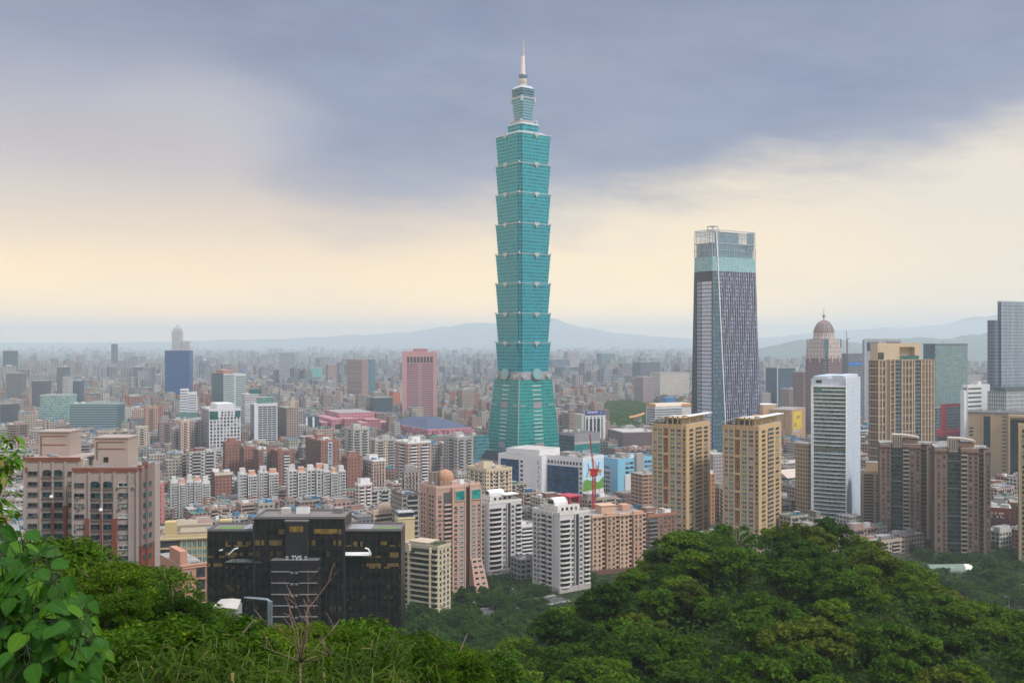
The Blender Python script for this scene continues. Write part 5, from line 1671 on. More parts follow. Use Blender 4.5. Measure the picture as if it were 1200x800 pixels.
def make_mid_named():
 # white punched block with green top windows
 wm = wall('white_grid_wall', (0.62, 0.63, 0.68), dirt=0.12)
 b = Bld('office_block', 'white block of square windows with teal glazed top corners', 'office block', 236, 245, 282, 480, 1270, 27, short='white square windowed block')
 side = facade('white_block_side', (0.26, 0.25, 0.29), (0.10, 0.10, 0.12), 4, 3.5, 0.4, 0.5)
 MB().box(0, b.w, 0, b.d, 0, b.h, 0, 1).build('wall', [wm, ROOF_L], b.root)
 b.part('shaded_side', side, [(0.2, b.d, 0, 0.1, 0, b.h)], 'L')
 b.win('R', 0.6, b.w - 0.6, 1, b.h - 9, 9, 13, 0.6, 0.62, 'dark')
 b.win('R', b.w * 0.36, b.w * 0.78, b.h - 9, b.h - 2, 4, 2, 0.6, 0.6, 'dark')
 b.part('corner_glazing', G_TEAL, [(0.6, b.w * 0.28, 0, 0.2, b.h - 12.5, b.h - 2), (b.w * 0.82, b.w - 0.4, 0, 0.2, b.h - 10, b.h - 2)], 'R')
 b.part('top_storey', wm, [(b.w * 0.25, b.w * 0.8, 1, b.d * 0.8, b.h + 0.004, b.z(473.5))])
 b.parapet(wm, 1.2, out=0.15)
 b.clutter(2, wm)
 b.done()
 # white louvred tower
 b = Bld('office_block', 'white slab with dense dark window bands and a green sheeted foot', 'office block', 293.5, 298, 325, 474, 1340, 25, short='white louvred slab')
 b.body(wm, ROOF_L)
 n = 17
 b.strips('R', b.w * 0.17, b.w - 1.2, b.z(520), b.h - 2, n, 1.9, G_DARK, 'window_band', 0.08)
 for f in (0.36, 0.56, 0.76):
  b.part('pier', wm, [(b.w * f - 0.25, b.w * f + 0.25, 0.1, 0.4, 0, b.h - 2)], 'R')
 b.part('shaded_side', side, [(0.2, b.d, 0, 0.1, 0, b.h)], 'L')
 b.part('green_sheeting', plain('sheet_green', (0.08, 0.42, 0.30), 0.6), [(b.w * 0.5, b.w + 0.4, 0.0, 0.5, b.z(527), b.z(520))], 'R')
 b.part('roof_house', G_GREEN, [(b.w * 0.2, b.w * 0.85, 3, b.d * 0.6, b.h + 0.004, b.z(466))])
 b.parapet(wm, 1.4, out=0.15)
 b.done()
 # far pair: teal white ribbed block, white plain blocks
 b = Bld('office_block', 'white and teal banded block with a red brown roof house', 'office block', 248, 262, 288, 438, 1950, 30, short='teal banded white block')
 b.body(wall('teal_white', (0.55, 0.58, 0.6)), ROOF)
 b.strips('R', 0.5, b.w * 0.48, 4, b.h - 2, 22, 1.9, G_TEAL, 'window_band', 0.1)
 b.strips('R', b.w * 0.54, b.w - 0.3, 4, b.h - 4, 22, 1.9, G_TEAL, 'window_band', 0.1)
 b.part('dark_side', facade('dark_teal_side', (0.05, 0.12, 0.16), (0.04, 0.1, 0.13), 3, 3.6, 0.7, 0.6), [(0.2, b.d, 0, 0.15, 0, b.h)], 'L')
 b.part('roof_house', wall('roofhouse_rust', (0.36, 0.20, 0.17)), [(1, b.w * 0.5, 4, b.d * 0.7, b.h + 0.004, b.z(434))])
 b.done()
 b = Bld('office_block', 'small white stepped block with grey bands right of the royal blue tower foot', 'office block', 210, 211, 231, 456, 1750, 14, d=26, short='white stepped block')
 b.body(wm, ROOF_L, x1=b.w * 0.45)
 MB().box(b.w * 0.46, b.w * 0.95, 0.5, b.d, 0, b.z(460), 0, 1).box(0, 0.1, 1, 2, 0, 1).build('lower_wing', [wm, ROOF_L], b.root)
 b.strips('R', 0.4, b.w * 0.44, 4, b.h - 1, 14, 1.6, G_MID, 'window_band', 0.08)
 b.strips('R', b.w * 0.47, b.w * 0.94, 4, b.z(462), 13, 1.6, G_MID, 'window_band', -0.4, inset=0.6)
 b.part('green_base', G_GREEN, [(-2, b.w, -3, -0.1, 0, b.z(483))])
 b.done()
 cr = wall('plain_cream', (0.50, 0.50, 0.52))
 b = simple('office_block', 'pale block with a small teal roof box between the two white blocks', 'office block', 285, 287, 303, 462, 1650, 25, facade('pale_block', (0.5, 0.5, 0.53), (0.2, 0.22, 0.26), 50, 3.6, 1, 0.35), d=30, roof=ROOF_L, n=1)
 b.part('roof_box', G_TEAL, [(b.w * 0.5, b.w * 1.3, 10, 16, b.h + 0.004, b.h + 8)])
 b.done()
 b = Bld('office_tower', 'brown gabled office tower with paired window columns right of the white louvred slab', 'office block', 325.5, 336, 350, 478, 1420, 30, short='brown gabled tower')
 bw = facade('taupe_grid', (0.36, 0.28, 0.25), (0.06, 0.055, 0.06), 3.4, 3.4, 0.55, 0.55, vline=0.12, linec=(0.44, 0.36, 0.32))
 b.body(bw, ROOF)
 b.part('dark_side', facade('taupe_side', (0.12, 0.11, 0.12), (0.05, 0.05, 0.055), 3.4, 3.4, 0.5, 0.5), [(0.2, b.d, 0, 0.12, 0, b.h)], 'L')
 b.part('gable', wall('gable_sand', (0.5, 0.42, 0.34)), [(b.w * 0.3, b.w * 0.7, -0.4, 6, b.h + 0.004, b.z(470)), (b.w * 0.42, b.w * 0.58, -0.5, 3, b.z(470) + 0.004, b.z(465))])
 b.done()
 # peach / grey residential cluster
 for (L, C, R, top, Y, c, lb) in ((201, 203, 212, 503, 1280, (0.40, 0.36, 0.36), 'pale grey ribbed apartment slab left of the peach one'),
          (211, 212, 223, 494, 1270, (0.58, 0.42, 0.36), 'peach and white ribbed apartment slab left of the white square windowed block'),
          (223, 224, 238, 494, 1300, (0.38, 0.34, 0.34), 'grey rose apartment slab touching the white square windowed block'),
          (158, 160, 174, 501, 1330, (0.52, 0.45, 0.38), 'cream banded block with a blue roof tank right of the teal striped block'),
          (163, 170, 186, 478, 1560, (0.42, 0.24, 0.19), 'rust brown apartment slab right of the teal striped block'),
          (185, 187, 206, 496, 1400, (0.26, 0.18, 0.18), 'maroon apartment slab behind the pale grey ribbed one')):
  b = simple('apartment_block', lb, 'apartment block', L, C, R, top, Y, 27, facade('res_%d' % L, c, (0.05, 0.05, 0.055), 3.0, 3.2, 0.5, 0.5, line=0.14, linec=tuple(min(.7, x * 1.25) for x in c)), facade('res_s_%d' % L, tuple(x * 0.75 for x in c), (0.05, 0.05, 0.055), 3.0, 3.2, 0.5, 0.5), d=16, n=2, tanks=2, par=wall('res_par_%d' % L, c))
  b.balc('R', b.w * 0.3, b.w * 0.62, 2, b.h - 2, max(4, int(b.h / 3.2)), 1.0, 0.9, wall('res_par_%d' % L, c))
  b.done()
 # red brick apartment slabs
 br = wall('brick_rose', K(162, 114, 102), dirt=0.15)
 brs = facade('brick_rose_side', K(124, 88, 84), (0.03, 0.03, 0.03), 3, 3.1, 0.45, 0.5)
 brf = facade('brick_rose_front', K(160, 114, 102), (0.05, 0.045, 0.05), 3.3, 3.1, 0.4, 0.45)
 for (L, C, R, top, Y, lb, bal) in ((261, 264, 283, 519, 1060, 'red brick slab, tallest and leftmost of the brick row beside the white louvred slab', 0),
          (281, 286, 306, 525, 1040, 'red brick slab with a dark stair recess in the middle of the brick row', 0),
          (297, 303, 318, 528, 1020, 'red brick slab with a pale blue balcony column right in the brick row', 1),
          (317, 326, 345, 529, 1000, 'rose brick slab with white balconies behind the white pink estate', 2),
          (358, 376, 397, 517, 1050, 'grey and brick block with a pale blue window column behind the white pink estate', 1),
          (400, 407, 424, 536, 960, 'orange brick block with a stepped roof house right of the white pink estate', 0),
          (247, 252, 272, 555, 930, 'low salmon brick block with a cream roof terrace beside the white pink estate', 0)):
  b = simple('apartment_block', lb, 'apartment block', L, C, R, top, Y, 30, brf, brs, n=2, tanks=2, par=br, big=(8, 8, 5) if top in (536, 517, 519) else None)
  if bal == 1:
   b.part('balcony_column', plain('pale_blue_paint', (0.40, 0.50, 0.58), 0.6), [(b.w * 0.38, b.w * 0.62, 0, 1.0, 2, b.h - 1)], 'R')
   b.win('R', b.w * 0.4, b.w * 0.6, 3, b.h - 2, 1, max(4, int(b.h / 3.4)), 0.7, 0.5, 'dark', off=1.0)
  elif bal == 2:
   b.balc('R', b.w * 0.35, b.w * 0.7, 2, b.h - 2, max(4, int(b.h / 3.2)), 1.2, 0.9, WHITE)
  if top == 555:
   b.part('terrace_rim', wall('rim_cream', (0.62, 0.55, 0.46)), [(-0.5, b.w + 0.5, -0.6, -0.1, b.h - 1.6, b.h + 0.8)])
  b.done()
 # white and pink stepped housing estate
 we = wall('estate_white', (0.60, 0.59, 0.58), dirt=0.25)
 pe = wall('estate_pink', K(226, 170, 146), dirt=0.2)
 for (L, C, R, top, Y, steps, lb) in ((198, 200, 246, 565, 870, 5, 'white and pink estate block, leftmost of the row, behind the salmon school'),
           (278.5, 280, 301, 555, 890, 2, 'white and pink estate block, narrow, left of a dark gap in the row'),
           (302, 304, 326, 553, 905, 2, 'white and pink estate block, narrow, right of a dark gap in the row'),
           (336, 338, 381, 551, 900, 4, 'broad white and pink estate block behind the black glass building'),
           (375, 379, 405, 552, 905, 3, 'white and pink estate block, rightmost of the row, by a pocket of trees'),
           ):
  b = Bld('estate_block', lb, 'apartment block', L, C, R, top, Y, 20, d=14, group='white and pink estate blocks', short='white pink estate')
  n = 13
  w = b.w
  fh = b.h / n
  for i in range(steps):
   x0, x1 = w * i / steps, w * (i + 1) / steps - (0.8 if i < steps - 1 else 0)
   off = -1.8 * (i % 2) - 2.2 * i / steps
   hh = b.h - (i % 3 == 1) * 1.5
   MB().box(x0, x1, off, b.d, b.z(584 if steps > 2 else 580), hh, 0, 1).build('upper_wall', [we, ROOF_L], b.root)
   MB().box(x0, x1, off, b.d, 0, b.z(584 if steps > 2 else 580) - 0.004).build('lower_wall', pe if i == steps - 1 else we, b.root)
   ph = rng.uniform(3.5, 6)
   MB().box(x0 + 1, x1 - 1.2, 2, 8, hh + 0.004, hh + ph, 0, 1).build('stair_house', [pe if i % 2 else we, ROOF_L], b.root)
   b.win('R', x0 + 0.3, x0 + (x1 - x0) * 0.5, 0, hh - 0.5, 1 if steps > 3 else 2, n, 0.6, 0.45, 'dark', off=-off)
   b.balc('R', x0 + (x1 - x0) * 0.55, x1 - 0.2, 0.3, hh - 1, n, 1.0, 0.9, we, off=-off)
  if C < 600:
   for k in range(0, 1):
    b.win('T', 1.5, b.d - 1.5, 0, b.h - 1, 3, n, 0.4, 0.45, 'dark')
  b.clutter(0, we, tanks=2, z=b.h)
  b.done()
 # pinkish tower with balconies, grey tower, cream stepped block and friends (middle)
 for (L, C, R, top, Y, fc, wc, lb, bal) in ((463, 478, 505, 519, 985, (0.44, 0.31, 0.27), WHITE, 'rose brown apartment tower with white balconies below the blue roofed pink hall', 1),
              (520, 536, 555, 513, 1060, (0.38, 0.36, 0.35), ROOF_L, 'grey ribbed apartment tower left of the tall teal tower foot', 1),
              (404, 414, 433, 503, 1150, (0.44, 0.42, 0.40), ROOF_L, 'grey apartment block with roof gardens before the stepped pink complex', 1),
              (425, 437, 452, 540, 960, (0.48, 0.34, 0.28), WHITE, 'peach brown block with blue window column below the grey roof garden block', 0),
              (433, 440, 465, 516, 1120, (0.50, 0.44, 0.36), ROOF_L, 'cream apartment block right of the grey roof garden block', 1),
              (547, 570, 600, 551, 830, (0.62, 0.50, 0.36), wall('cream_par', (0.62, 0.5, 0.36)), 'cream terraced block just left of the white blue glazed offices', 0),
              (471, 474, 492, 553, 800, (0.36, 0.30, 0.27), ROOF, 'dim grey brown block behind the rose twin tower', 0),
              (436, 438, 461, 599, 720, (0.60, 0.45, 0.34), wall('cream_par2', (0.6, 0.46, 0.36)), 'small salmon house block behind the black glass building', 0),
              (416, 420, 436, 568, 860, (0.55, 0.42, 0.36), WHITE, 'white and peach low block right of the estate row', 1),
              ):
  f1 = facade('mid_res_%d' % L, fc, (0.06, 0.06, 0.065), 3.1, 3.2, 0.5, 0.5, line=0.12, linec=tuple(min(.7, x * 1.2) for x in fc))
  b = simple('apartment_block', lb, 'apartment block', L, C, R, top, Y, 34, f1, n=3, tanks=3, par=wc, big=(9, 8, 5))
  nn = max(4, int(b.h / 3.2))
  if bal:
   b.balc('R', b.w * 0.12, b.w * 0.38, 2, b.h - 2, nn, 1.2, 0.95, wc)
   b.balc('R', b.w * 0.6, b.w * 0.86, 2, b.h - 2, nn, 1.2, 0.95, wc)
   b.balc('L', b.d * 0.3, b.d * 0.6, 2, b.h - 2, nn, 1.0, 0.95, wc)
  else:
   b.win('R', b.w * 0.1, b.w * 0.9, 2, b.h - 2, 4, nn, 0.5, 0.5, 'dark')
   b.win('L', b.d * 0.15, b.d * 0.85, 2, b.h - 2, 3, nn, 0.5, 0.5, 'dark')
  b.done()
 # tower podium (dark glass roof) and teal annexes beside the tall teal tower
 b = Bld('mall_podium', 'grey stone podium with a dark sloping glass roof below the tall teal tower', 'shopping centre', 562, 585, 603, 540, 1010, 40)
 b.body(wall('podium_grey', K(160, 146, 140)), ROOF_D)
 MB().loft([([(0.5, 0.5), (b.w - 0.5, 0.5), (b.w - 0.5, b.d - 0.5), (0.5, b.d - 0.5)], b.h + 0.004), ([(b.w * .2, b.d * .1), (b.w - 1, b.d * .1), (b.w - 1, b.d * .8), (b.w * .2, b.d * .8)], b.h + 9)]).build('glass_roof', plain('roof_black_glass', (0.02, 0.03, 0.045), 0.2), b.root)
 b.strips('L', 1, b.d - 1, 2, b.h, 3, 1.2, G_MID, 'window_band', 0.1)
 b.strips('R', 1, b.w - 1, 2, b.h, 3, 1.2, G_MID, 'window_band', 0.1)
 b.done()
 b = simple('teal_annex', 'teal glass annex left of the tall teal tower foot', 'office block', 545, 556, 573, 511, 1190, 38, facade('annex_teal', (0.05, 0.22, 0.25), (0.03, 0.14, 0.17), 2, 4, 0.85, 0.6, line=0.1, linec=(0.14, 0.3, 0.32)), facade('annex_grey', (0.14, 0.17, 0.19), (0.05, 0.08, 0.1), 3, 4, 0.6, 0.5), n=1, roof=ROOF_D)
 b.done()
 b = simple('teal_annex', 'teal glass block with grey stone top band right of the tall teal tower foot', 'office block', 655, 673, 703, 508, 1110, 36, facade('annex_teal_b', (0.02, 0.21, 0.22), (0.01, 0.15, 0.16), 2, 4, 0.85, 0.6, line=0.1, linec=(0.06, 0.28, 0.28)), facade('annex_slate', (0.07, 0.10, 0.13), (0.03, 0.06, 0.08), 2, 4, 0.85, 0.6), n=3, roof=ROOF_D, short='teal annex block')
 gy = wall('annex_stone', (0.26, 0.26, 0.29))
 b.part('top_band', gy, [(0, b.w, 0, 0.3, b.z(519), b.h)], 'R')
 b.part('pale_band', ROOF_L, [(0, b.w, 0.3, 0.5, b.z(521), b.z(518))], 'R')
 b.part('top_band', gy, [(0.3, b.d, 0, 0.3, b.h - 3, b.h)], 'L')
 b.part('screen', plain('screen_grey', (0.3, 0.36, 0.4), 0.6), [(b.w * 0.3, b.w * 0.62, 0.02, 0.3, b.z(536), b.z(528))], 'R')
 b.done()
 # white striped block with a blue sign
 b = Bld('office_block', 'small white block with dark vertical stripes under a blue roof sign', 'office block', 683, 686, 709.5, 487, 1420, 24, d=24, short='white striped block')
 b.body(wall('striped_white', (0.66, 0.67, 0.70)), ROOF_L)
 for f0, f1 in ((0.04, 0.13), (0.22, 0.34), (0.42, 0.52), (0.58, 0.72), (0.80, 0.86)):
  b.part('window_stripe', G_DARK, [(b.w * f0, b.w * f1, 0, 0.1, 2, b.h - 4)], 'R')
 for k in range(5):
  b.part('top_window', G_DARK, [(b.w * (0.06 + k * .18), b.w * (0.14 + k * .18), 0, 0.1, b.h - 3, b.h - 1.4)], 'R')
 sg = b.part('roof_sign', plain('sign_blue', (0.012, 0.05, 0.26), 0.5), [(0.5, b.w - 1, 1, 2, b.h + 0.004, b.z(481.8))])
 MB().box(3.5, b.w * 0.62, 0.7, 0.99, b.h + 3.6, b.h + 5.2).box(b.w * 0.74, b.w * 0.86, 0.7, 0.99, b.h + 3.0, b.h + 4.2).build('sign_lettering', plain('sign_pale', (0.5, 0.55, 0.75), 0.6), sg)
 MB().box(6, b.w * 0.7, 0.7, 0.99, b.h + 1.0, b.h + 1.9).build('sign_underline', plain('sign_maroon', (0.25, 0.05, 0.14), 0.6), sg)
 b.part('left_shaft', wall('shaft_beige', (0.5, 0.48, 0.44)), [(-5, -0.1, 2, b.d, 0, b.h + 2)])
 b.done()
 # box block and low white block with an orange roof
 b = Bld('brown_hall', 'windowless grey brown box with a pale flat roof in front of the park', 'hall', 729, 730, 772, 507, 1350, 14, d=60, short='grey brown box')
 b.body(facade('box_brown', K(128, 112, 116), K(112, 98, 104), 1.6, 60, 0.5, 1.0, var=0.1), ROOF_L)
 b.parapet(ROOF_L, 1.0, 0.5)
 b.clutter(2, ROOF_L, tanks=0)
 b.done()
 b = Bld('white_hall', 'white banded block with an orange roof edge left of the grey lattice topped tower', 'hall', 757, 768, 812, 476, 1700, 26, short='orange roofed hall')
 b.body(wall('hall_white', (0.58, 0.57, 0.58)), ROOF_L)
 b.strips('R', 1, b.w * 0.7, 6, b.h - 4, 8, 1.8, G_MID, 'window_band', 0.1)
 b.strips('L', 1, b.d * 0.9, 6, b.h - 4, 8, 1.8, G_DARK, 'window_band', 0.1)
 orr = plain('roof_orange', (0.62, 0.28, 0.07), 0.6)
 MB().loft([([(0, 0), (b.w, 0), (b.w, b.d), (0, b.d)], b.h + 0.004), ([(4, 4), (b.w - 4, 4), (b.w - 4, b.d - 4), (4, b.d - 4)], b.h + 4)]).build('roof', [wall('hall_roof', (0.6, 0.5, 0.4))], b.root)
 b.part('roof_edge', orr, [(-1.2, -0.1, -1, b.d * 0.9, b.h - 1, b.h + 3.8)])
 b.part('roof_edge', orr, [(b.w * 0.7, b.w + 1, -1.2, -0.1, b.h - 1, b.h + 3.0)])
 b.done()
 x, y, z = at(747, 485.5, 1800)
 o = bpy.data.objects.new('pavilion_roof', None)
 COL.objects.link(o)
 o.location = (x, y, 0)
 tag(o, 'orange curved pavilion roof at the right edge of the dark park', 'pavilion')
 mb = MB()
 for i in range(8):
  t0, t1 = i / 8, (i + 1) / 8
  f = lambda t: (-14 + 26 * t, z - 5 + 7 * t ** 1.6)
  (a, za), (c, zc) = f(t0), f(t1)
  mb.quad([(a, -2 - 6 * t0, za), (c, -2 - 6 * t1, zc), (c, 8, zc + 2), (a, 8, za + 1)])
  mb.quad([(a, -2 - 6 * t0, za - 1.2), (c, -2 - 6 * t1, zc - 1.2), (c, -2 - 6 * t1, zc), (a, -2 - 6 * t0, za)])
 mb.build('roof', orr, o)
 MB().box(-8, 8, 0, 6, 0, z - 5.2).build('wall', ROOF_L, o)
make_mid_named()
def make_centre():
 # white offices with blue glass and the mural gable
 wt = wall('office_white_tile', (0.72, 0.71, 0.72), dirt=0.1)
 b = Bld('office_building', 'white office building with two blue glass fronts and a sky and meadow mural gable', 'office building', 641, 683, 707.5, 538, 900, 52, short='white blue glazed offices')
 b.body(wt, ROOF)
 b.d0 = b.d
 y0, y1 = b.sL(678), b.d - 0.5
 b.part('glass_front', glass('office_blue_glass', (0.008, 0.055, 0.13), var=0.55, cell=(3.0, 1.9)), [(y0, y1, 0, 0.2, 0.5, b.z(548))], 'L')
 b.strips('L', y0, y1, 1, b.z(548), 22, 0.16, plain('mullion_navy', (0.02, 0.07, 0.15), 0.4), 'mullion', 0.32)
 b.win('L', 0.6, y0 - 0.6, 2, b.h - 2, 1, 10, 0.62, 0.5, 'dark')
 b.win('L', y0, y1, b.z(546.5), b.z(541), 10, 1, 0.6, 0.6, 'dark')
 b.parapet(wt, 1.4, 0.4)
 # mural gable
 g0, g1 = 0.3, b.w - 0.3
 sky_m = wall('mural_sky', (0.48, 0.68, 0.80), dirt=0.1)
 b.part('mural_sky', sky_m, [(g0, g1, 0.02, 0.12, b.z(568), b.h - 1)], 'R')
 mb = MB()
 for i in range(12):
  t0, t1 = i / 12, (i + 1) / 12
  f = lambda t: b.z(565) + 1.6 * sin(t * 7) + 0.8 * sin(t * 15)
  xa, xb_ = g0 + (g1 - g0) * t0, g0 + (g1 - g0) * t1
  mb.quad([(xa, -0.16, b.z(576)), (xb_, -0.16, b.z(576)), (xb_, -0.16, f(t1)), (xa, -0.16, f(t0))])
 mb.build('mural_meadow', wall('mural_green', (0.13, 0.30, 0.05), dirt=0.1), b.root)
 for f0 in (0.22, 0.78):
  b.part('slit_window', G_DARK, [(b.w * f0 - 0.35, b.w * f0 + 0.35, 0.02, 0.2, b.z(576) - 2.2 - k * 3.2, b.z(576) - 0.6 - k * 3.2) for k in range(6)], 'R')
 fl = plain('mural_blue', (0.03, 0.22, 0.55), 0.7)
 r = b.rng
 mb = MB()
 for f0, sg in ((0.16, 1), (0.84, -1)):
  for k in range(5):
   t = k / 4
   x = b.w * (f0 + sg * (0.02 + 0.08 * sin(t * 2.2)))
   z = b.z(559) + t * (b.z(546) - b.z(559))
   mb.box(x - 0.9, x + 0.9, -0.2, -0.125, z - 0.9, z + 1.3)
 mb.build('mural_leaves', fl, b.root)
 MB().box(b.w * 0.3, b.w * 0.42, -0.2, -0.125, b.z(560), b.z(551)).box(b.w * 0.62, b.w * 0.74, -0.2, -0.125, b.z(560), b.z(553)).build('mural_sun', plain('mural_ochre', (0.55, 0.36, 0.04), 0.7), b.root)
 b.clutter(4, ROOF, (12, 10, 4), tanks=3)
 # rear wing: blank white stair tower and the second glass front
 z2 = b.z(533.5, sL=b.d)
 xo = 8.0
 d1 = b.d + 0.01
 wing = MB().box(-xo, b.w - 2, d1, d1 + 20, 0, z2, 0, 1).build('blank_wing', [wt, ROOF], b.root)
 wing2 = MB().box(-xo + 0.1, b.w - 2, d1 + 20.01, d1 + 50, 0, z2 - 0.2, 0, 1).build('glass_wing', [wt, ROOF], b.root)
 MB().box(-xo - 0.1, -xo + 0.09, d1 + 26, d1 + 47, 1, z2 - 5).build('glass_front', MATS['office_blue_glass'], wing2)
 for k in range(10):
  z = 2 + (z2 - 6) * k / 10
  MB().box(-xo - 0.1, -xo - 0.003, d1 + 21.4, d1 + 24.0, z + 0.8, z + 3.0).build('window', G_DARK, wing2)
  MB().box(-xo - 0.1, -xo - 0.003, d1 + 2 + (k % 2), d1 + 4 + (k % 2), z + 0.4, z + 3.4).build('pale_window', wall('slit_grey', (0.48, 0.48, 0.52)), wing)
 MB().box(-xo + 2, b.w - 8, d1 + 4, d1 + 42, z2 + 0.004, z2 + 5, 0, 1).build('roof_house', [wt, ROOF_L], b.root)
 b.done()
 # light blue industrial building
 lb = wall('sky_blue_paint', (0.22, 0.50, 0.68), dirt=0.1)
 b = Bld('office_building', 'sky blue painted block with white lower bays and a grey lift shaft', 'office building', 699, 724, 768, 539, 945, 36, short='sky blue block')
 b.body(lb, ROOF)
 b.part('grey_bay', wall('bay_grey', (0.50, 0.54, 0.60)), [(b.d * 0.32, b.d * 0.98, 0, 0.3, 0, b.z(551))], 'L')
 b.win('L', b.d * 0.34, b.d * 0.96, 1, b.z(553), 6, 7, 0.66, 0.55, 'dark', off=0.3)
 b.win('L', b.d * 0.36, b.d * 0.92, b.z(551), b.z(547), 8, 1, 0.6, 0.6, 'dark')
 x0, x1 = b.sR(732), b.sR(743)
 b.part('white_bay', wall('bay_white', (0.66, 0.66, 0.67)), [(x0, b.sR(744), 0, 0.9, 0, b.z(557)), (b.sR(752), b.sR(756), 0, 0.9, 0, b.z(557))], 'R')
 b.win('R', b.sR(738), b.sR(743), 1, b.z(558), 1, 6, 0.8, 0.5, 'dark', off=0.9)
 b.win('R', b.sR(745), b.sR(750), 1, b.z(558), 1, 6, 0.8, 0.5, 'dark', off=0.02)
 b.win('R', b.sR(732.5), b.sR(742.5), b.z(557), b.z(541), 2, 3, 0.8, 0.4, 'dark')
 b.win('R', b.sR(755), b.sR(767), b.z(557), b.z(541), 3, 3, 0.8, 0.4, 'dark')
 b.part('lift_shaft', wall('shaft_grey', (0.36, 0.34, 0.33)), [(b.sR(744), b.sR(752), -1, 2.5, 0.0, b.z(533))], 'R')
 b.parapet(lb, 1.2, 0.3)
 b.clutter(5, ROOF, (10, 8, 4), tanks=3)
 b.done()
 b = simple('apartment_block', 'salmon block with window bands between the sky blue block and the left tan tower', 'apartment block', 752, 753, 768, 556, 860, 26, facade('salmon_band', K(196, 156, 138), (0.07, 0.06, 0.06), 6, 3.2, 0.8, 0.45), d=18, n=1)
 b.done()
 for (L, C, R, top, Y, c, lb_) in ((827, 830, 838, 555, 840, K(200, 150, 120), 'salmon sliver of a block behind the left tan tower'), (830, 836, 850, 532, 980, (0.40, 0.36, 0.37), 'grey blank and gridded block between the two tan towers'),
          (917, 923, 946, 560, 1050, (0.20, 0.20, 0.23), 'dark hall with a pale pitched roof left of the white balcony tower'), (917, 922, 950, 543, 1200, (0.52, 0.52, 0.54), 'low white block left of the white balcony tower')):
  b = simple('office_block', lb_, 'office block', L, C, R, top, Y, 32, facade('gap_%d' % L, c, tuple(x * 0.3 for x in c), 3.4, 3.4, 0.55, 0.5), d=24, n=2, roof=ROOF_L)
  if top == 560:
   MB().loft([([(-1, -1), (b.w + 1, -1), (b.w + 1, b.d + 1), (-1, b.d + 1)], b.h + 0.004), ([(-1, b.d * .5), (b.w + 1, b.d * .5), (b.w + 1, b.d * .55), (-1, b.d * .55)], b.h + 7)]).build('pitched_roof', wall('roof_sand', (0.55, 0.46, 0.42)), b.root)
  b.done()
 # red tower crane
 x, y, z = at(696, 507, 700)
 root = bpy.data.objects.new('tower_crane', None)
 COL.objects.link(root)
 root.location = (x, y, 0)
 tag(root, 'bright red tower crane with a steep jib before the mural gable', 'crane')
 ANCH.append((697, 540, 'red crane'))
 red = plain('crane_red', (0.42, 0.012, 0.025), 0.45)
 S = 700 / 1200
 zp = lambda py: CAM_H + (400 - py) * S
 def lattice(mb, z0, z1, a, step, r=0.14):
  for sx in (-1, 1):
   for sy in (-1, 1):
    mb.tube([(sx * a, sy * a, z0), (sx * a, sy * a, z1)], r * 1.5, 4)
  z_ = z0
  k = 0
  while z_ < z1 - step * 0.5:
   for s_ in (-1, 1):
    mb.tube([(-a, s_ * a, z_), (a, s_ * a, z_ + step)] if k % 2 else [(a, s_ * a, z_), (-a, s_ * a, z_ + step)], r, 4)
    mb.tube([(s_ * a, -a, z_), (s_ * a, a, z_ + step)] if k % 2 else [(s_ * a, a, z_), (s_ * a, -a, z_ + step)], r, 4)
    mb.tube([(-a, s_ * a, z_), (a, s_ * a, z_)], r, 4)
   z_ += step
   k += 1
 mb = MB()
 lattice(mb, 0, zp(553), 1.0, 2.0, 0.17)
 mb.build('mast', red, root)
 MB().box(-2.2, 2.2, -2, 2, zp(557), zp(551.5)).box(-3.2, 3.2, -1.4, 1.4, zp(551.5) + 0.004, zp(549)).build('turntable', red, root)
 MB().box(1.2, 2.6, -2.2, -0.8, zp(549) + 0.004, zp(545)).build('cab', plain('crane_cab', (0.5, 0.25, 0.2), 0.4), root)
 mb = MB()
 mb.tube([(0, 0, zp(549)), (-0.8, 2.0, zp(537))], 0.45, 5)
 mb.tube([(2.6, 0, zp(549)), (-0.8, 2.0, zp(537))], 0.3, 5)
 mb.build('a_frame', plain('crane_pink', (0.52, 0.16, 0.16), 0.5), root)
 mb = MB()
 p0, p1 = np.array((-0.5, 0, zp(549))), np.array((-3.4, -6.0, zp(507)))
 for k in range(3):
  a = 2 * pi * k / 3
  o = np.array((cos(a), sin(a), 0)) * 0.7
  mb.tube([tuple(p0 + o), tuple(p1 + o * 0.4)], 0.15, 4)
 for k in range(22):
  t0, t1 = k / 22, (k + 1) / 22
  a, c = 2 * pi * (k % 3) / 3, 2 * pi * ((k + 1) % 3) / 3
  mb.tube([tuple(p0 + (p1 - p0) * t0 + np.array((cos(a), sin(a), 0)) * 0.9 * (1 - 0.6 * t0)), tuple(p0 + (p1 - p0) * t1 + np.array((cos(c), sin(c), 0)) * 0.9 * (1 - 0.6 * t1))], 0.1, 4)
 mb.build('jib', red, root)
 MB().tube([(-3.4, -6.0, zp(507)), (-0.8, 2.0, zp(537))], 0.08, 4).build('pendant_cable', FRAME_D, root)
 MB().box(2.4, 5.2, -1.2, 1.2, zp(553), zp(549.5)).build('counterweight', plain('ballast_ochre', (0.45, 0.30, 0.10), 0.7), root)
make_centre()
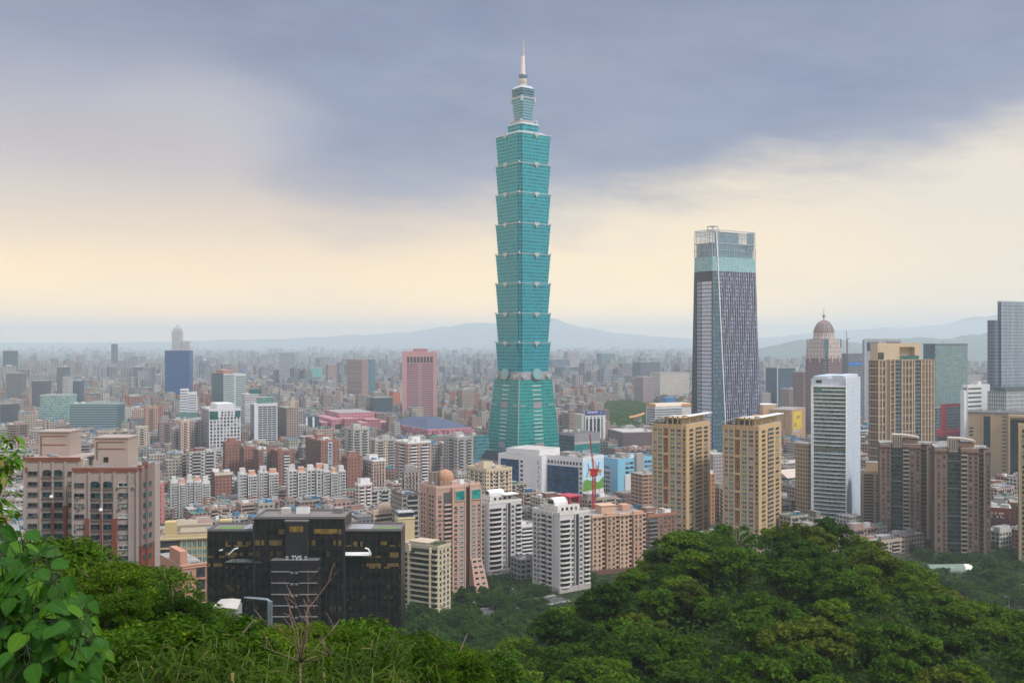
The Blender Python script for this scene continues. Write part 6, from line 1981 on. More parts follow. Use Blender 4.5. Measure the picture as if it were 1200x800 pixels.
# ------------------------------------------------------------------ the near buildings at the foot of the hill
def white_round(label, L, C, R, top, Y, short, nfl, gL, gR):
 """white apartment tower with a rounded balcony corner, a dark groove and a roof vault"""
 b = Bld('apartment_tower', label, 'apartment tower', L, C, R, top, Y, 36, short=short)
 wm = wall('tile_white_lilac', (0.60, 0.57, 0.58), dirt=0.2)
 w2 = wall('tile_white_warm', (0.66, 0.63, 0.60), dirt=0.2)
 b.body(wm, ROOF_L)
 n, H = nfl, b.h
 d, w = b.d, b.w
 # left front: balconies and windows
 b.balc('L', d * 0.26, d * 0.42, 3, H - 1.5, n, 1.2, 0.95, w2)
 b.balc('L', d * 0.50, d * 0.66, 3, H - 1.5, n, 1.2, 0.95, w2)
 b.win('L', d * 0.70, d * 0.97, 3, H - 1.5, 2, n, 0.5, 0.45, 'dark')
 b.win('L', d * 0.43, d * 0.49, 3, H - 1.5, 1, n, 0.7, 0.4, 'dark')
 b.part('pilaster', w2, [(d * 0.22, d * 0.25, 0, 0.9, 0, H)], 'L')
 b.part('pilaster', w2, [(d * 0.67, d * 0.69, 0, 0.9, 0, H)], 'L')
 # rounded corner on the right front with curved balconies
 a0, a1 = 0.2, b.sR(gL) - 0.3
 b.balc('R', a0, a0 + (a1 - a0) * 0.72, 3, H - 3.2, n - 1 if n > 10 else n, 1.7, 0.9, w2, curve=1.0)
 b.win('R', a0 + (a1 - a0) * 0.76, a1, 3, H - 3.2, 1, n - 1, 0.6, 0.45, 'dark')
 b.part('dark_groove', plain('groove_slate', (0.035, 0.035, 0.045), 0.5), [(b.sR(gL), b.sR(gR), 0.0, 0.06, 0, H - 1)], 'R')
 b.part('groove_jamb', wm, [(b.sR(gL) - 0.35, b.sR(gL), 0, 1.1, 0, H - 0.5), (b.sR(gR), b.sR(gR) + 0.35, 0, 1.1, 0, H - 0.5)], 'R')
 b.win('R', b.sR(gR) + 0.6, b.sR(gR) + (w - b.sR(gR)) * 0.45, 3, H - 2, 1, n, 0.6, 0.42, 'dark')
 b.balc('R', b.sR(gR) + (w - b.sR(gR)) * 0.5, w - 0.1, 3, H - 2, n, 1.1, 0.85, w2)
 b.acs('L', d * 0.70, d * 0.97, 3, H - 3, 22)
 b.acs('R', b.sR(gR) + 0.6, w - 0.5, 3, H - 3, 12)
 b.acs('R', a0 + (a1 - a0) * 0.74, a1, 3, H - 3, 10)
 b.parapet(w2, 1.1, 0.3, out=0.2)
 # roof: stepped penthouse and barrel vault
 MB().box(w * 0.12, w * 0.85, d * 0.2, d * 0.75, H + 0.004, H + 4, 0, 1).build('penthouse', [w2, ROOF_L], b.root)
 b.win('R', w * 0.2, w * 0.8, H + 0.6, H + 3.6, 4, 1, 0.5, 0.5, 'dark', off=-d * 0.2)
 mb = MB()
 N = 10
 cy, rr, z0 = d * 0.5, min(4.2, d * 0.2), H + 5.2
 x0, x1 = w * 0.15, w * 0.6
 for i in range(N):
  t0, t1 = pi * i / N, pi * (i + 1) / N
  ya, za, yb, zb = cy - rr * cos(t0), z0 + rr * sin(t0) * 0.7, cy - rr * cos(t1), z0 + rr * sin(t1) * 0.7
  mb.quad([(x0, ya, za), (x0, yb, zb), (x1, yb, zb), (x1, ya, za)])
  mb.quad([(x0 + 0.3, ya, z0), (x0 + 0.3, ya, za), (x0 + 0.3, yb, zb), (x0 + 0.3, yb, z0)][::-1])
 mb.box(x0 + 0.2, x1 - 0.2, cy - rr + 0.1, cy + rr - 0.1, H + 4.004, z0 + 0.05)
 mb.build('roof_vault', WHITE, b.root)
 b.part('vault_opening', DARK, [(x0 - 0.01, x0 + 0.19, cy - rr * 0.6, cy + rr * 0.6, z0 - 0.6, z0 + rr * 0.4)])
 mb = MB()
 r = b.rng
 for i in range(150):
  x, y = r.choice([(r.uniform(0, w), r.uniform(0.2, 1.6)), (r.uniform(0.2, 1.6), r.uniform(0, d))])
  z = H + 0.9 + abs(r.gauss(0, 0.6))
  mb.quad([(x + r.uniform(-.45, .45), y + r.uniform(-.45, .45), z + r.uniform(-.35, .35)) for _ in range(4)])
 mb.build('roof_planting', foliage('roof_green', (0.02, 0.05, 0.012), (0.05, 0.09, 0.02)), b.root)
 b.clutter(3, w2, x0=w * 0.1, y0=d * 0.76, tanks=2)
 b.part('base_storey', wall('base_stone', (0.42, 0.39, 0.37)), [(-0.5, w + 0.5, -0.7, -0.003, 0, 3.2), (-0.7, -0.003, -0.7, d * 0.9, 0, 3.2)])
 return b
b = white_round('white apartment tower with rounded balconies and a roof vault beside the red crane', 624, 656, 691, 603, 610, 'white rounded balcony tower', 15, 673.5, 677.5)
b.part('red_roof_frame', plain('red_canopy', (0.42, 0.03, 0.06), 0.5), [(b.w * 0.62, b.w * 0.66, b.d * 0.3, b.d * 0.7, b.h + 4.01, b.h + 8), (b.w * 0.92, b.w * 0.96, b.d * 0.3, b.d * 0.7, b.h + 4.01, b.h + 8), (b.w * 0.58, b.w, b.d * 0.28, b.d * 0.72, b.h + 8.01, b.h + 8.8)])
b.done()
b = white_round('lilac white apartment tower with rounded balconies behind the rose twin tower', 556, 573, 611, 590, 655, 'lilac white tower', 14, 594, 597.5)
b.part('cross_roof', WHITE, [(b.w * 0.5, b.w * 0.95, 1, 8, b.h + 4.01, b.h + 4.6)])
b.done()
b = simple('apartment_block', 'dim white balconied block between the two white rounded towers', 'apartment block', 608, 610, 626, 617, 700, 30, facade('dim_white', (0.44, 0.43, 0.45), (0.05, 0.05, 0.06), 3, 3.2, 0.5, 0.5), d=16, n=2, tanks=2, par=WHITE)
b.balc('R', b.w * 0.1, b.w * 0.9, 2, b.h - 1, 8, 1.0, 0.9, WHITE)
b.done()
def make_rose_twin():
 b = Bld('apartment_tower', 'tall rose brick twin tower with teal picture windows and a sloping skirt', 'apartment tower', 492, 511, 562, 572, 605, 33, short='rose twin tower')
 rose = wall('rose_tile', K(204, 168, 154), dirt=0.15)
 rose2 = wall('rose_tile_pale', K(216, 184, 170), dirt=0.15)
 drk = wall('rose_recess', K(112, 80, 76), dirt=0.15)
 H, w, d = b.h, b.w, b.d
 n = 21
 b.body(rose, ROOF)
 # left front
 b.win('L', d * 0.1, d * 0.45, 2, H - 4, 2, n, 0.5, 0.42, 'dark')
 b.win('L', d * 0.6, d * 0.95, 2, H - 4, 2, n, 0.4, 0.42, 'dark')
 b.part('pilaster', rose2, [(d * 0.5, d * 0.55, 0, 0.8, 0, H)], 'L')
 # right front: two bays with a dark recess between
 q = b.sR
 b.part('bay', rose, [(q(529), q(543.5), 0, 1.6, 0, H)], 'R')
 b.part('bay', rose, [(q(549.5), q(562), 0, 1.6, 0, H + 0.8)], 'R')
 b.part('dark_recess', drk, [(q(543.6), q(549.4), 0, 0.1, 0, H - 0.5)], 'R')
 b.win('R', q(512), q(519), 2, H - 4, 1, n, 0.5, 0.42, 'dark')
 b.balc('R', q(520), q(528.5), 2, H - 8, n - 1, 1.2, 0.9, rose2, G_MID)
 b.win('R', q(536.5), q(542.5), 2, H - 11, 1, n - 2, 0.75, 0.45, 'tealw', off=1.6)
 b.win('R', q(530), q(535), 2, H - 11, 1, n - 2, 0.55, 0.4, 'dark', off=1.6)
 b.win('R', q(550.5), q(556.5), 14, H - 11, 1, n - 5, 0.75, 0.45, 'tealw', off=1.6)
 b.win('R', q(557.5), q(561.5), 14, H - 11, 1, n - 5, 0.55, 0.4, 'dark', off=1.6)
 for a, c in ((532.5, 542.5), (551, 561)):
  b.part('picture_frame', rose2, [(q(a) - 0.5, q(c) + 0.5, 1.6, 2.1, b.z(588) - 0.5, b.z(576.5) + 0.6)], 'R')
  b.part('picture_window', glass('picture_teal', (0.02, 0.24, 0.22), cell=(3, 2.4)), [(q(a), q(c), 2.11, 2.25, b.z(587.5), b.z(577))], 'R')
 b.part('grey_panel', FRAME_D, [(q(520), q(527), 0.02, 0.3, b.z(591), b.z(578))], 'R')
 for xx in (529, 543.4, 549.6, 562):
  b.part('edge_rib', rose2, [(q(xx) - 0.3, q(xx) + 0.3, 1.61, 2.0, 0, H)], 'R')
 b.acs('L', d * 0.05, d * 0.95, 2, H - 4, 36)
 b.acs('R', q(512), q(519), 2, H - 4, 14)
 b.acs('R', q(530), q(535), 2, H - 11, 14, 1.62)
 # sloping skirt at the foot
 x0, x1 = q(549.5), q(566)
 zt = b.z(659)
 mb = MB()
 mb.loft([([(x0, -7.5), (x1, -7.5), (x1, -1.61), (x0, -1.61)], 0), ([(x0, -2.6), (x1 - 2.5, -2.6), (x1 - 2.5, -1.61), (x0, -1.61)], zt)])
 sk = mb.build('sloping_skirt', rose, b.root)
 for k in range(6):
  t = (k + 0.5) / 6
  yy = -7.5 + 4.9 * t
  for i in range(2):
   xx = x0 + (x1 - x0 - 2.5 * t) * (0.28 + 0.45 * i)
   o = MB().box(-1.0, 1.0, -0.12, 0.1, -0.6, 0.6).build('skirt_window', G_TEAL if i else G_DARK, sk)
   o.location = (xx, yy - 0.12, zt * t)
 # roof: domed drum and slatted lantern
 mb = MB()
 cx, cy = w * 0.42, d * 0.55
 prof = [(5.2, 0), (5.2, 4.5), (4.9, 6.0), (3.9, 7.6), (2.2, 8.8), (0.3, 9.3)]
 mb.loft([([(cx + r * cos(2 * pi * i / 18), cy + r * sin(2 * pi * i / 18)) for i in range(18)], H + 0.004 + z) for r, z in prof])
 mb.build('roof_dome', wall('dome_rose', K(196, 150, 124)), b.root)
 sl = []
 for k in range(7):
  sl.append((w * 0.10 + k * 0.9, w * 0.10 + k * 0.9 + 0.4, d * 0.5, d * 0.5 + 5, H + 0.004, H + 8))
 b.part('slatted_lantern', wall('slat_stone', K(170, 150, 138)), sl)
 b.part('lantern_core', DARK, [(w * 0.10 + 0.1, w * 0.10 + 5.6, d * 0.5 + 0.3, d * 0.5 + 4.7, H + 0.004, H + 7.6)])
 b.parapet(rose2, 1.2, 0.35, out=0.2)
 b.clutter(3, rose2, y1=d * 0.45, tanks=2)
 b.done()
make_rose_twin()
def make_cream_stepped():
 b = Bld('apartment_block', 'cream apartment block of long planted balconies with a roof garden beside the black glass building', 'apartment block', 470, 513, 528, 642, 560, 60, short='cream balconied block')
 cm = wall('cream_tile', K(216, 204, 178), dirt=0.2)
 H, w, d = b.h, b.w, b.d
 b.body(cm, ROOF_L)
 n = 12
 zt = H - 1
 L = lambda px: b.sL(px)
 b.balc('L', L(505), L(482), 0.5, zt, n, 1.8, 0.9, cm)
 b.balc('L', L(512.5), L(506), 0.5, zt, n, 1.3, 0.9, cm)
 b.balc('L', L(480), L(471), 0.5, zt - 3, n - 1, 1.4, 0.9, wall('cream_grey', K(176, 170, 160)))
 b.part('pier', cm, [(L(506) - 0.1, L(505) - 0.05, 0, 2.2, 0, H)], 'L')
 b.part('pier', cm, [(L(482) + 0.02, L(480) - 0.05, 0, 2.2, 0, H + 0.6)], 'L')
 b.win('R', 0.8, w - 0.8, 0.5, zt, 3, n, 0.42, 0.5, 'dark')
 b.acs('R', 0.8, w - 0.8, 0.5, zt, 14)
 b.acs('L', L(480), L(471), 0.5, zt, 10, 1.42)
 b.parapet(cm, 1.1, 0.3, out=0.25)
 b.part('roof_terrace', wall('terrace_tile', K(206, 190, 168)), [(1.0, w - 0.5, d * 0.3, d * 0.8, H + 0.004, H + 1.6), (0.8, w - 0.3, d * 0.28, d * 0.82, H + 1.604, H + 2.0)])
 r = b.rng
 mb = MB()
 for i in range(600):
  x, y = r.uniform(0.3, w - 0.3), r.uniform(0.2, d * 0.27)
  z = H + 0.3 + abs(r.gauss(0.6, 0.8))
  mb.quad([(x + r.uniform(-.3, .3), y + r.uniform(-.3, .3), z + r.uniform(-.3, .3)) for _ in range(4)])
 mb.build('roof_garden', foliage('roof_green', (0.02, 0.05, 0.012), (0.05, 0.09, 0.02)), b.root)
 mb = MB()
 for i in range(500):
  k = r.randrange(n)
  y = r.uniform(L(505), L(482))
  if r.random() < 0.5:
   k, y = n - 1, r.uniform(L(488), L(484))
  z = 0.5 + (zt - 0.5) * k / n + 1.0 + r.uniform(-0.5, 0.6)
  x = -1.8 + r.uniform(-0.3, 0.3)
  mb.quad([(x + r.uniform(-.25, .25), y + r.uniform(-.3, .3), z + r.uniform(-.3, .3)) for _ in range(4)])
 mb.build('balcony_planting', MATS['roof_green'], b.root)
 b.done()
 b = Bld('chimney_tower', 'plain cream shaft tower with a dark windowed cap behind the cream balconied block', 'tower', 464.5, 466.5, 486, 606, 600, 18, d=9, short='cream shaft tower')
 cs = wall('shaft_cream', K(222, 202, 160), dirt=0.12)
 b.body(cs, ROOF)
 b.part('cap_glazing', G_DARK, [(0.8, b.w - 0.8, 0.6, b.d - 0.6, b.h + 0.004, b.h + 2.4)])
 b.part('cap_roof', wall('cap_grey', (0.45, 0.45, 0.48)), [(0.3, b.w - 0.3, 0.2, b.d - 0.2, b.h + 2.41, b.h + 2.9)])
 mb = MB()
 for k in range(4):
  x = 1 + (b.w - 2) * k / 3
  mb.cyl(x, b.d / 2, b.h + 2.9, b.h + 4.2, 0.45, n=8)
 mb.build('roof_vents', TANK, b.root)
 b.part('cornice', wall('cornice_cream', K(232, 220, 190)), [(-0.3, b.w + 0.3, -0.3, b.d + 0.3, b.h - 1.2, b.h - 0.6)])
 b.win('R', 1, 3, 4, 14, 1, 3, 0.4, 0.3, 'dark')
 b.done()
 b = simple('apartment_block', 'dark framed grey block with black window bays behind the cream shaft tower', 'apartment block', 467, 471, 492, 580, 700, 26, facade('dark_frame', (0.30, 0.27, 0.25), (0.04, 0.04, 0.045), 4, 3.3, 0.6, 0.6), d=20, n=1, par=wall('frame_umber', (0.16, 0.13, 0.12)))
 b.balc('R', b.w * 0.3, b.w * 0.9, 2, b.h - 1, 12, 1.0, 0.9, wall('balcony_stone', (0.36, 0.33, 0.31)))
 b.done()
make_cream_stepped()
def make_salmon():
 b = Bld('apartment_block', 'salmon apartment block of four projecting window bays right of the white rounded balcony tower', 'apartment block', 690, 692, 755, 604, 660, 22, d=22, short='salmon bay block')
 sm = wall('salmon_tile', K(212, 170, 146), dirt=0.15)
 s2 = wall('salmon_pale', K(224, 188, 164), dirt=0.15)
 H, w, d = b.h, b.w, b.d
 b.body(sm, ROOF)
 n = 12
 for i in range(4):
  x0, x1 = w * (i + 0.08) / 4, w * (i + 0.78) / 4
  o = 1.4 if i % 2 == 0 else 2.2
  b.part('bay', sm if i % 2 else s2, [(x0, x1, 0, o, 0, H + (1.2 if i % 2 else 0.4))], 'R')
  b.win('R', x0 + 0.2, x1 - 0.2, 1.5, H - 1, 2, n, 0.42, 0.45, 'dark', off=o)
  b.balc('R', x1 + 0.1, w * (i + 1.05) / 4, 1.5, H - 1, n, 1.0, 0.9, s2)
 b.part('cornice', s2, [(-0.4, w + 0.4, 2.21, 2.6, H - 0.9, H - 0.2)], 'R')
 for k in range(4):
  b.acs('R', w * (k + 0.1) / 4, w * (k + 0.76) / 4, 1.5, H - 1, 9, 1.42 if k % 2 == 0 else 2.22)
 b.part('tower_cap', s2, [(w * 0.24, w * 0.5, 3, 12, H + 0.004, b.z(595)), (w * 0.22, w * 0.52, 2.6, 12.4, b.z(595) + 0.004, b.z(594))])
 b.part('stair_house', sm, [(w * 0.7, w * 0.85, 8, 15, H + 0.004, H + 4)])
 b.clutter(2, s2, tanks=3, y0=13)
 b.part('street_wall', wall('plinth_brown', K(120, 90, 78)), [(-1, w + 1, 2.7, 3.4, 0, 3)], 'R')
 b.done()
 b = Bld('apartment_block', 'brown apartment block with glazed balcony columns right of the salmon bay block', 'apartment block', 752, 759, 793, 605, 705, 30, d=20, short='brown annex block')
 bm = wall('umber_tile', K(150, 112, 96), dirt=0.15)
 b.body(bm, ROOF)
 n = 10
 b.balc('L', 0.5, b.d * 0.5, 1, b.h - 1, n, 1.4, 0.9, wall('umber_pale', K(176, 150, 138)), G_MID)
 b.balc('R', 0.4, b.w * 0.35, 1, b.h - 1, n, 1.2, 0.9, wall('umber_grey', K(140, 130, 128)), G_MID)
 b.win('R', b.w * 0.4, b.w * 0.95, 1, b.h - 1, 4, n, 0.5, 0.45, 'dark')
 b.parapet(wall('umber_rim', K(176, 128, 104)), 1.3, 0.35, out=0.3)
 b.clutter(3, bm, (8, 7, 4))
 b.done()
make_salmon()
def make_black_building():
 Y = 400
 X_ = lambda px: (px - 243) / 1200 * Y
 b = Bld('office_building', 'black glass office building with amber panes painted as reflections and a raised centre block', 'office building', 242.9, 243, 470, 622, Y, 0, base=16, d=15, short='black glass building')
 blk = glass('black_spandrel', (0.014, 0.0125, 0.011), rough=0.25, var=0.3, cell=(1.15, 4.2), spec=0.25)
 amb = glass('amber_reflection', (0.008, 0.009, 0.010), rough=0.15, var=0.7, cell=(1.15, 4.2), reflected=(0.42, (0.17, 0.115, 0.04)))  # random amber panes: warm reflections painted into the glass colour
 amd = glass('dim_amber_reflection', (0.007, 0.008, 0.010), rough=0.15, var=0.7, cell=(1.15, 4.2), reflected=(0.27, (0.07, 0.048, 0.02)))
 mul = plain('mullion_black', (0.02, 0.02, 0.02), 0.4)
 rim = wall('rim_grey', (0.17, 0.16, 0.165), dirt=0.3)
 broof = wall('roof_umber', (0.19, 0.175, 0.165), dirt=0.4)
 H = b.h
 hc = b.z(606)
 vols = [(0, X_(300), 0.0, H, 'side_wing'), (X_(300), X_(405), -3.0, hc, 'centre_block'), (X_(405), X_(470), 0.0, H, 'side_wing')]
 fh = 4.25
 for vi, (x0, x1, yo, hh, nm) in enumerate(vols):
  v = MB().box(x0 + 0.002, x1 - 0.002, yo, b.d, 0, hh, 0, 1).build(nm, [blk, broof], b.root)
  k = 0
  z = hh - 4.0
  while z > 2:
   m = amb if (k in (0, 1) or (k == 2 and vi != 1)) else amd
   MB().box(x0 + 0.3, x1 - 0.3, yo - 0.12, yo - 0.002, z - 2.0, z).build('window_band', m, v)
   MB().box(x0, x1, yo - 0.28, yo - 0.002, z - fh + 0.5, z - 2.02).build('spandrel', blk, v)
   z -= fh
   k += 1
  mb = MB()
  m_ = int((x1 - x0) / 2.3)
  for i in range(m_ + 1):
   q = x0 + (x1 - x0) * i / m_
   mb.box(q - 0.05, q + 0.05, yo - 0.36, yo - 0.29, 0, hh - 1)
  mb.build('mullion_grid', mul, v)
  mb = MB()
  for q in ((x0, x1, yo - 0.3, yo + 0.2), (x0, x1, b.d - 0.5, b.d), (x0, x0 + 0.5, yo + 0.2, b.d - 0.5), (x1 - 0.5, x1, yo + 0.2, b.d - 0.5)):
   mb.box(*q, hh + 0.004, hh + 0.9)
  mb.build('roof_rim', rim, v)
  # reveal columns between the volumes
 for px in (300, 405):
  q = X_(px)
  b.part('reveal', wall('reveal_black', (0.018, 0.018, 0.02)), [(q - 0.4, q + 0.4, -3.5, -3.0, 0, hc - 2)])
 # arched notch in the middle of the centre block
 c0, c1 = X_(338), X_(363)
 b.part('centre_slot', wall('slot_black', (0.014, 0.014, 0.015)), [(c0, c1, -5.2, -3.4, 0, hc - 0.8)])
 MB().box(c0 + 1.5, c1 - 1.5, -5.4, -5.21, b.z(620), b.z(613.5)).build('amber_window', glass('amber_plain', (0.20, 0.13, 0.03), cell=(1.5, 2.5)), b.root)
 MB().box(X_(370), X_(397), -3.45, -3.37, b.z(623), b.z(617.5)).build('amber_window', MATS['amber_plain'], b.root)
 b.part('notch_arch', rim, [(c0 - 0.4, c1 + 0.4, -5.4, -2, hc - 0.79, hc - 0.3)])
 # lower front block with white ledges
 p0, p1 = X_(323), X_(378)
 zf = b.z(651)
 fb = MB().box(p0, p1, -8.5, -3.5, 0, zf, 0, 1).build('front_block', [glass('plum_black', (0.022, 0.019, 0.022), rough=0.3, cell=(1.1, 4)), ROOF_D], b.root)
 lg = plain('ledge_pale', (0.24, 0.23, 0.24), 0.5)
 for py in (663.5, 676.5, 689.5, 702.5, 715):
  z = b.z(py)
  for e0, e1, nm, za, zb_ in ((0.02, 0.4, 'ledge', -0.18, 0.12), (0.6, 0.985, 'ledge', -0.18, 0.12), (0.42, 0.48, 'bracket', -0.8, -0.1), (0.52, 0.57, 'bracket', -0.8, -0.1)):
   MB().box(p0 + (p1 - p0) * e0, p0 + (p1 - p0) * e1, -9.1, -8.51, z + za, z + zb_).build(nm, lg, fb)
 mb = MB()
 for k in range(40):
  q = p0 + (p1 - p0) * (k + .5) / 40
  mb.box(q - 0.06, q + 0.06, -8.6, -8.505, 0, zf - 0.6)
 mb.build('front_grid', mul, fb)
 # white lettering standing on the front block
 tx = bpy.data.curves.new('sign_letters', 'FONT')
 tx.body = 'TVS'
 tx.size = 2.4
 tx.extrude = 0.12
 tx.offset = 0.05
 tx.align_x = 'CENTER'
 tmp = bpy.data.objects.new('sign_letters_text', tx)
 COL.objects.link(tmp)
 dg = bpy.context.evaluated_depsgraph_get()
 me = bpy.data.meshes.new_from_object(tmp.evaluated_get(dg))
 bpy.data.objects.remove(tmp)
 me.name = 'sign_letters'
 me.materials.clear()
 me.materials.append(plain('letter_white', (0.52, 0.52, 0.53), 0.5))
 lt = link('sign_letters', me, fb, (X_(352.5), -8.0, zf + 0.1))
 lt.rotation_euler = (pi / 2, 0, 0)
 for sx in (-1, 1):
  MB().box(X_(352.5) + sx * 3.6 - 0.5, X_(352.5) + sx * 3.6 + 0.5, -8.1, -7.9, zf + 0.3, zf + 0.7).box(X_(352.5) + sx * 3.6 - 0.5, X_(352.5) + sx * 3.6 + 0.5, -8.1, -7.9, zf + 1.1, zf + 1.5).build('sign_dash', MATS['letter_white'], fb)
 MB().box(p0, p1, -8.4, -8.3, zf + 0.004, zf + 0.25).build('front_rail', lg, fb)
 # pale roof canopies and sloping white frames
 def frame(px0, px1, py, y0, tilt):
  z = b.z(py)
  mb = MB()
  mb.quad([(X_(px0), y0 - 3, z), (X_(px1), y0 - 3, z), (X_(px1) - tilt, y0, z + 0.6), (X_(px0) + tilt, y0, z + 0.6)])
  mb.quad([(X_(px0), y0 - 3, z - 0.25), (X_(px1), y0 - 3, z - 0.25), (X_(px1), y0 - 3, z), (X_(px0), y0 - 3, z)])
  return mb
 frame(404, 436, 648, -0.4, 0.3).build('terrace_edge', WHITE, b.root)
 MB().tube([(X_(429), -3.0, b.z(640)), (X_(433), -3.2, b.z(641)), (X_(436), -3.3, b.z(647.5))], 0.35, 6).build('white_strut', WHITE, b.root)
 MB().tube([(X_(269), -1.5, b.z(648.5)), (X_(276), -1.5, b.z(642)), (X_(280), -1.0, b.z(641))], 0.3, 6).tube([(X_(262), -1.2, b.z(643)), (X_(258), -1.2, b.z(644))], 0.3, 5).build('white_strut', WHITE, b.root)
 frame(266, 310, 656, -0.4, 2.0).build('glass_canopy', glass('canopy_glass', (0.08, 0.10, 0.10)), b.root)
 # roof lawns on the side wings
 b.part('roof_lawn', GREEN_ROOF, [(X_(254), X_(280), 3, 8, H + 0.004, H + 0.25)])
 b.part('roof_lawn', GREEN_ROOF, [(X_(440), X_(464), 3, 7, H + 0.004, H + 0.25)])
 b.part('roof_deck', wall('deck_pale', (0.30, 0.30, 0.33)), [(X_(283), X_(299), 1, 13, H + 0.004, H + 0.5), (X_(407), X_(434), 1, 13, H + 0.004, H + 0.5)])
 b.clutter(4, broof, x0=X_(304), x1=X_(400), y0=4, z=hc, tanks=0)
 b.done()
 # white roofed kiosk and grey gantry in front of it
 x, y, z = at(266, 709, 330)
 o = bpy.data.objects.new('roof_hall', None)
 COL.objects.link(o)
 g = z - 7
 o.location = (x, y, g)
 tag(o, 'low hall with a white folded roof at the foot of the black glass building', 'hall')
 MB().box(-4, 3, 0, 7, 0, z - g - 0.8).build('wall', wall('hall_grey', (0.28, 0.28, 0.29)), o)
 mb = MB()
 zz = z - g
 for (xa, za, xb, zb, xc, zc, xd, zd) in ((-5, -.7, -1, -.3, 0, .4, -4, .2), (-1, -.3, 3.6, -.8, 2.6, .1, 0, .4)):
  mb.quad([(xa, -1, zz + za), (xb, -1, zz + zb), (xc, 7.5, zz + zc), (xd, 7.5, zz + zd)])
  mb.quad([(xa, -1, zz + za - .3), (xb, -1, zz + zb - .3), (xb, -1, zz + zb), (xa, -1, zz + za)])
 mb.build('folded_roof', wall('roof_cream_white', (0.46, 0.43, 0.40), dirt=0.4), o)
 x, y, z = at(305, 702, 345)
 o = bpy.data.objects.new('steel_gantry', None)
 COL.objects.link(o)
 g = z - 14
 o.location = (x, y, g)
 tag(o, 'bent grey steel gantry before the lower left of the black glass building', 'gantry')
 gm = plain('gantry_grey', (0.20, 0.24, 0.27), 0.4, 0.3)
 zz = z - g
 MB().box(2.6, 4.0, -0.7, 0.7, 0, zz - 0.6).build('post', gm, o)
 MB().tube([(3.3, 0, zz - 0.8), (2.4, 0, zz - 0.05), (-4.5, 0, zz + 0.55), (-5.5, 0, zz + 0.65)], [0.55, 0.55, 0.45, 0.25], 6).build('arm', gm, o)
make_black_building()
def make_left_condos():
 Y = 312
 S = Y / 1200
 b = Bld('apartment_building', 'grey pink tiled apartment building with arched top windows and red brick base panels', 'apartment building', 84.9, 85, 161, 550, Y, 0, base=52, d=20, short='grey pink apartments')
 gp = wall('greypink_tile', K(184, 170, 165), dirt=0.18, joint=3.2)
 gpd = wall('greypink_shade', K(150, 130, 128), dirt=0.2)
 rb = wall('rust_brick', K(140, 84, 70), dirt=0.15)
 band = wall('rust_band', K(150, 92, 80), dirt=0.1)
 X_ = lambda px: (px - 85) * S
 fh = 12.2 * S
 H = b.h
 def wing(x0, x1, yo, h, nm, arch_c, z_brick, nrow):
  v = MB().box(x0, x1, yo, b.d, 0, h, 0, 1).build(nm, [gp, ROOF], b.root)
  MB().box(x0 - 0.15, x1 + 0.15, yo - 0.2, yo - 0.003, h - 0.75, h - 0.25).build('rust_band', band, v)
  MB().box(x0 - 0.15, x1 + 0.15, yo - 0.25, yo - 0.003, h + 0.0, h + 0.55).build('rust_band', band, v)
  MB().box(x0, x1, yo, yo + 0.3, h + 0.56, h + 1.0).build('parapet', gp, v)
  return v
 # front wing
 f0, f1 = 0.0, X_(161)
 v = wing(f0, f1, 0, H, 'front_wing', 0, 0, 10)
 b.part('rear_wing', gp, [(X_(17), X_(85) - 0.005, 6.0, 24, 0, b.z(537.5, 0, 6))])
 zr = b.z(537.5, 0, 6)
 mb = MB()
 mb.box(X_(16.5), X_(85) - 0.01, 5.75, 5.997, zr - 0.75, zr - 0.25)
 mb.box(X_(16.5), X_(85) - 0.01, 5.7, 5.997, zr, zr + 0.55)
 mb.build('rust_band', band, b.root)
 for px in (16.8, 84):
  b.part('corner_stripe', band, [(X_(px) - 0.3 if px > 50 else X_(px), X_(px) + 1.2 if px < 50 else X_(px) + 0.3, 5.7, 5.99, zr - 4.0 + k * 0.9, zr - 3.5 + k * 0.9) for k in range(2)])
 rows = 12
 Sr = (Y + 6) / 1200
 for k in range(rows):
  zt = b.z(565 + 12.25 * k)          # top of this storey's opening, front wing
  hgt = 1.55
  z = zt - hgt
  if z < 1:
   break
  zr_ = b.z(551.5 + 12.25 * k, 0, 6) - hgt
  def w1(cx, wd, yo, zz, hh, sty, arch=False):
   gl, fr = STY[sty]
   b.wins.append((zz, (cx, yo, zz), 0.0, wd, hh, b.rng.choice(gl), fr, arch))
  # front wing: two wide bays in the middle, slots at the sides
  hh = 1.9 if k == 0 else hgt
  w1(X_(111.5), 2.8, 0.0, z, hh, 'teal', k == 0)
  w1(X_(126), 2.8, 0.0, z, hh, 'teal', k == 0)
  w1(X_(93), 3.0, 0.0, z + 0.35, 1.05, 'dark')
  w1(X_(144.5), 3.0, 0.0, z + 0.35, 1.15, 'white' if k % 3 == 0 else 'dark')
  # rear wing
  w1(X_(44.5), 2.7, 6.0, zr_, hh, 'teal', k == 0)
  w1(X_(58), 2.7, 6.0, zr_, hh, 'teal', k == 0)
  w1(X_(27.5), 2.9, 6.0, zr_ + 0.35, 1.05, 'dark')
  w1(X_(75), 2.7, 6.0, zr_ + 0.35, 1.05, 'dark')
  # projecting sill slabs under the pairs
  MB().box(X_(105.5), X_(132), -0.45, -0.003, z - 0.5, z - 0.32).build('ledge', gpd, v)
  MB().box(X_(38.5), X_(64), 5.55, 5.997, zr_ - 0.5, zr_ - 0.32).build('ledge', gpd, b.root)
 # pilasters framing the middle bays, a rust joint line, ball lamps
 for px in (84.8, 104, 118.8, 133.5, 151, 160):
  b.part('pilaster', gp, [(X_(px), X_(px) + 0.55, 0.003, 0.5, 0, H - 0.8)], 'R')
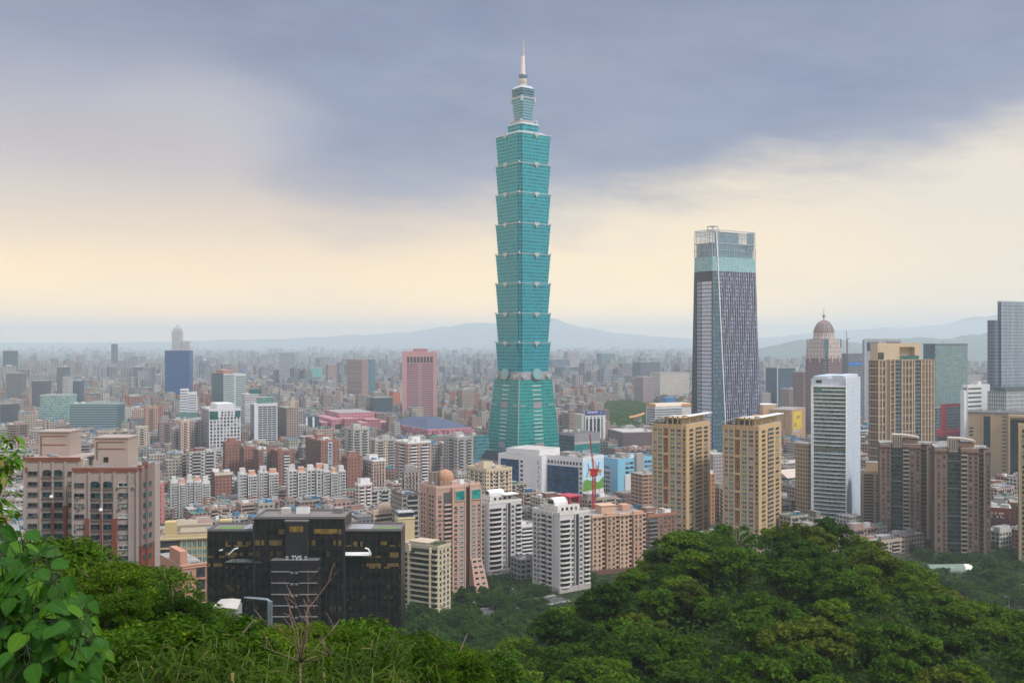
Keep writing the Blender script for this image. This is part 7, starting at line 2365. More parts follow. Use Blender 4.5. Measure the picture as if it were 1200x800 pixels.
 for px in (17, 36, 51, 66, 84 - 1.5):
  b.part('pilaster', gp, [(X_(px), X_(px) + 0.5, 5.6, 5.997, 0, zr - 0.8)])
 zb = b.z(607)
 for px0, px1 in ((100.5, 105.5), (131.5, 137.5)):
  b.part('brick_panel', rb, [(X_(px0), X_(px1), 0.002, 0.62, 0, zb)], 'R')
 b.part('brick_panel', rb, [(X_(118.3), X_(120.8), 0.002, 0.64, 0, b.z(602))], 'R')
 b.part('brick_panel', rb, [(X_(65), X_(69), 5.3, 5.997, 0, b.z(592, 0, 6))])
 b.part('brick_panel', rb, [(X_(50.5), X_(52.5), 5.3, 5.997, 0, b.z(588, 0, 6))])
 lamp = plain('ball_white', (0.7, 0.68, 0.66), 0.4)
 for (px, py, yo) in ((119.5, 597.5, -1.0), (51.5, 582, 5.0)):
  o = MB()
  for i in range(6):
   pass
  z = b.z(py, 0, yo)
  rings = [([(0.62 * sin(pi * (j + .5) / 6) * cos(2 * pi * i / 12), 0.62 * sin(pi * (j + .5) / 6) * sin(2 * pi * i / 12)) for i in range(12)], -0.62 * cos(pi * (j + .5) / 6)) for j in range(6)]
  o.loft(rings)
  q = o.build('ball_ornament', lamp, b.root)
  q.location = (X_(px), yo, z)
 # little blue tarpaulin gables over the arches
 tp = plain('tarp_blue', (0.03, 0.36, 0.60), 0.5)
 for (px0, px1, py, yo) in ((112, 121, 546.5, 0.5), (45, 55, 533, 6.5)):
  z = b.z(py, 0, yo)
  mb = MB()
  mb.loft([([(X_(px0), yo), (X_(px1), yo), (X_(px1), yo + 2), (X_(px0), yo + 2)], z - 1.2), ([(X_(px0) + 0.5, yo + .3), (X_(px1) - 0.4, yo + .3), (X_(px1) - 0.4, yo + 1.6), (X_(px0) + 0.3, yo + 1.6)], z + 0.1)])
  mb.build('blue_tarpaulin', tp, b.root)
  mb = MB()
  n = 8
  xm, rr = X_((px0 + px1) / 2 + 3), 1.9
  pts = [(xm + rr * cos(pi * i / n), z - 1.3 + rr * 0.8 * sin(pi * i / n)) for i in range(n + 1)]
  mb.loft([([(x, yo - 0.6) for x, _ in pts], 0), ([(x, yo - 0.6) for x, _ in pts], 0.001)], cap=False) if False else None
  bb = len(mb.v)
  mb.v += [(x, yo - 0.62, zz) for x, zz in pts] + [(x, yo - 0.2, zz) for x, zz in pts]
  mb.f.append(tuple(range(bb + n, bb - 1, -1)))
  mb.m.append(0)
  for i in range(n):
   mb.f.append((bb + i, bb + i + 1, bb + n + 2 + i, bb + n + 1 + i))
   mb.m.append(0)
  mb.build('arched_gable', gp, b.root)
 # roof penthouses
 for (px0, px1, pyb, pyt, yo) in ((110.5, 150, 546, 513.5, 8), (45, 81.5, 535, 506.5, 14)):
  sc = (Y + yo) / 1200
  x0, x1 = (px0 - 600) * sc - b.cx, (px1 - 600) * sc - b.cx
  zt = b.z(pyt, 0, yo)
  zb_ = min(H, zr) - 0.3
  dd = 8.5
  ph = MB().box(x0, x1, yo, yo + dd, zb_, zt, 0, 1).build('penthouse', [wall('penthouse_tile', K(184, 168, 160), dirt=0.25), ROOF_L], b.root)
  for z in (zt - 1.0, (zt + zb_) / 2 + 1.4):
   MB().box(x0 + 1, x1 - 1, yo - 0.15, yo - 0.003, z - 0.16, z).build('rust_line', band, ph)
  MB().box(x0 - 0.2, x1 + 0.2, yo - 0.25, yo + dd + 0.2, zt + 0.004, zt + 0.4).build('rim', gp, ph)
  MB().box(x0 + (x1 - x0) * 0.28, x0 + (x1 - x0) * 0.42, yo - 0.1, yo - 0.003, zb_ + 1.6, zb_ + 3.2).build('window', G_DARK, ph)
  MB().box(x0 + 0.8, x0 + 1.0, yo - 0.2, yo - 0.003, zb_, zt - 1.0).build('downpipe', FRAME_D, ph)
 # right side: two stepped corner towers, brick at the foot
 for (px0, px1, yo, dd, top) in ((161, 166.5, 1.0, 2.4, 547), (166.5, 173.5, 3.5, 6, 543)):
  sc = (Y + yo) / 1200
  x0, x1 = (px0 - 600) * sc - b.cx, (px1 - 600) * sc - b.cx
  zt = b.z(top, 0, yo)
  sv = MB().box(x0, x1 - 0.01, yo, yo + dd, b.z(640), zt, 0, 1).build('corner_tower', [gpd, ROOF], b.root)
  MB().box(x0, x1 - 0.01, yo, yo + dd, 0, b.z(640) - 0.005).build('brick_foot', rb, sv)
  MB().box(x0 - 0.1, x1 + 0.1, yo - 0.2, yo - 0.003, zt - 0.9, zt - 0.3).build('rust_band', band, sv)
  MB().box(x0 - 0.1, x1 + 0.1, yo - 0.2, yo - 0.003, zt + 0.1, zt + 0.6).build('rust_band', band, sv)
  for k in range(8):
   z = b.z(566 + 12.2 * k)
   MB().box(x1 - 0.012, x1 + 0.25, yo + 1.0, yo + 2.6, z - 1.4, z).build('bay_window', G_TEAL, sv)
 b.acs('R', X_(87), X_(158), 14, H - 3, 26)
 b.clutter(2, gp, x0=X_(90), x1=X_(108), y0=2, tanks=2, z=H)
 b.done()
make_left_condos()
def make_school():
 b = Bld('school', 'yellow trimmed school with terraces and green window grids left of the black glass building', 'school', 180, 186, 262, 632, 660, 14, d=34, short='yellow school')
 ye = wall('school_cream', K(206, 186, 140), dirt=0.25)
 gr = wall('school_grey', K(176, 160, 140), dirt=0.3)
 b.body(ye, gr)
 n = 4
 H = b.h
 b.win('R', b.w * 0.35, b.w * 0.98, 0.5, H - 1.2, 8, n, 0.8, 0.7, 'green')
 b.fins('R', b.w * 0.35, b.w * 0.98, 9, 0, H, 0.35, wall('pier_yellow', K(222, 200, 130)), 'pier', 0.5)
 b.balc('R', b.w * 0.02, b.w * 0.33, 0.5, H - 1, n, 1.6, 1.0, ye)
 b.part('eave', ye, [(-0.6, b.w + 0.6, -1.4, -0.003, H - 0.5, H + 0.5)])
 b.part('rear_block', gr, [(b.w * 0.05, b.w * 0.55, b.d + 0.01, b.d + 16, 0, H + 4)])
 b.part('stair_tower', ye, [(b.w * 0.06, b.w * 0.24, 14, 22, H + 0.004, H + 8.5)])
 b.part('stair_tower', ye, [(b.w * 0.92, b.w * 1.12, 22, 30, H + 0.004, H + 7)])
 b.part('roof_terrace', gr, [(b.w * 0.3, b.w * 0.9, 8, 26, H + 0.004, H + 2.6), (b.w * 0.1, b.w * 0.8, 27, 34, H + 0.004, H + 4)])
 b.part('roof_beam', ye, [(b.w * 0.05, b.w * 0.9, 5, 6, H + 0.004, H + 1.5)])
 b.clutter(3, gr, tanks=2)
 b.done()
 b = Bld('apartment_block', 'salmon pink block with a plain roof turret in front of the yellow school', 'apartment block', 186, 213, 243, 664, 520, 35, base=2, short='salmon turret block')
 sp = wall('salmon_school', K(208, 150, 130), dirt=0.2)
 b.body(sp, ROOF)
 b.win('R', b.w * 0.08, b.w * 0.45, 1, b.h - 1, 2, 5, 0.5, 0.5, 'white')
 b.balc('R', b.w * 0.55, b.w * 0.92, 1, b.h - 1, 5, 1.2, 0.9, sp)
 b.part('turret', sp, [(0.4, b.w * 0.3, b.d * 0.1, b.d * 0.55, b.h + 0.004, b.z(648))])
 b.part('cornice', wall('salmon_rim', K(222, 172, 152)), [(-0.3, b.w + 0.3, -0.5, -0.003, b.h - 1.2, b.h - 0.7), (-0.3, b.w + 0.3, -0.4, 0.2, b.h + 0.004, b.h + 1)])
 b.part('corner_pier', wall('pier_tan', K(190, 160, 130)), [(b.w * 0.96, b.w + 0.4, 0.003, 0.5, 0, b.h)], 'R')
 r = b.rng
 mb = MB()
 for i in range(150):
  x, y = r.uniform(b.w * 0.35, b.w), r.uniform(0.5, 2.2)
  z = b.h + 0.5 + abs(r.gauss(0.4, 0.5))
  mb.quad([(x + r.uniform(-.3, .3), y + r.uniform(-.3, .3), z + r.uniform(-.3, .3)) for _ in range(4)])
 mb.build('roof_planting', MATS['roof_green'], b.root)
 b.clutter(1, sp)
 b.done()
 b = simple('apartment_block', 'rose pink blank gabled block between the grey pink apartments and the estate', 'apartment block', 178, 179, 190, 566, 800, 12, wall('gable_pink', K(216, 142, 142), dirt=0.2), d=14, n=1)
 b.win('R', b.w * 0.6, b.w * 0.95, 3, b.h - 2, 1, 10, 0.5, 0.4, 'dark')
 b.done()
 # low pavilion with a green and white barrel roof at the right
 x, y, z = at(1119, 668, 660)
 o = bpy.data.objects.new('barrel_pavilion', None)
 COL.objects.link(o)
 o.location = (x, y, 0)
 o.rotation_euler = (0, 0, radians(-8))
 tag(o, 'low grey green barrel roofed pavilion with a white end below the brown brick towers', 'pavilion')
 for nm, x0, x1, mt in (('roof', -15, 7, plain('barrel_green', (0.16, 0.22, 0.19), 0.6)), ('roof_end', 7.01, 11.5, plain('barrel_white', (0.72, 0.66, 0.58), 0.6))):
  mb = MB()
  n = 10
  k0 = len(mb.v)
  for xx in (x0, x1):
   sc = 0.75 if xx == -15 else 1.0
   mb.v += [(xx, 6 - 6 * cos(pi * i / n), 1.2 + 4.4 * sc * sin(pi * i / n)) for i in range(n + 1)]
  for i in range(n):
   mb.f.append((k0 + i, k0 + n + 1 + i, k0 + n + 2 + i, k0 + i + 1))
   mb.m.append(0)
  mb.f.append(tuple(range(k0, k0 + n + 1)))
  mb.m.append(0)
  mb.f.append(tuple(range(k0 + 2 * n + 1, k0 + n, -1)))
  mb.m.append(0)
  mb.build(nm, mt, o)
 MB().box(-15, 11, 0.3, 11.7, 0, 1.19).build('wall', wall('pav_grey', (0.26, 0.27, 0.27)), o)
make_school()
# ------------------------------------------------------------------ labels for the many ordinary buildings and trees
NUM = ['zero', 'one', 'two', 'three', 'four', 'five', 'six', 'seven', 'eight', 'nine', 'ten', 'eleven', 'twelve', 'thirteen', 'fourteen', 'fifteen', 'sixteen',
    'seventeen', 'eighteen', 'nineteen', 'twenty']
ORD = ['nearest', 'second', 'third', 'fourth', 'fifth', 'sixth', 'seventh', 'eighth', 'ninth', 'tenth', 'eleventh', 'twelfth', 'thirteenth', 'fourteenth', 'fifteenth',
    'sixteenth', 'seventeenth', 'eighteenth', 'nineteenth', 'twentieth']
ORD += ['twenty ' + o for o in ['first'] + ORD[1:9]] + ['thirtieth'] + ['thirty ' + o for o in ['first'] + ORD[1:9]] + ['fortieth'] + ['forty ' + o for o in ['first'] + ORD[1:9]] + ['fiftieth'] + \
    ['fifty ' + o for o in ['first'] + ORD[1:9]] + ['sixtieth'] + ['sixty ' + o for o in ['first'] + ORD[1:9]]
def px_of(x, y, z):
 return 600 + 1200 * x / y, 400 - 1200 * (z - CAM_H) / y
def label_all(items, noun, max_words=16):
 """items: (object, px, py, describing words). Labels lean on the nearest named building and count outwards from it."""
 slots = {}
 for o, px, py, desc in items:
  best = min(ANCH, key=lambda a: abs(a[0] - px) + 0.8 * abs(a[1] + 40 - py))
  dx = px - best[0]
  rel = 'below' if abs(dx) < 10 and py > best[1] + 25 else ('right of' if dx > 0 else 'left of')
  slots.setdefault((desc, rel, best[2]), []).append((abs(dx) + abs(py - best[1]), o))
 for (desc, rel, name), lst in slots.items():
  lst.sort(key=lambda q: q[0])
  for k, (_, o) in enumerate(lst):
   if len(lst) == 1:
    t = '%s %s %s the %s' % (desc, noun, rel, name)
   elif k == 0:
    t = '%s %s %s the %s, nearest to it' % (desc, noun, rel, name)
   else:
    t = '%s %s %s the %s, %s from it' % (desc, noun, rel, name, ORD[min(k, len(ORD) - 1)])
   o['label'] = ' '.join(t.split()[:max_words])
# ------------------------------------------------------------------ ordinary city blocks
CELL = 4.0
GX0, GX1, GY0, GY1 = -1700, 1700, 440, 2900
occ = np.zeros((int((GX1 - GX0) / CELL), int((GY1 - GY0) / CELL)), bool)
def mark(poly, grow=0.0, test=False, limit=0.0):
 """rasterise a convex polygon into the plan; test -> True when free"""
 c = np.mean(poly, axis=0)
 P = [np.array(p) + (np.array(p) - c) / (np.linalg.norm(np.array(p) - c) + 1e-6) * grow for p in poly]
 xs, ys = [p[0] for p in P], [p[1] for p in P]
 i0, i1 = int((min(xs) - GX0) / CELL), int((max(xs) - GX0) / CELL) + 1
 j0, j1 = int((min(ys) - GY0) / CELL), int((max(ys) - GY0) / CELL) + 1
 if i1 < 1 or j1 < 1 or i0 >= occ.shape[0] - 1 or j0 >= occ.shape[1] - 1:
  return False
 i0, j0 = max(i0, 0), max(j0, 0)
 i1, j1 = min(i1, occ.shape[0] - 1), min(j1, occ.shape[1] - 1)
 gx, gy = np.meshgrid(GX0 + (np.arange(i0, i1 + 1) + 0.5) * CELL, GY0 + (np.arange(j0, j1 + 1) + 0.5) * CELL, indexing='ij')
 inside = np.ones(gx.shape, bool)
 n = len(P)
 for k in range(n):
  a, b = P[k], P[(k + 1) % n]
  inside &= ((b[0] - a[0]) * (gy - a[1]) - (b[1] - a[1]) * (gx - a[0])) >= -CELL * 0.3
 sub = occ[i0:i1 + 1, j0:j1 + 1]
 if test:
  return not (sub & inside).any()
 sub |= inside
 return True
def foot(cx, cy, t, w, d):
 ux, uy = (cos(t), sin(t)), (-sin(t), cos(t))
 return [(cx, cy), (cx + w * ux[0], cy + w * ux[1]), (cx + w * ux[0] + d * uy[0], cy + w * ux[1] + d * uy[1]), (cx + d * uy[0], cy + d * uy[1])]
for b in HEROES:
 if b.cy > 430:
  mark(foot(b.cx, b.cy, b.th, b.w, b.d), 9)
mark([(-30, 1215), (60, 1215), (60, 1320), (-30, 1320)], 6)          # foot of the tall teal tower
mark([(430, 1480), (495, 1480), (495, 1550), (430, 1550)], 4)
mark([(-150, 1560), (-20, 1560), (-20, 1800), (-150, 1800)])           # pink complex courts
mark([(-330, 1600), (-200, 1600), (-200, 1760), (-330, 1760)])
PARK = [(130, 1590), (265, 1560), (320, 2050), (350, 2450), (225, 2450)]
mark(PARK, 4)
# open ground: the wooded foot of the hill, streets near the bottom
mark([(-120, 430), (60, 430), (60, 650), (-120, 560)])
mark([(60, 430), (330, 430), (330, 700), (60, 700)])
mark([(240, 430), (620, 430), (620, 700), (240, 700)])
mark([(-210, 430), (-118, 430), (-118, 640), (-210, 640)])
def hide_limit(px0, px1, Y):
 """lowest photograph row a plain block standing at distance Y may reach without hiding a named building's visible part"""
 lim = 528 if px1 > 563 and px0 < 662 and Y < 1262 else 0
 for b in HEROES:
  if b.Y > Y and b.L < px1 and b.R > px0:
   vb = 400 + 180000 / b.Y
   tall = vb - b.top
   lim = max(lim, vb - min(20, tall * 0.24))
 return lim
PAL = [((0.50, 0.44, 0.38), 'cream'), ((0.40, 0.37, 0.35), 'grey'), ((0.52, 0.40, 0.35), 'peach'), ((0.56, 0.55, 0.54), 'white'), ((0.34, 0.25, 0.22), 'brown'),
    ((0.42, 0.30, 0.27), 'rose'), ((0.45, 0.42, 0.36), 'sand'), ((0.30, 0.29, 0.30), 'slate'), ((0.36, 0.18, 0.14), 'brick red')]
RCOL = [((0.30, 0.29, 0.28), 'grey roofed'), ((0.50, 0.49, 0.48), 'pale roofed'), ((0.26, 0.12, 0.09), 'rust roofed'), ((0.10, 0.24, 0.20), 'green roofed'), ((0.05, 0.18, 0.34), 'blue roofed'), ((0.20, 0.20, 0.21), 'dark roofed')]
PAL = [(tuple(max(0.03, (sum(c) / 3 + (q - sum(c) / 3) * 1.3)) * 0.86 for q in c), n) for c, n in PAL]
RCOL = [(tuple(q * 0.74 for q in c), n) for c, n in RCOL]
GFAC = [facade('block_%s' % n.replace(' ', '_'), c, (0.03, 0.032, 0.036), 3.0 + 0.15 * i, 3.2, 0.6, 0.52, line=0.13 if i % 2 else 0.0, linec=tuple(min(0.7, q * 1.25) for q in c), dirt=0.35)
  for i, (c, n) in enumerate(PAL)]
GWAL = [wall('blockwall_%s' % n.replace(' ', '_'), c, dirt=0.35) for c, n in PAL]
GROOF = [wall('blockroof_%s' % n.split()[0], c, dirt=0.45) for c, n in RCOL]
r = random.Random(11)
th = radians(30)
ux, uy = (cos(th), sin(th)), (-sin(th), cos(th))
cands = []
ai = -40
# rows of plots along the street grid
for row in range(-90, 190):
 v = row * 19.0 + (row // 2) * 9.0
 s_ = -2600.0 + r.uniform(0, 20)
 while s_ < 2900:
  wd = r.choice([9, 11, 13, 15, 18, 22, 26])
  dp = r.uniform(12, 17)
  x = s_ * ux[0] + v * uy[0]
  y = 1000 + s_ * ux[1] + v * uy[1]
  s_ += wd + (0.6 if r.random() < 0.72 else r.uniform(5, 12))
  if not (560 < y < 2860) or abs(x / y) > 0.56:
   continue
  cands.append((y, x, wd, dp))
cands.sort()
plain_blocks = []
for y, x, wd, dp in cands:
 P = foot(x, y, th, wd, dp)
 if not mark(P, -1.0, test=True):
  continue
 px, _ = px_of(x, y, 0)
 pr = 600 + 1200 * P[1][0] / P[1][1]
 pl = 600 + 1200 * P[3][0] / P[3][1]
 t = r.random()
 h = r.uniform(10, 17) if t < 0.42 else (r.uniform(17, 29) if t < 0.8 else r.uniform(29, 48))
 if y < 760:
  h = min(h, r.uniform(9, 16))
 lim = hide_limit(pl, pr, y)
 top = 400 + (CAM_H - h) * 1200 / y
 if top < lim:
  h = CAM_H - (lim - 400) * y / 1200
  if h < 7:
   h = r.uniform(6, 9) if h > 2 else 0
 if h < 5:
  continue
 mark(P, -1.0)
 size = (wd * 1200 / y) * (h * 1200 / y) + (wd * dp) * 1200 / y * 150 * 1200 / y / y
 plain_blocks.append((size, x, y, wd, dp, h, px))
order = sorted(range(len(plain_blocks)), key=lambda i: -plain_blocks[i][0])
NEAR = set(order[:262])
items = []
rest = MB()
for i, (size, x, y, wd, dp, h, px) in enumerate(plain_blocks):
 ci = r.choices(range(len(PAL)), [5, 4, 4.5, 5, 1.8, 4, 4, 1.6, 0.8])[0]
 ri = r.choices(range(len(RCOL)), [5, 4, 1.3, 0.8, 0.7, 2])[0]
 if i in NEAR:
  b = Bld('apartment_block', 'x', 'apartment block', px - 5, 600 + 1200 * x / y, px + 5, 0, y, 30, w=wd, d=dp, h=h, group='ordinary city blocks')
  HEROES.pop()
  n = max(2, int(h / 3.2))
  MB().box(0, wd, 0, dp, 0, h, 0, 1).build('wall', [GFAC[ci], GROOF[ri]], b.root)
  if r.random() < 0.75:
   b.balc('R', wd * 0.1, wd * 0.42, 1.5, h - 0.8, n, 1.1, 0.9, GWAL[ci])
   if wd > 12:
    b.balc('R', wd * 0.58, wd * 0.9, 1.5, h - 0.8, n, 1.1, 0.9, GWAL[ci])
  b.parapet(GWAL[ci], 1.0, 0.25)
  b.clutter(r.choice([1, 2, 2, 3]), GROOF[r.choice([0, 1, 1, 2, 3, 4])] if r.random() < 0.6 else GWAL[ci], (wd * 0.4, dp * 0.5, r.uniform(2.6, 4)) if r.random() < 0.6 else None, tanks=r.choice([1, 2, 3]))
  _, pyt = px_of(x, y, h)
  items.append((b.root, px + 600 * wd / y, pyt, '%s %s storey %s' % (PAL[ci][1], NUM[min(n, 20)], RCOL[ri][1])))
 else:
  mb = rest
  b0 = len(mb.v)
  c, s_ = cos(th), sin(th)
  def add(x0, x1, y0, y1, z0, z1, mi):
   k = len(mb.v)
   mb.box(x0, x1, y0, y1, z0, z1, mi, 1)
   mb.v[k:] = [(x + p[0] * c - p[1] * s_, y + p[0] * s_ + p[1] * c, p[2]) for p in mb.v[k:]]
  add(0, wd, 0, dp, 0, h, 0)
  for q in range(r.choice([0, 1, 1, 2])):
   a, e = r.uniform(2.5, wd * 0.55), r.uniform(2.5, dp * 0.6)
   ox, oy = r.uniform(0.2, wd - a - 0.2), r.uniform(0.2, dp - e - 0.2)
   add(ox, ox + a, oy, oy + e, h + 0.01, h + r.uniform(1.8, 3.6), 2)
label_all(items, 'block')
def tinted(name, cols, windows=True, bay=3.2, flo=3.2):
 m, T, p = new_mat(name)
 geo = T.n('ShaderNodeNewGeometry')
 rnd = geo.outputs['Random Per Island']
 n = len(cols)
 nd = T.n('ShaderNodeValToRGB')
 nd.color_ramp.interpolation = 'CONSTANT'
 e = nd.color_ramp.elements
 while len(e) < n:
  e.new(0.5)
 for i, cc in enumerate(cols):
  e[i].position = i / n
  e[i].color = (*cc, 1)
 T.l(rnd, nd.inputs[0])
 c = nd.outputs[0]
 big = T.noise(geo.outputs['Position'], 0.06, 3, 0.6)
 c = T.mix(T.mr(big, 0.35, 0.75, 0, 0.4), c, (0.12, 0.11, 0.11))
 if windows:
  ux_, uy_, _ = T.sep(T.n('ShaderNodeTexCoord').outputs['UV'])
  a, b_ = T.m('DIVIDE', ux_, bay), T.m('DIVIDE', uy_, flo)
  wa = T.m('LESS_THAN', T.m('ABSOLUTE', T.m('SUBTRACT', T.m('FRACT', a), 0.5)), 0.3)
  wb = T.m('LESS_THAN', T.m('ABSOLUTE', T.m('SUBTRACT', T.m('FRACT', b_), 0.5)), 0.24)
  wn = T.n('ShaderNodeTexWhiteNoise', noise_dimensions='3D')
  T.l(T.comb(T.m('FLOOR', a), T.m('FLOOR', b_), T.m('MULTIPLY', rnd, 99)), wn.inputs['Vector'])
  c = T.mix(T.m('MULTIPLY', wa, wb), c, T.mix(wn.outputs[0], (0.012, 0.012, 0.015), (0.06, 0.06, 0.065)))
 T.l(c, p.inputs['Base Color'])
 p.inputs['Roughness'].default_value = 0.85
 p.inputs['Specular IOR Level'].default_value = 0.2
 return m
WCOL = [c for c, _ in PAL] + [(0.35, 0.32, 0.29), (0.28, 0.27, 0.27), (0.44, 0.43, 0.42), (0.32, 0.24, 0.22), (0.16, 0.17, 0.2), (0.24, 0.16, 0.14)]
RC2 = [c for c, _ in RCOL] + [(0.22, 0.21, 0.21), (0.28, 0.27, 0.27), (0.15, 0.14, 0.14), (0.2, 0.18, 0.17)]
SH = [(0.4, 0.4, 0.4), (0.28, 0.27, 0.25), (0.3, 0.25, 0.22), (0.06, 0.2, 0.36), (0.12, 0.26, 0.2), (0.36, 0.17, 0.13), (0.45, 0.45, 0.45), (0.2, 0.2, 0.2)]
MW, MR_, MS = tinted('city_walls', WCOL), tinted('city_roofs', RC2, False), tinted('city_sheds', SH, False)
o = rest.build('low_rise_city', [MW, MR_, MS])
tag(o, 'dense sea of small city blocks filling the middle distance', kind='stuff')
# ------------------------------------------------------------------ the far city fading into haze
r = random.Random(23)
far = MB()
n_far = 0
for i in range(13000):
 u = r.uniform(-0.56, 0.56)
 y = 2750 * (21000 / 2750) ** (r.random() ** 1.05)
 x = u * y
 if u > 0.24 and y > 6300:
  continue
 if 190 < x < 420 and y < 3000 and r.random() < 0.4:
  continue
 t = r.random()
 h = r.uniform(12, 24) if t < 0.55 else (r.uniform(24, 50) if t < 0.93 else r.uniform(50, 85))
 wd, dp = r.uniform(12, 34), r.uniform(12, 30)
 if t >= 0.93:
  wd, dp = r.uniform(18, 34), r.uniform(16, 28)
 if y > 5000:
  wd *= 1.3
 far_th = radians(30 + r.choice([0, 0, 90, 12, -9]))
 c, s_ = cos(far_th), sin(far_th)
 k = len(far.v)
 far.box(0, wd, 0, dp, 0, h, 0, 1)
 far.v[k:] = [(x + p[0] * c - p[1] * s_, y + p[0] * s_ + p[1] * c, p[2]) for p in far.v[k:]]
 if y < 5200 and r.random() < 0.5:
  k = len(far.v)
  far.box(wd * 0.2, wd * 0.6, dp * 0.2, dp * 0.7, h + 0.01, h + r.uniform(3, 6), 2, 1)
  far.v[k:] = [(x + p[0] * c - p[1] * s_, y + p[0] * s_ + p[1] * c, p[2]) for p in far.v[k:]]
WFAR = [tuple(q * 0.5 + e for q, e in zip(c, (0.07, 0.09, 0.125))) for c in [(0.40, 0.37, 0.36), (0.48, 0.45, 0.42), (0.55, 0.54, 0.53), (0.34, 0.28, 0.27), (0.28, 0.28, 0.31), (0.42, 0.33, 0.31), (0.2, 0.22, 0.26), (0.60, 0.56, 0.5), (0.36, 0.36, 0.38), (0.16, 0.18, 0.22)]]  # wall colours shifted to pale blue: extra haze painted into them
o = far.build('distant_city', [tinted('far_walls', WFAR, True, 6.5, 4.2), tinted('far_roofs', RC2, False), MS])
tag(o, 'thousands of far buildings fading into the haze', kind='stuff')
# ------------------------------------------------------------------ trees
FOL_A = foliage('leaf_mid_green', (0.013, 0.042, 0.001), (0.076, 0.160, 0.003))
FOL_B = foliage('leaf_dark_green', (0.008, 0.030, 0.001), (0.044, 0.106, 0.003))
FOL_C = foliage('leaf_yellow_green', (0.030, 0.074, 0.001), (0.108, 0.182, 0.003))
FOL_D = foliage('leaf_olive', (0.030, 0.052, 0.003), (0.110, 0.145, 0.006))
FOL_CITY = foliage('leaf_city', (0.010, 0.036, 0.005), (0.055, 0.125, 0.010))
BARK = plain('bark', (0.10, 0.075, 0.055), 0.9)
PALE_BARK = plain('bark_pale', (0.24, 0.19, 0.14), 0.8)
def leaf_mesh(name, seed, clumps, per, leaf, mat, flat=0.78, long=1.7, droop=0.0):
 """crown of radius 1: leaf blades gathered in clumps on an uneven dome, open between the clumps"""
 q = np.random.default_rng(seed)
 V = []
 cs = []
 for k in range(clumps):
  while True:
   p = q.normal(size=3)
   p /= np.linalg.norm(p)
   if p[2] > -0.75:
    break
  rad = q.uniform(0.55, 0.92) if k > clumps * 0.25 else q.uniform(0.15, 0.5)
  cs.append((p * rad * np.array((1, 1, flat)), q.uniform(0.20, 0.36)))
 cen, nor = [], []
 for c, s in cs:
  d = q.normal(size=(per, 3))
  d /= np.linalg.norm(d, axis=1)[:, None]
  d[:, 2] = np.abs(d[:, 2]) * 1.0 - 0.35 * (q.random(per) < 0.45)
  rr = s * (0.55 + 0.45 * q.random(per) ** 0.5)
  cen.append(c + d * rr[:, None] * np.array((1, 1, 0.75)))
  nor.append(d * 0.6 + q.normal(size=(per, 3)) * 0.55 + np.array((0, 0, 0.45)))
 cen, nor = np.concatenate(cen), np.concatenate(nor)
 nor /= np.linalg.norm(nor, axis=1)[:, None]
 t = q.normal(size=cen.shape)
 t[:, 2] -= droop
 t -= nor * np.sum(t * nor, axis=1)[:, None]
 t /= np.linalg.norm(t, axis=1)[:, None]
 b = np.cross(nor, t)
 L = leaf * q.uniform(0.6, 1.35, size=(len(cen), 1))
 pts = np.stack([cen - t * L * long * 0.5, cen + b * L * 0.42 + nor * L * 0.08, cen + t * L * long * 0.5, cen - b * L * 0.42 + nor * L * 0.08], axis=1).reshape(-1, 3)
 n = len(cen)
 me = bpy.data.meshes.new(name)
 me.vertices.add(4 * n)
 me.vertices.foreach_set('co', pts.astype(np.float32).ravel())
 me.loops.add(4 * n)
 me.loops.foreach_set('vertex_index', np.arange(4 * n, dtype=np.int32))
 me.polygons.add(n)
 me.polygons.foreach_set('loop_start', np.arange(0, 4 * n, 4, dtype=np.int32))
 me.update(calc_edges=True)
 me.materials.append(mat)
 return me
def trunk_mesh(name, seed, mat=None, limbs=5):
 """unit trunk: from z -1.2 to 0.5 under and inside a crown of radius 1"""
 q = random.Random(seed)
 mb = MB()
 mb.tube([(0, 0, -1.7), (0.03, 0.02, -0.8), (-0.02, 0.05, -0.1), (0.03, 0, 0.45)], [0.075, 0.06, 0.045, 0.02], 7)
 for k in range(limbs):
  a = 2 * pi * k / limbs + q.uniform(-0.4, 0.4)
  z0 = q.uniform(-0.75, 0.0)
  l = q.uniform(0.5, 0.8)
  mb.tube([(0, 0.02, z0), (0.4 * l * cos(a), 0.4 * l * sin(a), z0 + 0.3), (l * cos(a), l * sin(a), z0 + q.uniform(0.45, 0.7))], [0.04, 0.028, 0.01], 5)
 return mb.mesh(name, [mat or BARK], smooth=True)
TRUNKS = [trunk_mesh('trunk', s) for s in (1, 2, 3)]
CROWN = {}
for tone, m in (('mid green', FOL_A), ('dark green', FOL_B), ('yellow green', FOL_C), ('olive', FOL_D)):
 CROWN[tone] = [leaf_mesh('crown', hash_ + 10 * len(tone), 40, 125, 0.088, m) for hash_ in (1, 2)]
CROWN_N = {}
for tone, m in (('mid green', FOL_A), ('dark green', FOL_B), ('yellow green', FOL_C)):
 CROWN_N[tone] = [leaf_mesh('crown', hash_ + 20 * len(tone), 60, 300, 0.042, m, long=1.9) for hash_ in (5,)]
CROWN_C = [leaf_mesh('crown', s, 30, 70, 0.10, FOL_CITY) for s in (7, 8, 9)]
def tree(name, label, x, y, z, rad, hgt, crown, group, q, spread=1.0):
 root = bpy.data.objects.new(name, None)
 COL.objects.link(root)
 root.location = (x, y, z)
 tag(root, label, 'tree', group)
 rz = q.uniform(0, 6.28)
 zc = hgt - rad * 0.8
 c = link('crown', crown, root, (0, 0, zc), rz)
 c.scale = (rad * spread, rad * spread * q.uniform(0.9, 1.1), rad)
 t = link('trunk', q.choice(TRUNKS), root, (0, 0, zc), rz)
 t.scale = (rad, rad, (zc + 0.4) / 1.7)
 return root
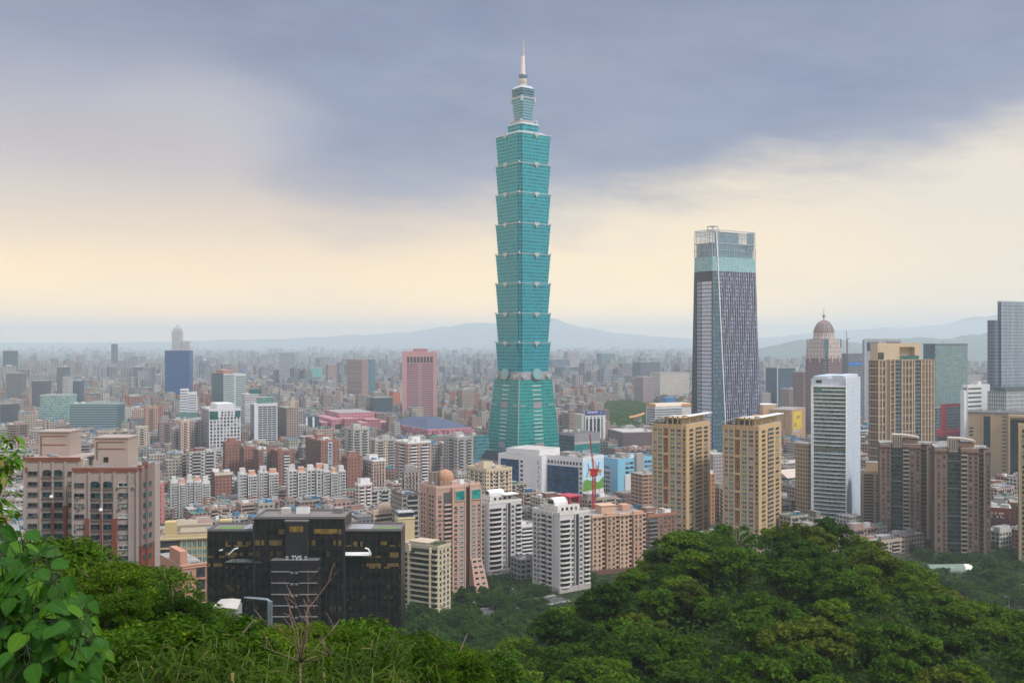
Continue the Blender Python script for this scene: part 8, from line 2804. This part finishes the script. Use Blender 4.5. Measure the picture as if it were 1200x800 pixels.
def make_hill_trees():
 q = random.Random(5)
 placed = []
 items = []
 # running horizon of the bare hill, to skip trees that the crest would hide
 cols = {}
 for k in range(-20, 66):
  px = k * 20
  run, best = [], -9
  for y in range(12, 300, 4):
   x = (px - 600) / 1200 * y
   s = (hill_z(x, y) + (4.0 if y > 110 else 0.0) - CAM_H) / y
   best = max(best, s)
   run.append((y, best))
  cols[k] = run
 def hidden(px, y, ztop):
  k = min(max(int(round(px / 20)), -20), 65)
  b = max([s for yy, s in cols[k] if yy < y - 6] + [-9])
  return (ztop - CAM_H) / y < b
 def go(n, ymin, ymax, pmin, pmax, space, rmin, rmax, near, cap, name, group):
  cnt = 0
  for _ in range(n):
   if cnt >= cap:
    break
   y = sqrt(q.uniform(ymin ** 2, ymax ** 2))
   px = q.uniform(pmin, pmax)
   x = (px - 600) / 1200 * y
   rad = q.uniform(rmin, rmax)
   if any((x - a) ** 2 + (y - b_) ** 2 < (space * 0.5 * (rad / rmax + 0.7)) ** 2 for a, b_ in placed):
    continue
   z = hill_z(x, y)
   if z < 14 and y > 250:
    continue
   hgt = rad * q.uniform(1.55, 1.95)
   pyt = 400 - 1200 * (z + hgt - CAM_H) / y
   if pyt > 830 or hidden(px, y, z + hgt):
    continue
   lim = 0
   if px < 245:
    lim = np.interp(px, [0, 60, 90, 125, 175, 210, 245], [615, 628, 640, 646, 664, 690, 716])
   elif px < 560:
    lim = np.interp(px, [245, 300, 320, 345, 420, 460, 475, 560], [716, 738, 732, 722, 716, 742, 736, 752])
   elif px < 640 and y < 215:
    lim = 748
   elif near:
    lim = 760
   else:
    lim = np.interp(px, [560, 600, 650, 700, 745, 775, 800, 840, 870, 905, 950, 980, 1010, 1040, 1080, 1110, 1150, 1200],
        [752, 745, 716, 690, 665, 630, 621, 622, 607, 598, 601, 612, 626, 646, 668, 690, 704, 716])
   if near:
    lim += abs(q.gauss(0, 13))
   if pyt < lim - 1.5:
    hgt -= (lim - pyt) * y / 1200
    if hgt < rad * 1.25:
     rad = hgt / 1.3
    if hgt < 1.8:
     continue
    pyt = lim
   if near and q.random() < 0.5:
    hgt = min(max((CAM_H + (400 - lim) / 1200 * y) - z, hgt), rad * 2.6 + 1)
    pyt = 400 - 1200 * (z + hgt - CAM_H) / y
    if pyt < lim - 2:
     continue
   if not near and 590 < px < 860 and y > 170 and 0 < pyt - lim < 26 and q.random() < 0.6:
    hgt = min((CAM_H + (400 - lim) / 1200 * y) - z, rad * 2.5)
    pyt = 400 - 1200 * (z + hgt - CAM_H) / y
   tone = q.choices(['mid green', 'dark green', 'yellow green', 'olive'], [5, 3, 3.2, 1.2] if px < 1000 else [4.5, 2.5, 3.5, 2.5])[0]
   if near and tone == 'olive':
    tone = 'mid green'
   cr = q.choice((CROWN_N if near else CROWN)[tone])
   o = tree(name, 'x', x, y, z - 0.3, rad, hgt + 0.3, cr, group, q, 1.12)
   placed.append((x, y))
   items.append((o, px, pyt, ('broad ' if rad > (rmin + rmax) / 2 else 'small ') + tone))
   cnt += 1
  return cnt
 a = go(13000, 128, 300, 440, 1290, 6.7, 3.6, 5.8, False, 186, 'hillside_tree', 'trees on the wooded hill')
 c = go(6000, 50, 128, 20, 620, 5.0, 2.6, 4.6, True, 76, 'hillside_tree', 'trees on the wooded hill')
 a2 = items
 e_ = go(6000, 19, 50, 105, 600, 2.3, 1.0, 1.9, True, 36, 'hillside_tree', 'trees on the wooded hill')
 print('HILLTREES', a, c, e_)
 # labels: anchored on the building seen above each tree, counted outwards
 label_all(items, 'hillside tree')
make_hill_trees()
def make_undergrowth():
 q = np.random.default_rng(4)
 P = []
 r = random.Random(8)
 for i in range(52000):
  y = 14 * (300 / 14) ** r.random()
  px = r.uniform(-60, 1280)
  x = (px - 600) / 1200 * y
  P.append((x, y, hill_z(x, y) + abs(r.gauss(0, 1)) * min(2.4, 0.25 + y * 0.022)))
 for i in range(26000):
  y = r.uniform(125, 295)
  px = r.uniform(520, 1290)
  x = (px - 600) / 1200 * y
  P.append((x, y, hill_z(x, y) + 4.5 * r.random() ** 1.3))
 for i in range(16000):
  y = r.uniform(440, 715)
  px = r.choice((r.uniform(470, 700), r.uniform(1060, 1280)))
  x = (px - 600) / 1200 * y
  if abs((x - 180) * 0.506 - (y - 520) * 0.8625) < 11 or abs((x + 150) * 0.585 - (y - 470) * 0.811) < 10:
   continue
  P.append((x, y, hill_z(x, y) + abs(r.gauss(0, 1))))
 cen = np.array(P)
 n = len(cen)
 nor = q.normal(size=(n, 3)) * 0.6 + np.array((0, -0.2, 0.8))
 nor /= np.linalg.norm(nor, axis=1)[:, None]
 t = q.normal(size=cen.shape)
 t -= nor * np.sum(t * nor, axis=1)[:, None]
 t /= np.linalg.norm(t, axis=1)[:, None]
 b = np.cross(nor, t)
 L = (np.clip(cen[:, 1:2] * 0.0028, 0.06, 1.2)) * q.uniform(0.6, 1.4, size=(n, 1))
 pts = np.stack([cen - t * L, cen + b * L * 0.45, cen + t * L, cen - b * L * 0.45], axis=1).reshape(-1, 3)
 me = bpy.data.meshes.new('undergrowth')
 me.vertices.add(4 * n)
 me.vertices.foreach_set('co', pts.astype(np.float32).ravel())
 me.loops.add(4 * n)
 me.loops.foreach_set('vertex_index', np.arange(4 * n, dtype=np.int32))
 me.polygons.add(n)
 me.polygons.foreach_set('loop_start', np.arange(0, 4 * n, 4, dtype=np.int32))
 me.update(calc_edges=True)
 me.materials.append(FOL_B)
 tag(link('undergrowth', me), 'low leafy undergrowth between the hillside trees', kind='stuff')
make_undergrowth()
def make_city_trees():
 q = random.Random(9)
 items = []
 spots = []
 # (px range, py range of the base, count, crown radius)
 for (p0, p1, y0, y1, n, r0, r1) in ((475, 640, 708, 775, 84, 3.8, 6.3), (540, 640, 690, 712, 20, 3, 4.5), (690, 745, 680, 700, 12, 3, 5), (590, 625, 592, 640, 12, 4, 6),
          (1080, 1200, 652, 715, 56, 3.8, 6.5), (1060, 1165, 640, 660, 16, 3.5, 5), (255, 282, 585, 625, 14, 4, 6), (182, 200, 600, 632, 9, 4, 6),
          (405, 440, 596, 618, 12, 4, 7), (196, 250, 536, 546, 14, 5, 7), (438, 465, 566, 580, 8, 4, 6), (700, 762, 586, 600, 12, 3.5, 5),
          (900, 948, 532, 552, 12, 5, 7), (838, 850, 600, 612, 4, 4, 5), (505, 530, 558, 575, 6, 4, 5), (745, 765, 560, 575, 3, 4, 5), (220, 246, 612, 622, 5, 3.5, 5),
          (478, 500, 700, 722, 5, 3, 5)):
  for _ in range(n * 6):
   if n <= 0 or len(items) >= 292:
    break
   px, py = q.uniform(p0, p1), q.uniform(y0, y1)
   Y = 180000 / (py - 400)
   x = (px - 600) / 1200 * Y
   rad = q.uniform(r0, r1)
   if any((x - a) ** 2 + (Y - b_) ** 2 < (rad * 0.62) ** 2 for a, b_ in spots):
    continue
   bad = False
   for h in HEROES:
    P = foot(h.cx, h.cy, h.th, h.w, h.d)
    cx_, cy_ = x - h.cx, Y - h.cy
    lx, ly = cx_ * cos(h.th) + cy_ * sin(h.th), -cx_ * sin(h.th) + cy_ * cos(h.th)
    if -rad * 0.7 < lx < h.w + rad * 0.7 and -rad * 0.7 < ly < h.d + rad * 0.7:
     bad = True
     break
   if bad:
    continue
   spots.append((x, Y))
   z = hill_z(x, Y)
   o = tree('street_tree', 'x', x, Y, z, rad, rad * q.uniform(1.3, 1.6), q.choice(CROWN_C), 'street and garden trees in the city', q)
   items.append((o, px, py, ('broad' if rad > (r0 + r1) / 2 else 'small') + ' dark'))
   n -= 1
 print('CITYTREES', len(items))
 label_all(items, 'street tree')
 # park: reads as one dark wood
 mb_pts = []
 r = random.Random(3)
 C = []
 P = PARK
 for i in range(1500):
  a, b_ = r.random(), r.random()
  y = 1575 + (2440 - 1575) * a
  xl = np.interp(y, [1575, 2450], [132, 228])
  xr = np.interp(y, [1560, 2050, 2450], [266, 322, 350])
  C.append((xl + (xr - xl) * b_, y, r.uniform(5, 11), r.uniform(4, 7)))
 q2 = np.random.default_rng(2)
 cen = []
 for x, y, h, rad in C:
  d = q2.normal(size=(34, 3))
  d /= np.linalg.norm(d, axis=1)[:, None]
  d[:, 2] = np.abs(d[:, 2])
  cen.append(np.array((x, y, h - rad * 0.4)) + d * rad * np.array((1, 1, 0.9)))
 cen = np.concatenate(cen)
 n = len(cen)
 nor = q2.normal(size=(n, 3)) * 0.5 + np.array((0, -0.3, 0.7))
 nor /= np.linalg.norm(nor, axis=1)[:, None]
 t = np.cross(nor, q2.normal(size=(n, 3)))
 t /= np.linalg.norm(t, axis=1)[:, None]
 b = np.cross(nor, t)
 L = q2.uniform(1.0, 2.2, size=(n, 1))
 pts = np.stack([cen - t * L, cen + b * L * 0.7, cen + t * L, cen - b * L * 0.7], axis=1).reshape(-1, 3)
 C2 = []
 for _ in range(9000):
  y = sqrt(r.uniform(760 ** 2, 2300 ** 2))
  x = r.uniform(-0.5, 0.52) * y
  i, j = int((x - GX0) / CELL), int((y - GY0) / CELL)
  if occ[i - 1:i + 2, j - 1:j + 2].any():
   continue
  C2.append((x, y, r.uniform(5, 10), r.uniform(2.6, 4.5)))
  if len(C2) > 520:
   break
 cen2 = []
 for x, y, h, rad in C2:
  d = q2.normal(size=(70, 3))
  d /= np.linalg.norm(d, axis=1)[:, None]
  d[:, 2] = np.abs(d[:, 2]) - 0.3 * (q2.random(70) < 0.4)
  cen2.append(np.array((x, y, h - rad * 0.5)) + d * (rad * q2.uniform(0.5, 1, size=(70, 1))) * np.array((1, 1, 0.9)))
 c2 = np.concatenate(cen2)
 m_ = len(c2)
 n2 = q2.normal(size=(m_, 3)) * 0.5 + np.array((0, -0.2, 0.7))
 t2 = np.cross(n2, q2.normal(size=(m_, 3)))
 t2 /= np.linalg.norm(t2, axis=1)[:, None]
 n2 /= np.linalg.norm(n2, axis=1)[:, None]
 b2 = np.cross(n2, t2)
 L2_ = q2.uniform(0.6, 1.2, size=(m_, 1))
 p2 = np.stack([c2 - t2 * L2_, c2 + b2 * L2_ * 0.7, c2 + t2 * L2_, c2 - b2 * L2_ * 0.7], axis=1).reshape(-1, 3)
 me = bpy.data.meshes.new('courtyard_greenery')
 me.from_pydata(p2.tolist(), [], [tuple(range(4 * k, 4 * k + 4)) for k in range(m_)])
 me.materials.append(FOL_CITY)
 tag(link('courtyard_greenery', me), 'patches of dark green foliage between the city blocks', kind='stuff')
 me = bpy.data.meshes.new('park_woodland')
 me.from_pydata(pts.tolist(), [], [tuple(range(4 * k, 4 * k + 4)) for k in range(n)])
 me.materials.append(FOL_CITY)
 tag(link('park_woodland', me), 'dark green park woodland between the white striped block and the orange roofed hall', kind='stuff')
make_city_trees()
# ------------------------------------------------------------------ right at the camera
def blade_leaf(w, l, fold, curl, tip=0.0):
 """one heart-shaped leaf in its own frame: stalk at the origin, blade along +x, up +z"""
 rows, cols = 7, 4
 pts = []
 for i in range(rows + 1):
  t = i / rows
  half = w / 2 * (sin(pi * min(1, t * 1.02) ** 0.62) ** 0.8 if 0 < t < 1 else 0.0)
  zc = -curl * l * t * t
  for j in range(-cols // 2, cols // 2 + 1):
   s = j / (cols / 2)
   back = -0.10 * l * (abs(s) ** 1.5) * max(0, 1 - t * 3)
   pts.append((t * l + back, s * half, zc + fold * abs(s) * half - 0.12 * half * s * s))
 faces = []
 n = cols + 1
 for i in range(rows):
  for j in range(cols):
   a = i * n + j
   faces.append((a, a + 1, a + n + 1, a + n))
 return np.array(pts), faces
def place_leaves(name, mats, specs, parent, smooth=True):
 """specs: (position, direction, up, scale, leaf index) merged into one foliage mesh"""
 V, F, MI, UV = [], [], [], []
 for pos, d, up, sc, (pts, faces), mi in specs:
  d = np.array(d, float)
  d /= np.linalg.norm(d)
  s = np.cross(np.array(up, float), d)
  s /= np.linalg.norm(s) + 1e-9
  u = np.cross(d, s)
  b = len(V)
  V += (np.array(pos) + sc * (pts[:, 0:1] * d + pts[:, 1:2] * s + pts[:, 2:3] * u)).tolist()
  F += [tuple(b + k for k in f) for f in faces]
  for f in faces:
   for k in f:
    UV += [pts[k][0], pts[k][1]]
  MI += [mi] * len(faces)
 me = bpy.data.meshes.new(name)
 me.from_pydata(V, [], F)
 for m in mats:
  me.materials.append(m)
 me.polygons.foreach_set('material_index', MI)
 me.uv_layers.new(name='UVMap').data.foreach_set('uv', [float(q_) for q_ in UV])
 me.polygons.foreach_set('use_smooth', [smooth] * len(F))
 me.update()
 return link(name, me, parent)
def make_foreground():
 q = random.Random(17)
 L1 = foliage('big_leaf_green', (0.012, 0.062, 0.004), (0.036, 0.130, 0.006), 0.2, 0.16, True)
 L2 = foliage('big_leaf_fresh', (0.040, 0.125, 0.004), (0.080, 0.20, 0.008), 0.3, 0.16, True)
 STEM = plain('stem_brown', (0.018, 0.032, 0.008), 0.8)
 shapes = [blade_leaf(0.78, 1.0, 0.28, 0.16), blade_leaf(0.70, 1.0, 0.40, 0.30), blade_leaf(0.84, 1.0, 0.18, 0.05), blade_leaf(0.62, 1.0, 0.5, 0.38)]
 root = bpy.data.objects.new('broadleaf_shrub', None)
 COL.objects.link(root)
 bx, by, _ = at(35, 800, 3.9)
 zb = hill_z(bx, by)
 root.location = (bx, by, zb)
 tag(root, 'leafy shrub with big heart shaped green leaves filling the lower left corner', 'shrub')
 specs = []
 mb = MB()
 # tips of the leafy shoots in the picture
 shoots = []
 for i in range(175):
  px = q.uniform(-70, 108)
  top = np.interp(px, [-70, 0, 40, 70, 85, 105, 125], [560, 578, 594, 612, 645, 690, 730])
  py = q.uniform(top + 14, 830)
  Y = q.uniform(3.1, 4.6)
  shoots.append((px, py, Y))
 for px, py, Y in shoots:
  tip = np.array(at(px, py, Y)) - np.array((bx, by, zb))
  base = np.array((q.uniform(-0.3, 0.3), q.uniform(-0.2, 0.3), 0.1))
  mid = base * 0.45 + tip * 0.55 + np.array((q.uniform(-.12, .12), q.uniform(-.1, .1), 0.25 + q.uniform(0, .2)))
  mb.tube([base, mid * 0.5 + base * 0.5 + np.array((0, 0, 0.1)), mid, tip], [0.0045, 0.0035, 0.002, 0.001], 5)
  for k in range(q.choice([12, 14, 16])):
   t = q.uniform(0.5, 1.0)
   p = mid * (1 - t) + tip * t
   a = q.uniform(0, 2 * pi)
   d = (cos(a), sin(a) * 0.55 - 0.35, q.uniform(-1.25, -0.15))
   st = p + np.array(d) * 0.05
   mb.tube([p, st], [0.002, 0.0015], 4)
   sc = q.uniform(0.04, 0.085)
   specs.append((st, d, (q.uniform(-.5, .5), q.uniform(-1.1, -0.1), 0.9), sc, q.choice(shapes), 0 if q.random() < 0.82 else 1))
 mb.build('stems', STEM, root, smooth=True)
 place_leaves('foliage', [L1, L2], specs, root)
 # bamboo-like tufts along the lower edge
 NB = foliage('bamboo_leaf', (0.022, 0.052, 0.003), (0.062, 0.108, 0.005), 0.3)
 NB2 = foliage('bamboo_leaf_dry', (0.14, 0.12, 0.04), (0.26, 0.20, 0.07), 0.3)
 thin = []
 for cu in (0.15, 0.35, 0.6):
  pts = np.array([(t, s * 0.085 * sin(pi * min(1, t + 0.06)) ** 0.7, -cu * t * t + 0.02 * abs(s)) for t in (0, 0.25, 0.5, 0.75, 1.0) for s in (-1, 0, 1)])
  faces = [(i * 3 + j, i * 3 + j + 1, i * 3 + j + 4, i * 3 + j + 3) for i in range(4) for j in range(2)]
  thin.append((pts, faces))
 def tuft(label, px, py_top, Y, width, culms, per, leaf, dry=0.03, name='bamboo_clump', bottom=None):
  x, y, zt = at(px, py_top, Y)
  zg = hill_z(x, y) - 0.1
  o = bpy.data.objects.new(name, None)
  COL.objects.link(o)
  o.location = (x, y, zg)
  tag(o, label, 'bamboo', 'bamboo and tall grass at the lower edge')
  mbs = MB()
  sp = []
  culms, per = int(culms * 1.5), int(per * 1.5)
  H = zt - zg
  for c in range(culms):
   a = q.uniform(0, 2 * pi)
   lean = q.uniform(0.15, 1.0) * width
   h = H * q.uniform(0.62, 1.0) * (1 - 0.25 * lean / max(width, .01) * q.random())
   b0 = np.array((q.uniform(-.25, .25) * width, q.uniform(-.25, .25) * width, 0))
   ctrl = []
   for t in (0, 0.35, 0.65, 0.85, 1.0):
    ctrl.append(b0 + np.array((lean * cos(a) * t ** 2, lean * sin(a) * t ** 2, h * (t - 0.10 * t ** 3 * (lean / max(width, .01))))))
   mbs.tube(ctrl, [0.012, 0.010, 0.008, 0.005, 0.003], 5)
   for k in range(per):
    t = q.uniform(0.4, 1.0)
    i = max(j for j, tt in enumerate((0, 0.35, 0.65, 0.85)) if tt <= t)
    tt = (0, 0.35, 0.65, 0.85, 1.0)
    f = (t - tt[i]) / (tt[i + 1] - tt[i])
    p = ctrl[i] * (1 - f) + ctrl[i + 1] * f
    a2 = q.uniform(0, 2 * pi)
    off = q.uniform(0, 0.22) * width
    p = p + np.array((cos(a2) * off, sin(a2) * off, q.uniform(-0.06, 0.1) * H * 0.4))
    d = (cos(a2), sin(a2), q.uniform(-0.9, 0.55))
    sp.append((p, d, (q.uniform(-.3, .3), q.uniform(-.3, .3), 1), leaf * q.uniform(0.6, 1.3), q.choice(thin), 1 if q.random() < dry else 0))
  mbs.build('culms', plain('culm_green', (0.12, 0.15, 0.04), 0.6), o, smooth=True)
  place_leaves('foliage', [NB, NB2], sp, o)
 tuft('bright bamboo tuft at the lower edge just right of the big leaved shrub', 165, 738, 9.0, 0.9, 26, 60, 0.17)
 tuft('dense bamboo tuft at the lower edge below the steel gantry', 240, 726, 11.0, 1.1, 30, 70, 0.17)
 tuft('tall bamboo clump around the bare branched shrub', 372, 712, 15.0, 1.3, 34, 80, 0.21)
 tuft('round bamboo clump right of the bare branched shrub', 420, 722, 16.5, 1.2, 26, 70, 0.2)
 tuft('yellowish grass tuft at the bottom edge right of the bamboo clumps', 448, 770, 8.0, 0.6, 16, 44, 0.16)
 tuft('bamboo tuft at the bottom edge left of the bare branched shrub', 300, 752, 10.0, 0.8, 20, 60, 0.16)
 tuft('low bamboo tuft under the grey black glass building corner', 500, 764, 14.0, 1.1, 20, 60, 0.19)
 tuft('short bamboo tuft at the foot of the bare branched shrub', 350, 768, 10.5, 0.7, 20, 60, 0.16)
 tuft('dry straw coloured grass tuft under the big leaved shrub', 62, 775, 4.6, 0.35, 16, 30, 0.16, dry=0.85, name='grass_tuft')
 # sprig hanging in at the left edge
 o = bpy.data.objects.new('bamboo_clump', None)
 COL.objects.link(o)
 x, y, zt = at(-45, 470, 5.0)
 zg = hill_z(x, y)
 o.location = (x, y, zg)
 tag(o, 'bamboo sprigs reaching in at the left edge above the shrub', 'bamboo', 'bamboo and tall grass at the lower edge')
 mbs, sp = MB(), []
 tips = [(16, 512), (24, 522), (4, 508), (20, 536), (10, 548), (2, 530), (14, 575), (6, 590), (18, 600), (0, 560), (10, 610)]
 mbs.tube([(0, 0, 0), (0.02, 0, (zt - zg) * 0.6), (0.05, 0, zt - zg)], [0.02, 0.016, 0.006], 6)
 for px, py in tips:
  tip = np.array(at(px, py, 5.0 + q.uniform(-.3, .3))) - np.array((x, y, zg))
  st = np.array((0.03, 0, tip[2] * q.uniform(0.86, 1.02)))
  mbs.tube([st, st * 0.5 + tip * 0.5 + np.array((0, 0, 0.05)), tip], [0.006, 0.004, 0.002], 4)
  for k in range(26):
   t = q.uniform(0.35, 1.0)
   p = st * (1 - t) + tip * t + np.array((q.uniform(-.03, .03), q.uniform(-.03, .03), 0.03 * sin(t * 3)))
   a = q.uniform(0, 2 * pi)
   sp.append((p, (cos(a) + 0.5, sin(a), q.uniform(-1.0, 0.3)), (0, -0.3, 1), q.uniform(0.035, 0.07), q.choice(thin), 1 if q.random() < 0.15 else 0))
 mbs.build('culms', MATS['culm_green'], o, smooth=True)
 # these leaves are broader than the tuft's
 wide = [(p * np.array((1, 2.4, 1)), f) for p, f in thin]
 sp = [(a, b, c, d, wide[q.randrange(3)], m) for a, b, c, d, _, m in sp]
 place_leaves('foliage', [L2, NB2], sp, o)
 # bare branched shrub
 o = bpy.data.objects.new('bare_shrub', None)
 COL.objects.link(o)
 Y = 12.0
 x, y, z = at(352, 800, Y)
 zg = hill_z(x, y)
 o.location = (x, y, zg)
 tag(o, 'leafless shrub of pale bare twigs before the black glass building', 'shrub')
 mbs = MB()
 T = lambda px, py: np.array(at(px, py, Y)) - np.array((x, y, zg))
 base = np.array((0, 0, 0.0))
 hub = T(352, 775)
 mbs.tube([base, hub], [0.016, 0.013], 7)
 main = [((358, 735), (362, 665)), ((345, 740), (330, 700)), ((362, 745), (376, 712)), ((350, 730), (352, 690)), ((342, 752), (318, 706)), ((368, 760), (392, 735)), ((356, 720), (385, 682)), ((338, 765), (310, 745)), ((372, 770), (398, 752)),
   ((350, 750), (340, 716)), ((360, 755), (372, 700))]
 for (mx_, my_), (tx_, ty_) in main:
  a, b_ = T(mx_, my_), T(tx_, ty_)
  a = a + np.array((0, q.uniform(-.3, .3), 0))
  b_ = b_ + np.array((0, q.uniform(-.6, .6), 0))
  mbs.tube([hub, a, b_], [0.009, 0.006, 0.002], 5)
  for k in range(3):
   t = q.uniform(0.3, 0.95)
   p = a * (1 - t) + b_ * t
   mbs.tube([p, p + np.array((q.uniform(-.16, .16), q.uniform(-.15, .15), q.uniform(0.05, .24)))], [0.006, 0.002], 4)
 mbs.build('branches', plain('twig_pale', (0.20, 0.13, 0.10), 0.8), o, smooth=True)
 # dead tree on the crest
 o = bpy.data.objects.new('dead_tree', None)
 COL.objects.link(o)
 x, y, z = at(866, 630, 262)
 zg = hill_z(x, y)
 o.location = (x, y, zg)
 tag(o, 'pale leafless tree on the hill crest below the right tan tower', 'tree')
 mbs = MB()
 T = lambda px, py: np.array(at(px, py, 258)) - np.array((x, y, zg))
 h0 = T(864, 645)
 mbs.tube([(0, 0, 0), h0], [0.2, 0.15], 6)
 for e in ((866, 612), (858, 622), (874, 628), (869, 620), (852, 634), (880, 636), (862, 616)):
  p = T(*e)
  mbs.tube([h0, h0 * 0.5 + p * 0.5 + np.array((q.uniform(-.5, .5), 0, 0.3)), p], [0.13, 0.08, 0.03], 5)
  for k in range(3):
   t = q.uniform(0.4, 0.9)
   s = h0 * (1 - t) + p * t
   mbs.tube([s, s + np.array((q.uniform(-1.5, 1.5), q.uniform(-1, 1), q.uniform(0.2, 1.6)))], [0.07, 0.02], 4)
 mbs.build('branches', PALE_BARK, o, smooth=True)
make_foreground()
# ------------------------------------------------------------------ streets at the foot of the hill: road, kerb, lamps, cars
def make_streets():
 asph = plain('asphalt', (0.05, 0.05, 0.052), 0.9)
 pave = wall('pavement_grey', (0.24, 0.235, 0.23), dirt=0.3)
 pt = plain('road_paint', (0.6, 0.6, 0.58), 0.7)
 def strip(name, p0, p1, wd, z, m, kind='structure'):
  a, b = np.array(p0), np.array(p1)
  d = (b - a) / np.linalg.norm(b - a)
  n = np.array((-d[1], d[0])) * wd / 2
  mb = MB()
  mb.quad([(*(a - n), z), (*(b - n), z), (*(b + n), z), (*(a + n), z)][::1])
  o = mb.build(name, m)
  tag(o, kind=kind)
  return a, d
 def road(p0, p1, wd):
  a, b = np.array(p0, float), np.array(p1, float)
  d = (b - a) / np.linalg.norm(b - a)
  nn = np.array((-d[1], d[0]))
  strip('road', p0, p1, wd, 0.03, asph)
  for s in (-1, 1):
   k0, k1 = a + nn * s * (wd / 2 + 1.6), b + nn * s * (wd / 2 + 1.6)
   mb = MB()
   q = nn * 1.6
   for (z0, z1) in ((0.0, 0.15),):
    P = [k0 - q, k1 - q, k1 + q, k0 + q]
    mb.loft([([tuple(p) for p in P], z0), ([tuple(p) for p in P], z1)])
   tag(mb.build('pavement', pave), kind='structure')
  mb = MB()
  L = np.linalg.norm(b - a)
  t = 0
  while t < L - 4:
   for off in (-wd / 4, wd / 4, 0):
    c0, c1 = a + d * t + nn * off, a + d * (t + (3 if off else 5.9)) + nn * off
    w2 = nn * 0.09
    mb.quad([(*(c0 - w2), 0.036), (*(c1 - w2), 0.036), (*(c1 + w2), 0.036), (*(c0 + w2), 0.036)])
   t += 6
  tag(mb.build('road_markings', pt), kind='structure')
  return a, d, nn
 ra = road((180, 520), (470, 690), 14)
 rb = road((-150, 470), (30, 600), 12)
 # one car, then copies
 body = MB()
 prof = [(-2.2, 0.35), (2.2, 0.35), (2.25, 0.75), (1.1, 0.95), (0.5, 1.45), (-1.2, 1.45), (-1.9, 0.95), (-2.25, 0.8)]
 k = len(body.v)
 body.v += [(x, -0.85, z) for x, z in prof] + [(x, 0.85, z) for x, z in prof]
 n = len(prof)
 body.f += [tuple(range(k, k + n)), tuple(range(k + 2 * n - 1, k + n - 1, -1))]
 body.m += [0, 0]
 for i in range(n):
  j = (i + 1) % n
  body.f.append((k + i, k + n + i, k + n + j, k + j))
  body.m.append(1 if i in (3, 5) else 0)
 paints = [plain('paint_%d' % i, c, 0.3, 0.1, 0.5) for i, c in enumerate(((0.7, 0.7, 0.7), (0.05, 0.05, 0.055), (0.35, 0.36, 0.38), (0.55, 0.40, 0.03), (0.30, 0.02, 0.02), (0.03, 0.06, 0.18)))]
 meshes = [body.mesh('body', [p, G_DARK]) for p in paints]
 wh = MB()
 wh.cyl(0, 0, -0.1, 0.1, 0.33, n=12)
 whm = wh.mesh('wheel', [plain('tyre', (0.02, 0.02, 0.02), 0.8)])
 q = random.Random(2)
 cn = ['white', 'black', 'silver', 'yellow', 'red', 'dark blue']
 items = []
 for (a, d, nn), ts in ((ra, (60, 92, 128, 160, 178, 205, 240, 262, 290, 310)), (rb, (40, 75, 120, 150, 176, 200))):
  for t in ts:
   side = q.choice((-1, 1))
   p = a + d * t + nn * side * 2.6
   ci = q.randrange(6)
   o = bpy.data.objects.new('car', None)
   COL.objects.link(o)
   o.location = (p[0], p[1], 0.036)
   o.rotation_euler = (0, 0, atan2(d[1], d[0]) + (pi if side > 0 else 0))
   tag(o, 'x', 'car', 'cars on the streets below the hill')
   link('body', meshes[ci], o)
   for sx in (-1.35, 1.35):
    for sy in (-0.8, 0.8):
     w = link('wheel', whm, o, (sx, sy, 0.33))
     w.rotation_euler = (pi / 2, 0, 0)
   px, py = px_of(p[0], p[1], 1)
   items.append((o, px, py, cn[ci]))
 label_all(items, 'car on the street')
 # street lamps
 lm = MB().tube([(0, 0, 0), (0, 0, 7.5), (0.5, 0, 8.3), (2.0, 0, 8.6)], [0.13, 0.09, 0.08, 0.06], 6).mesh('post', [STEEL])
 hd = MB().box(1.7, 2.7, -0.2, 0.2, 8.45, 8.65).mesh('lamp_head', [plain('lamp_grey', (0.5, 0.5, 0.5), 0.4)])
 items = []
 for (a, d, nn), ts in ((ra, (70, 105, 140, 175, 210, 245, 280, 315)), (rb, (50, 85, 120, 155, 190))):
  for i, t in enumerate(ts):
   s = -1 if i % 2 else 1
   p = a + d * t + nn * s * 8.3
   o = bpy.data.objects.new('street_lamp', None)
   COL.objects.link(o)
   o.location = (p[0], p[1], 0.15)
   o.rotation_euler = (0, 0, atan2(-nn[1] * s, -nn[0] * s))
   tag(o, 'x', 'street lamp', 'street lamps below the hill')
   link('post', lm, o)
   link('lamp_head', hd, o)
   px, py = px_of(p[0], p[1], 8)
   items.append((o, px, py, 'grey'))
 label_all(items, 'street lamp')
make_streets()
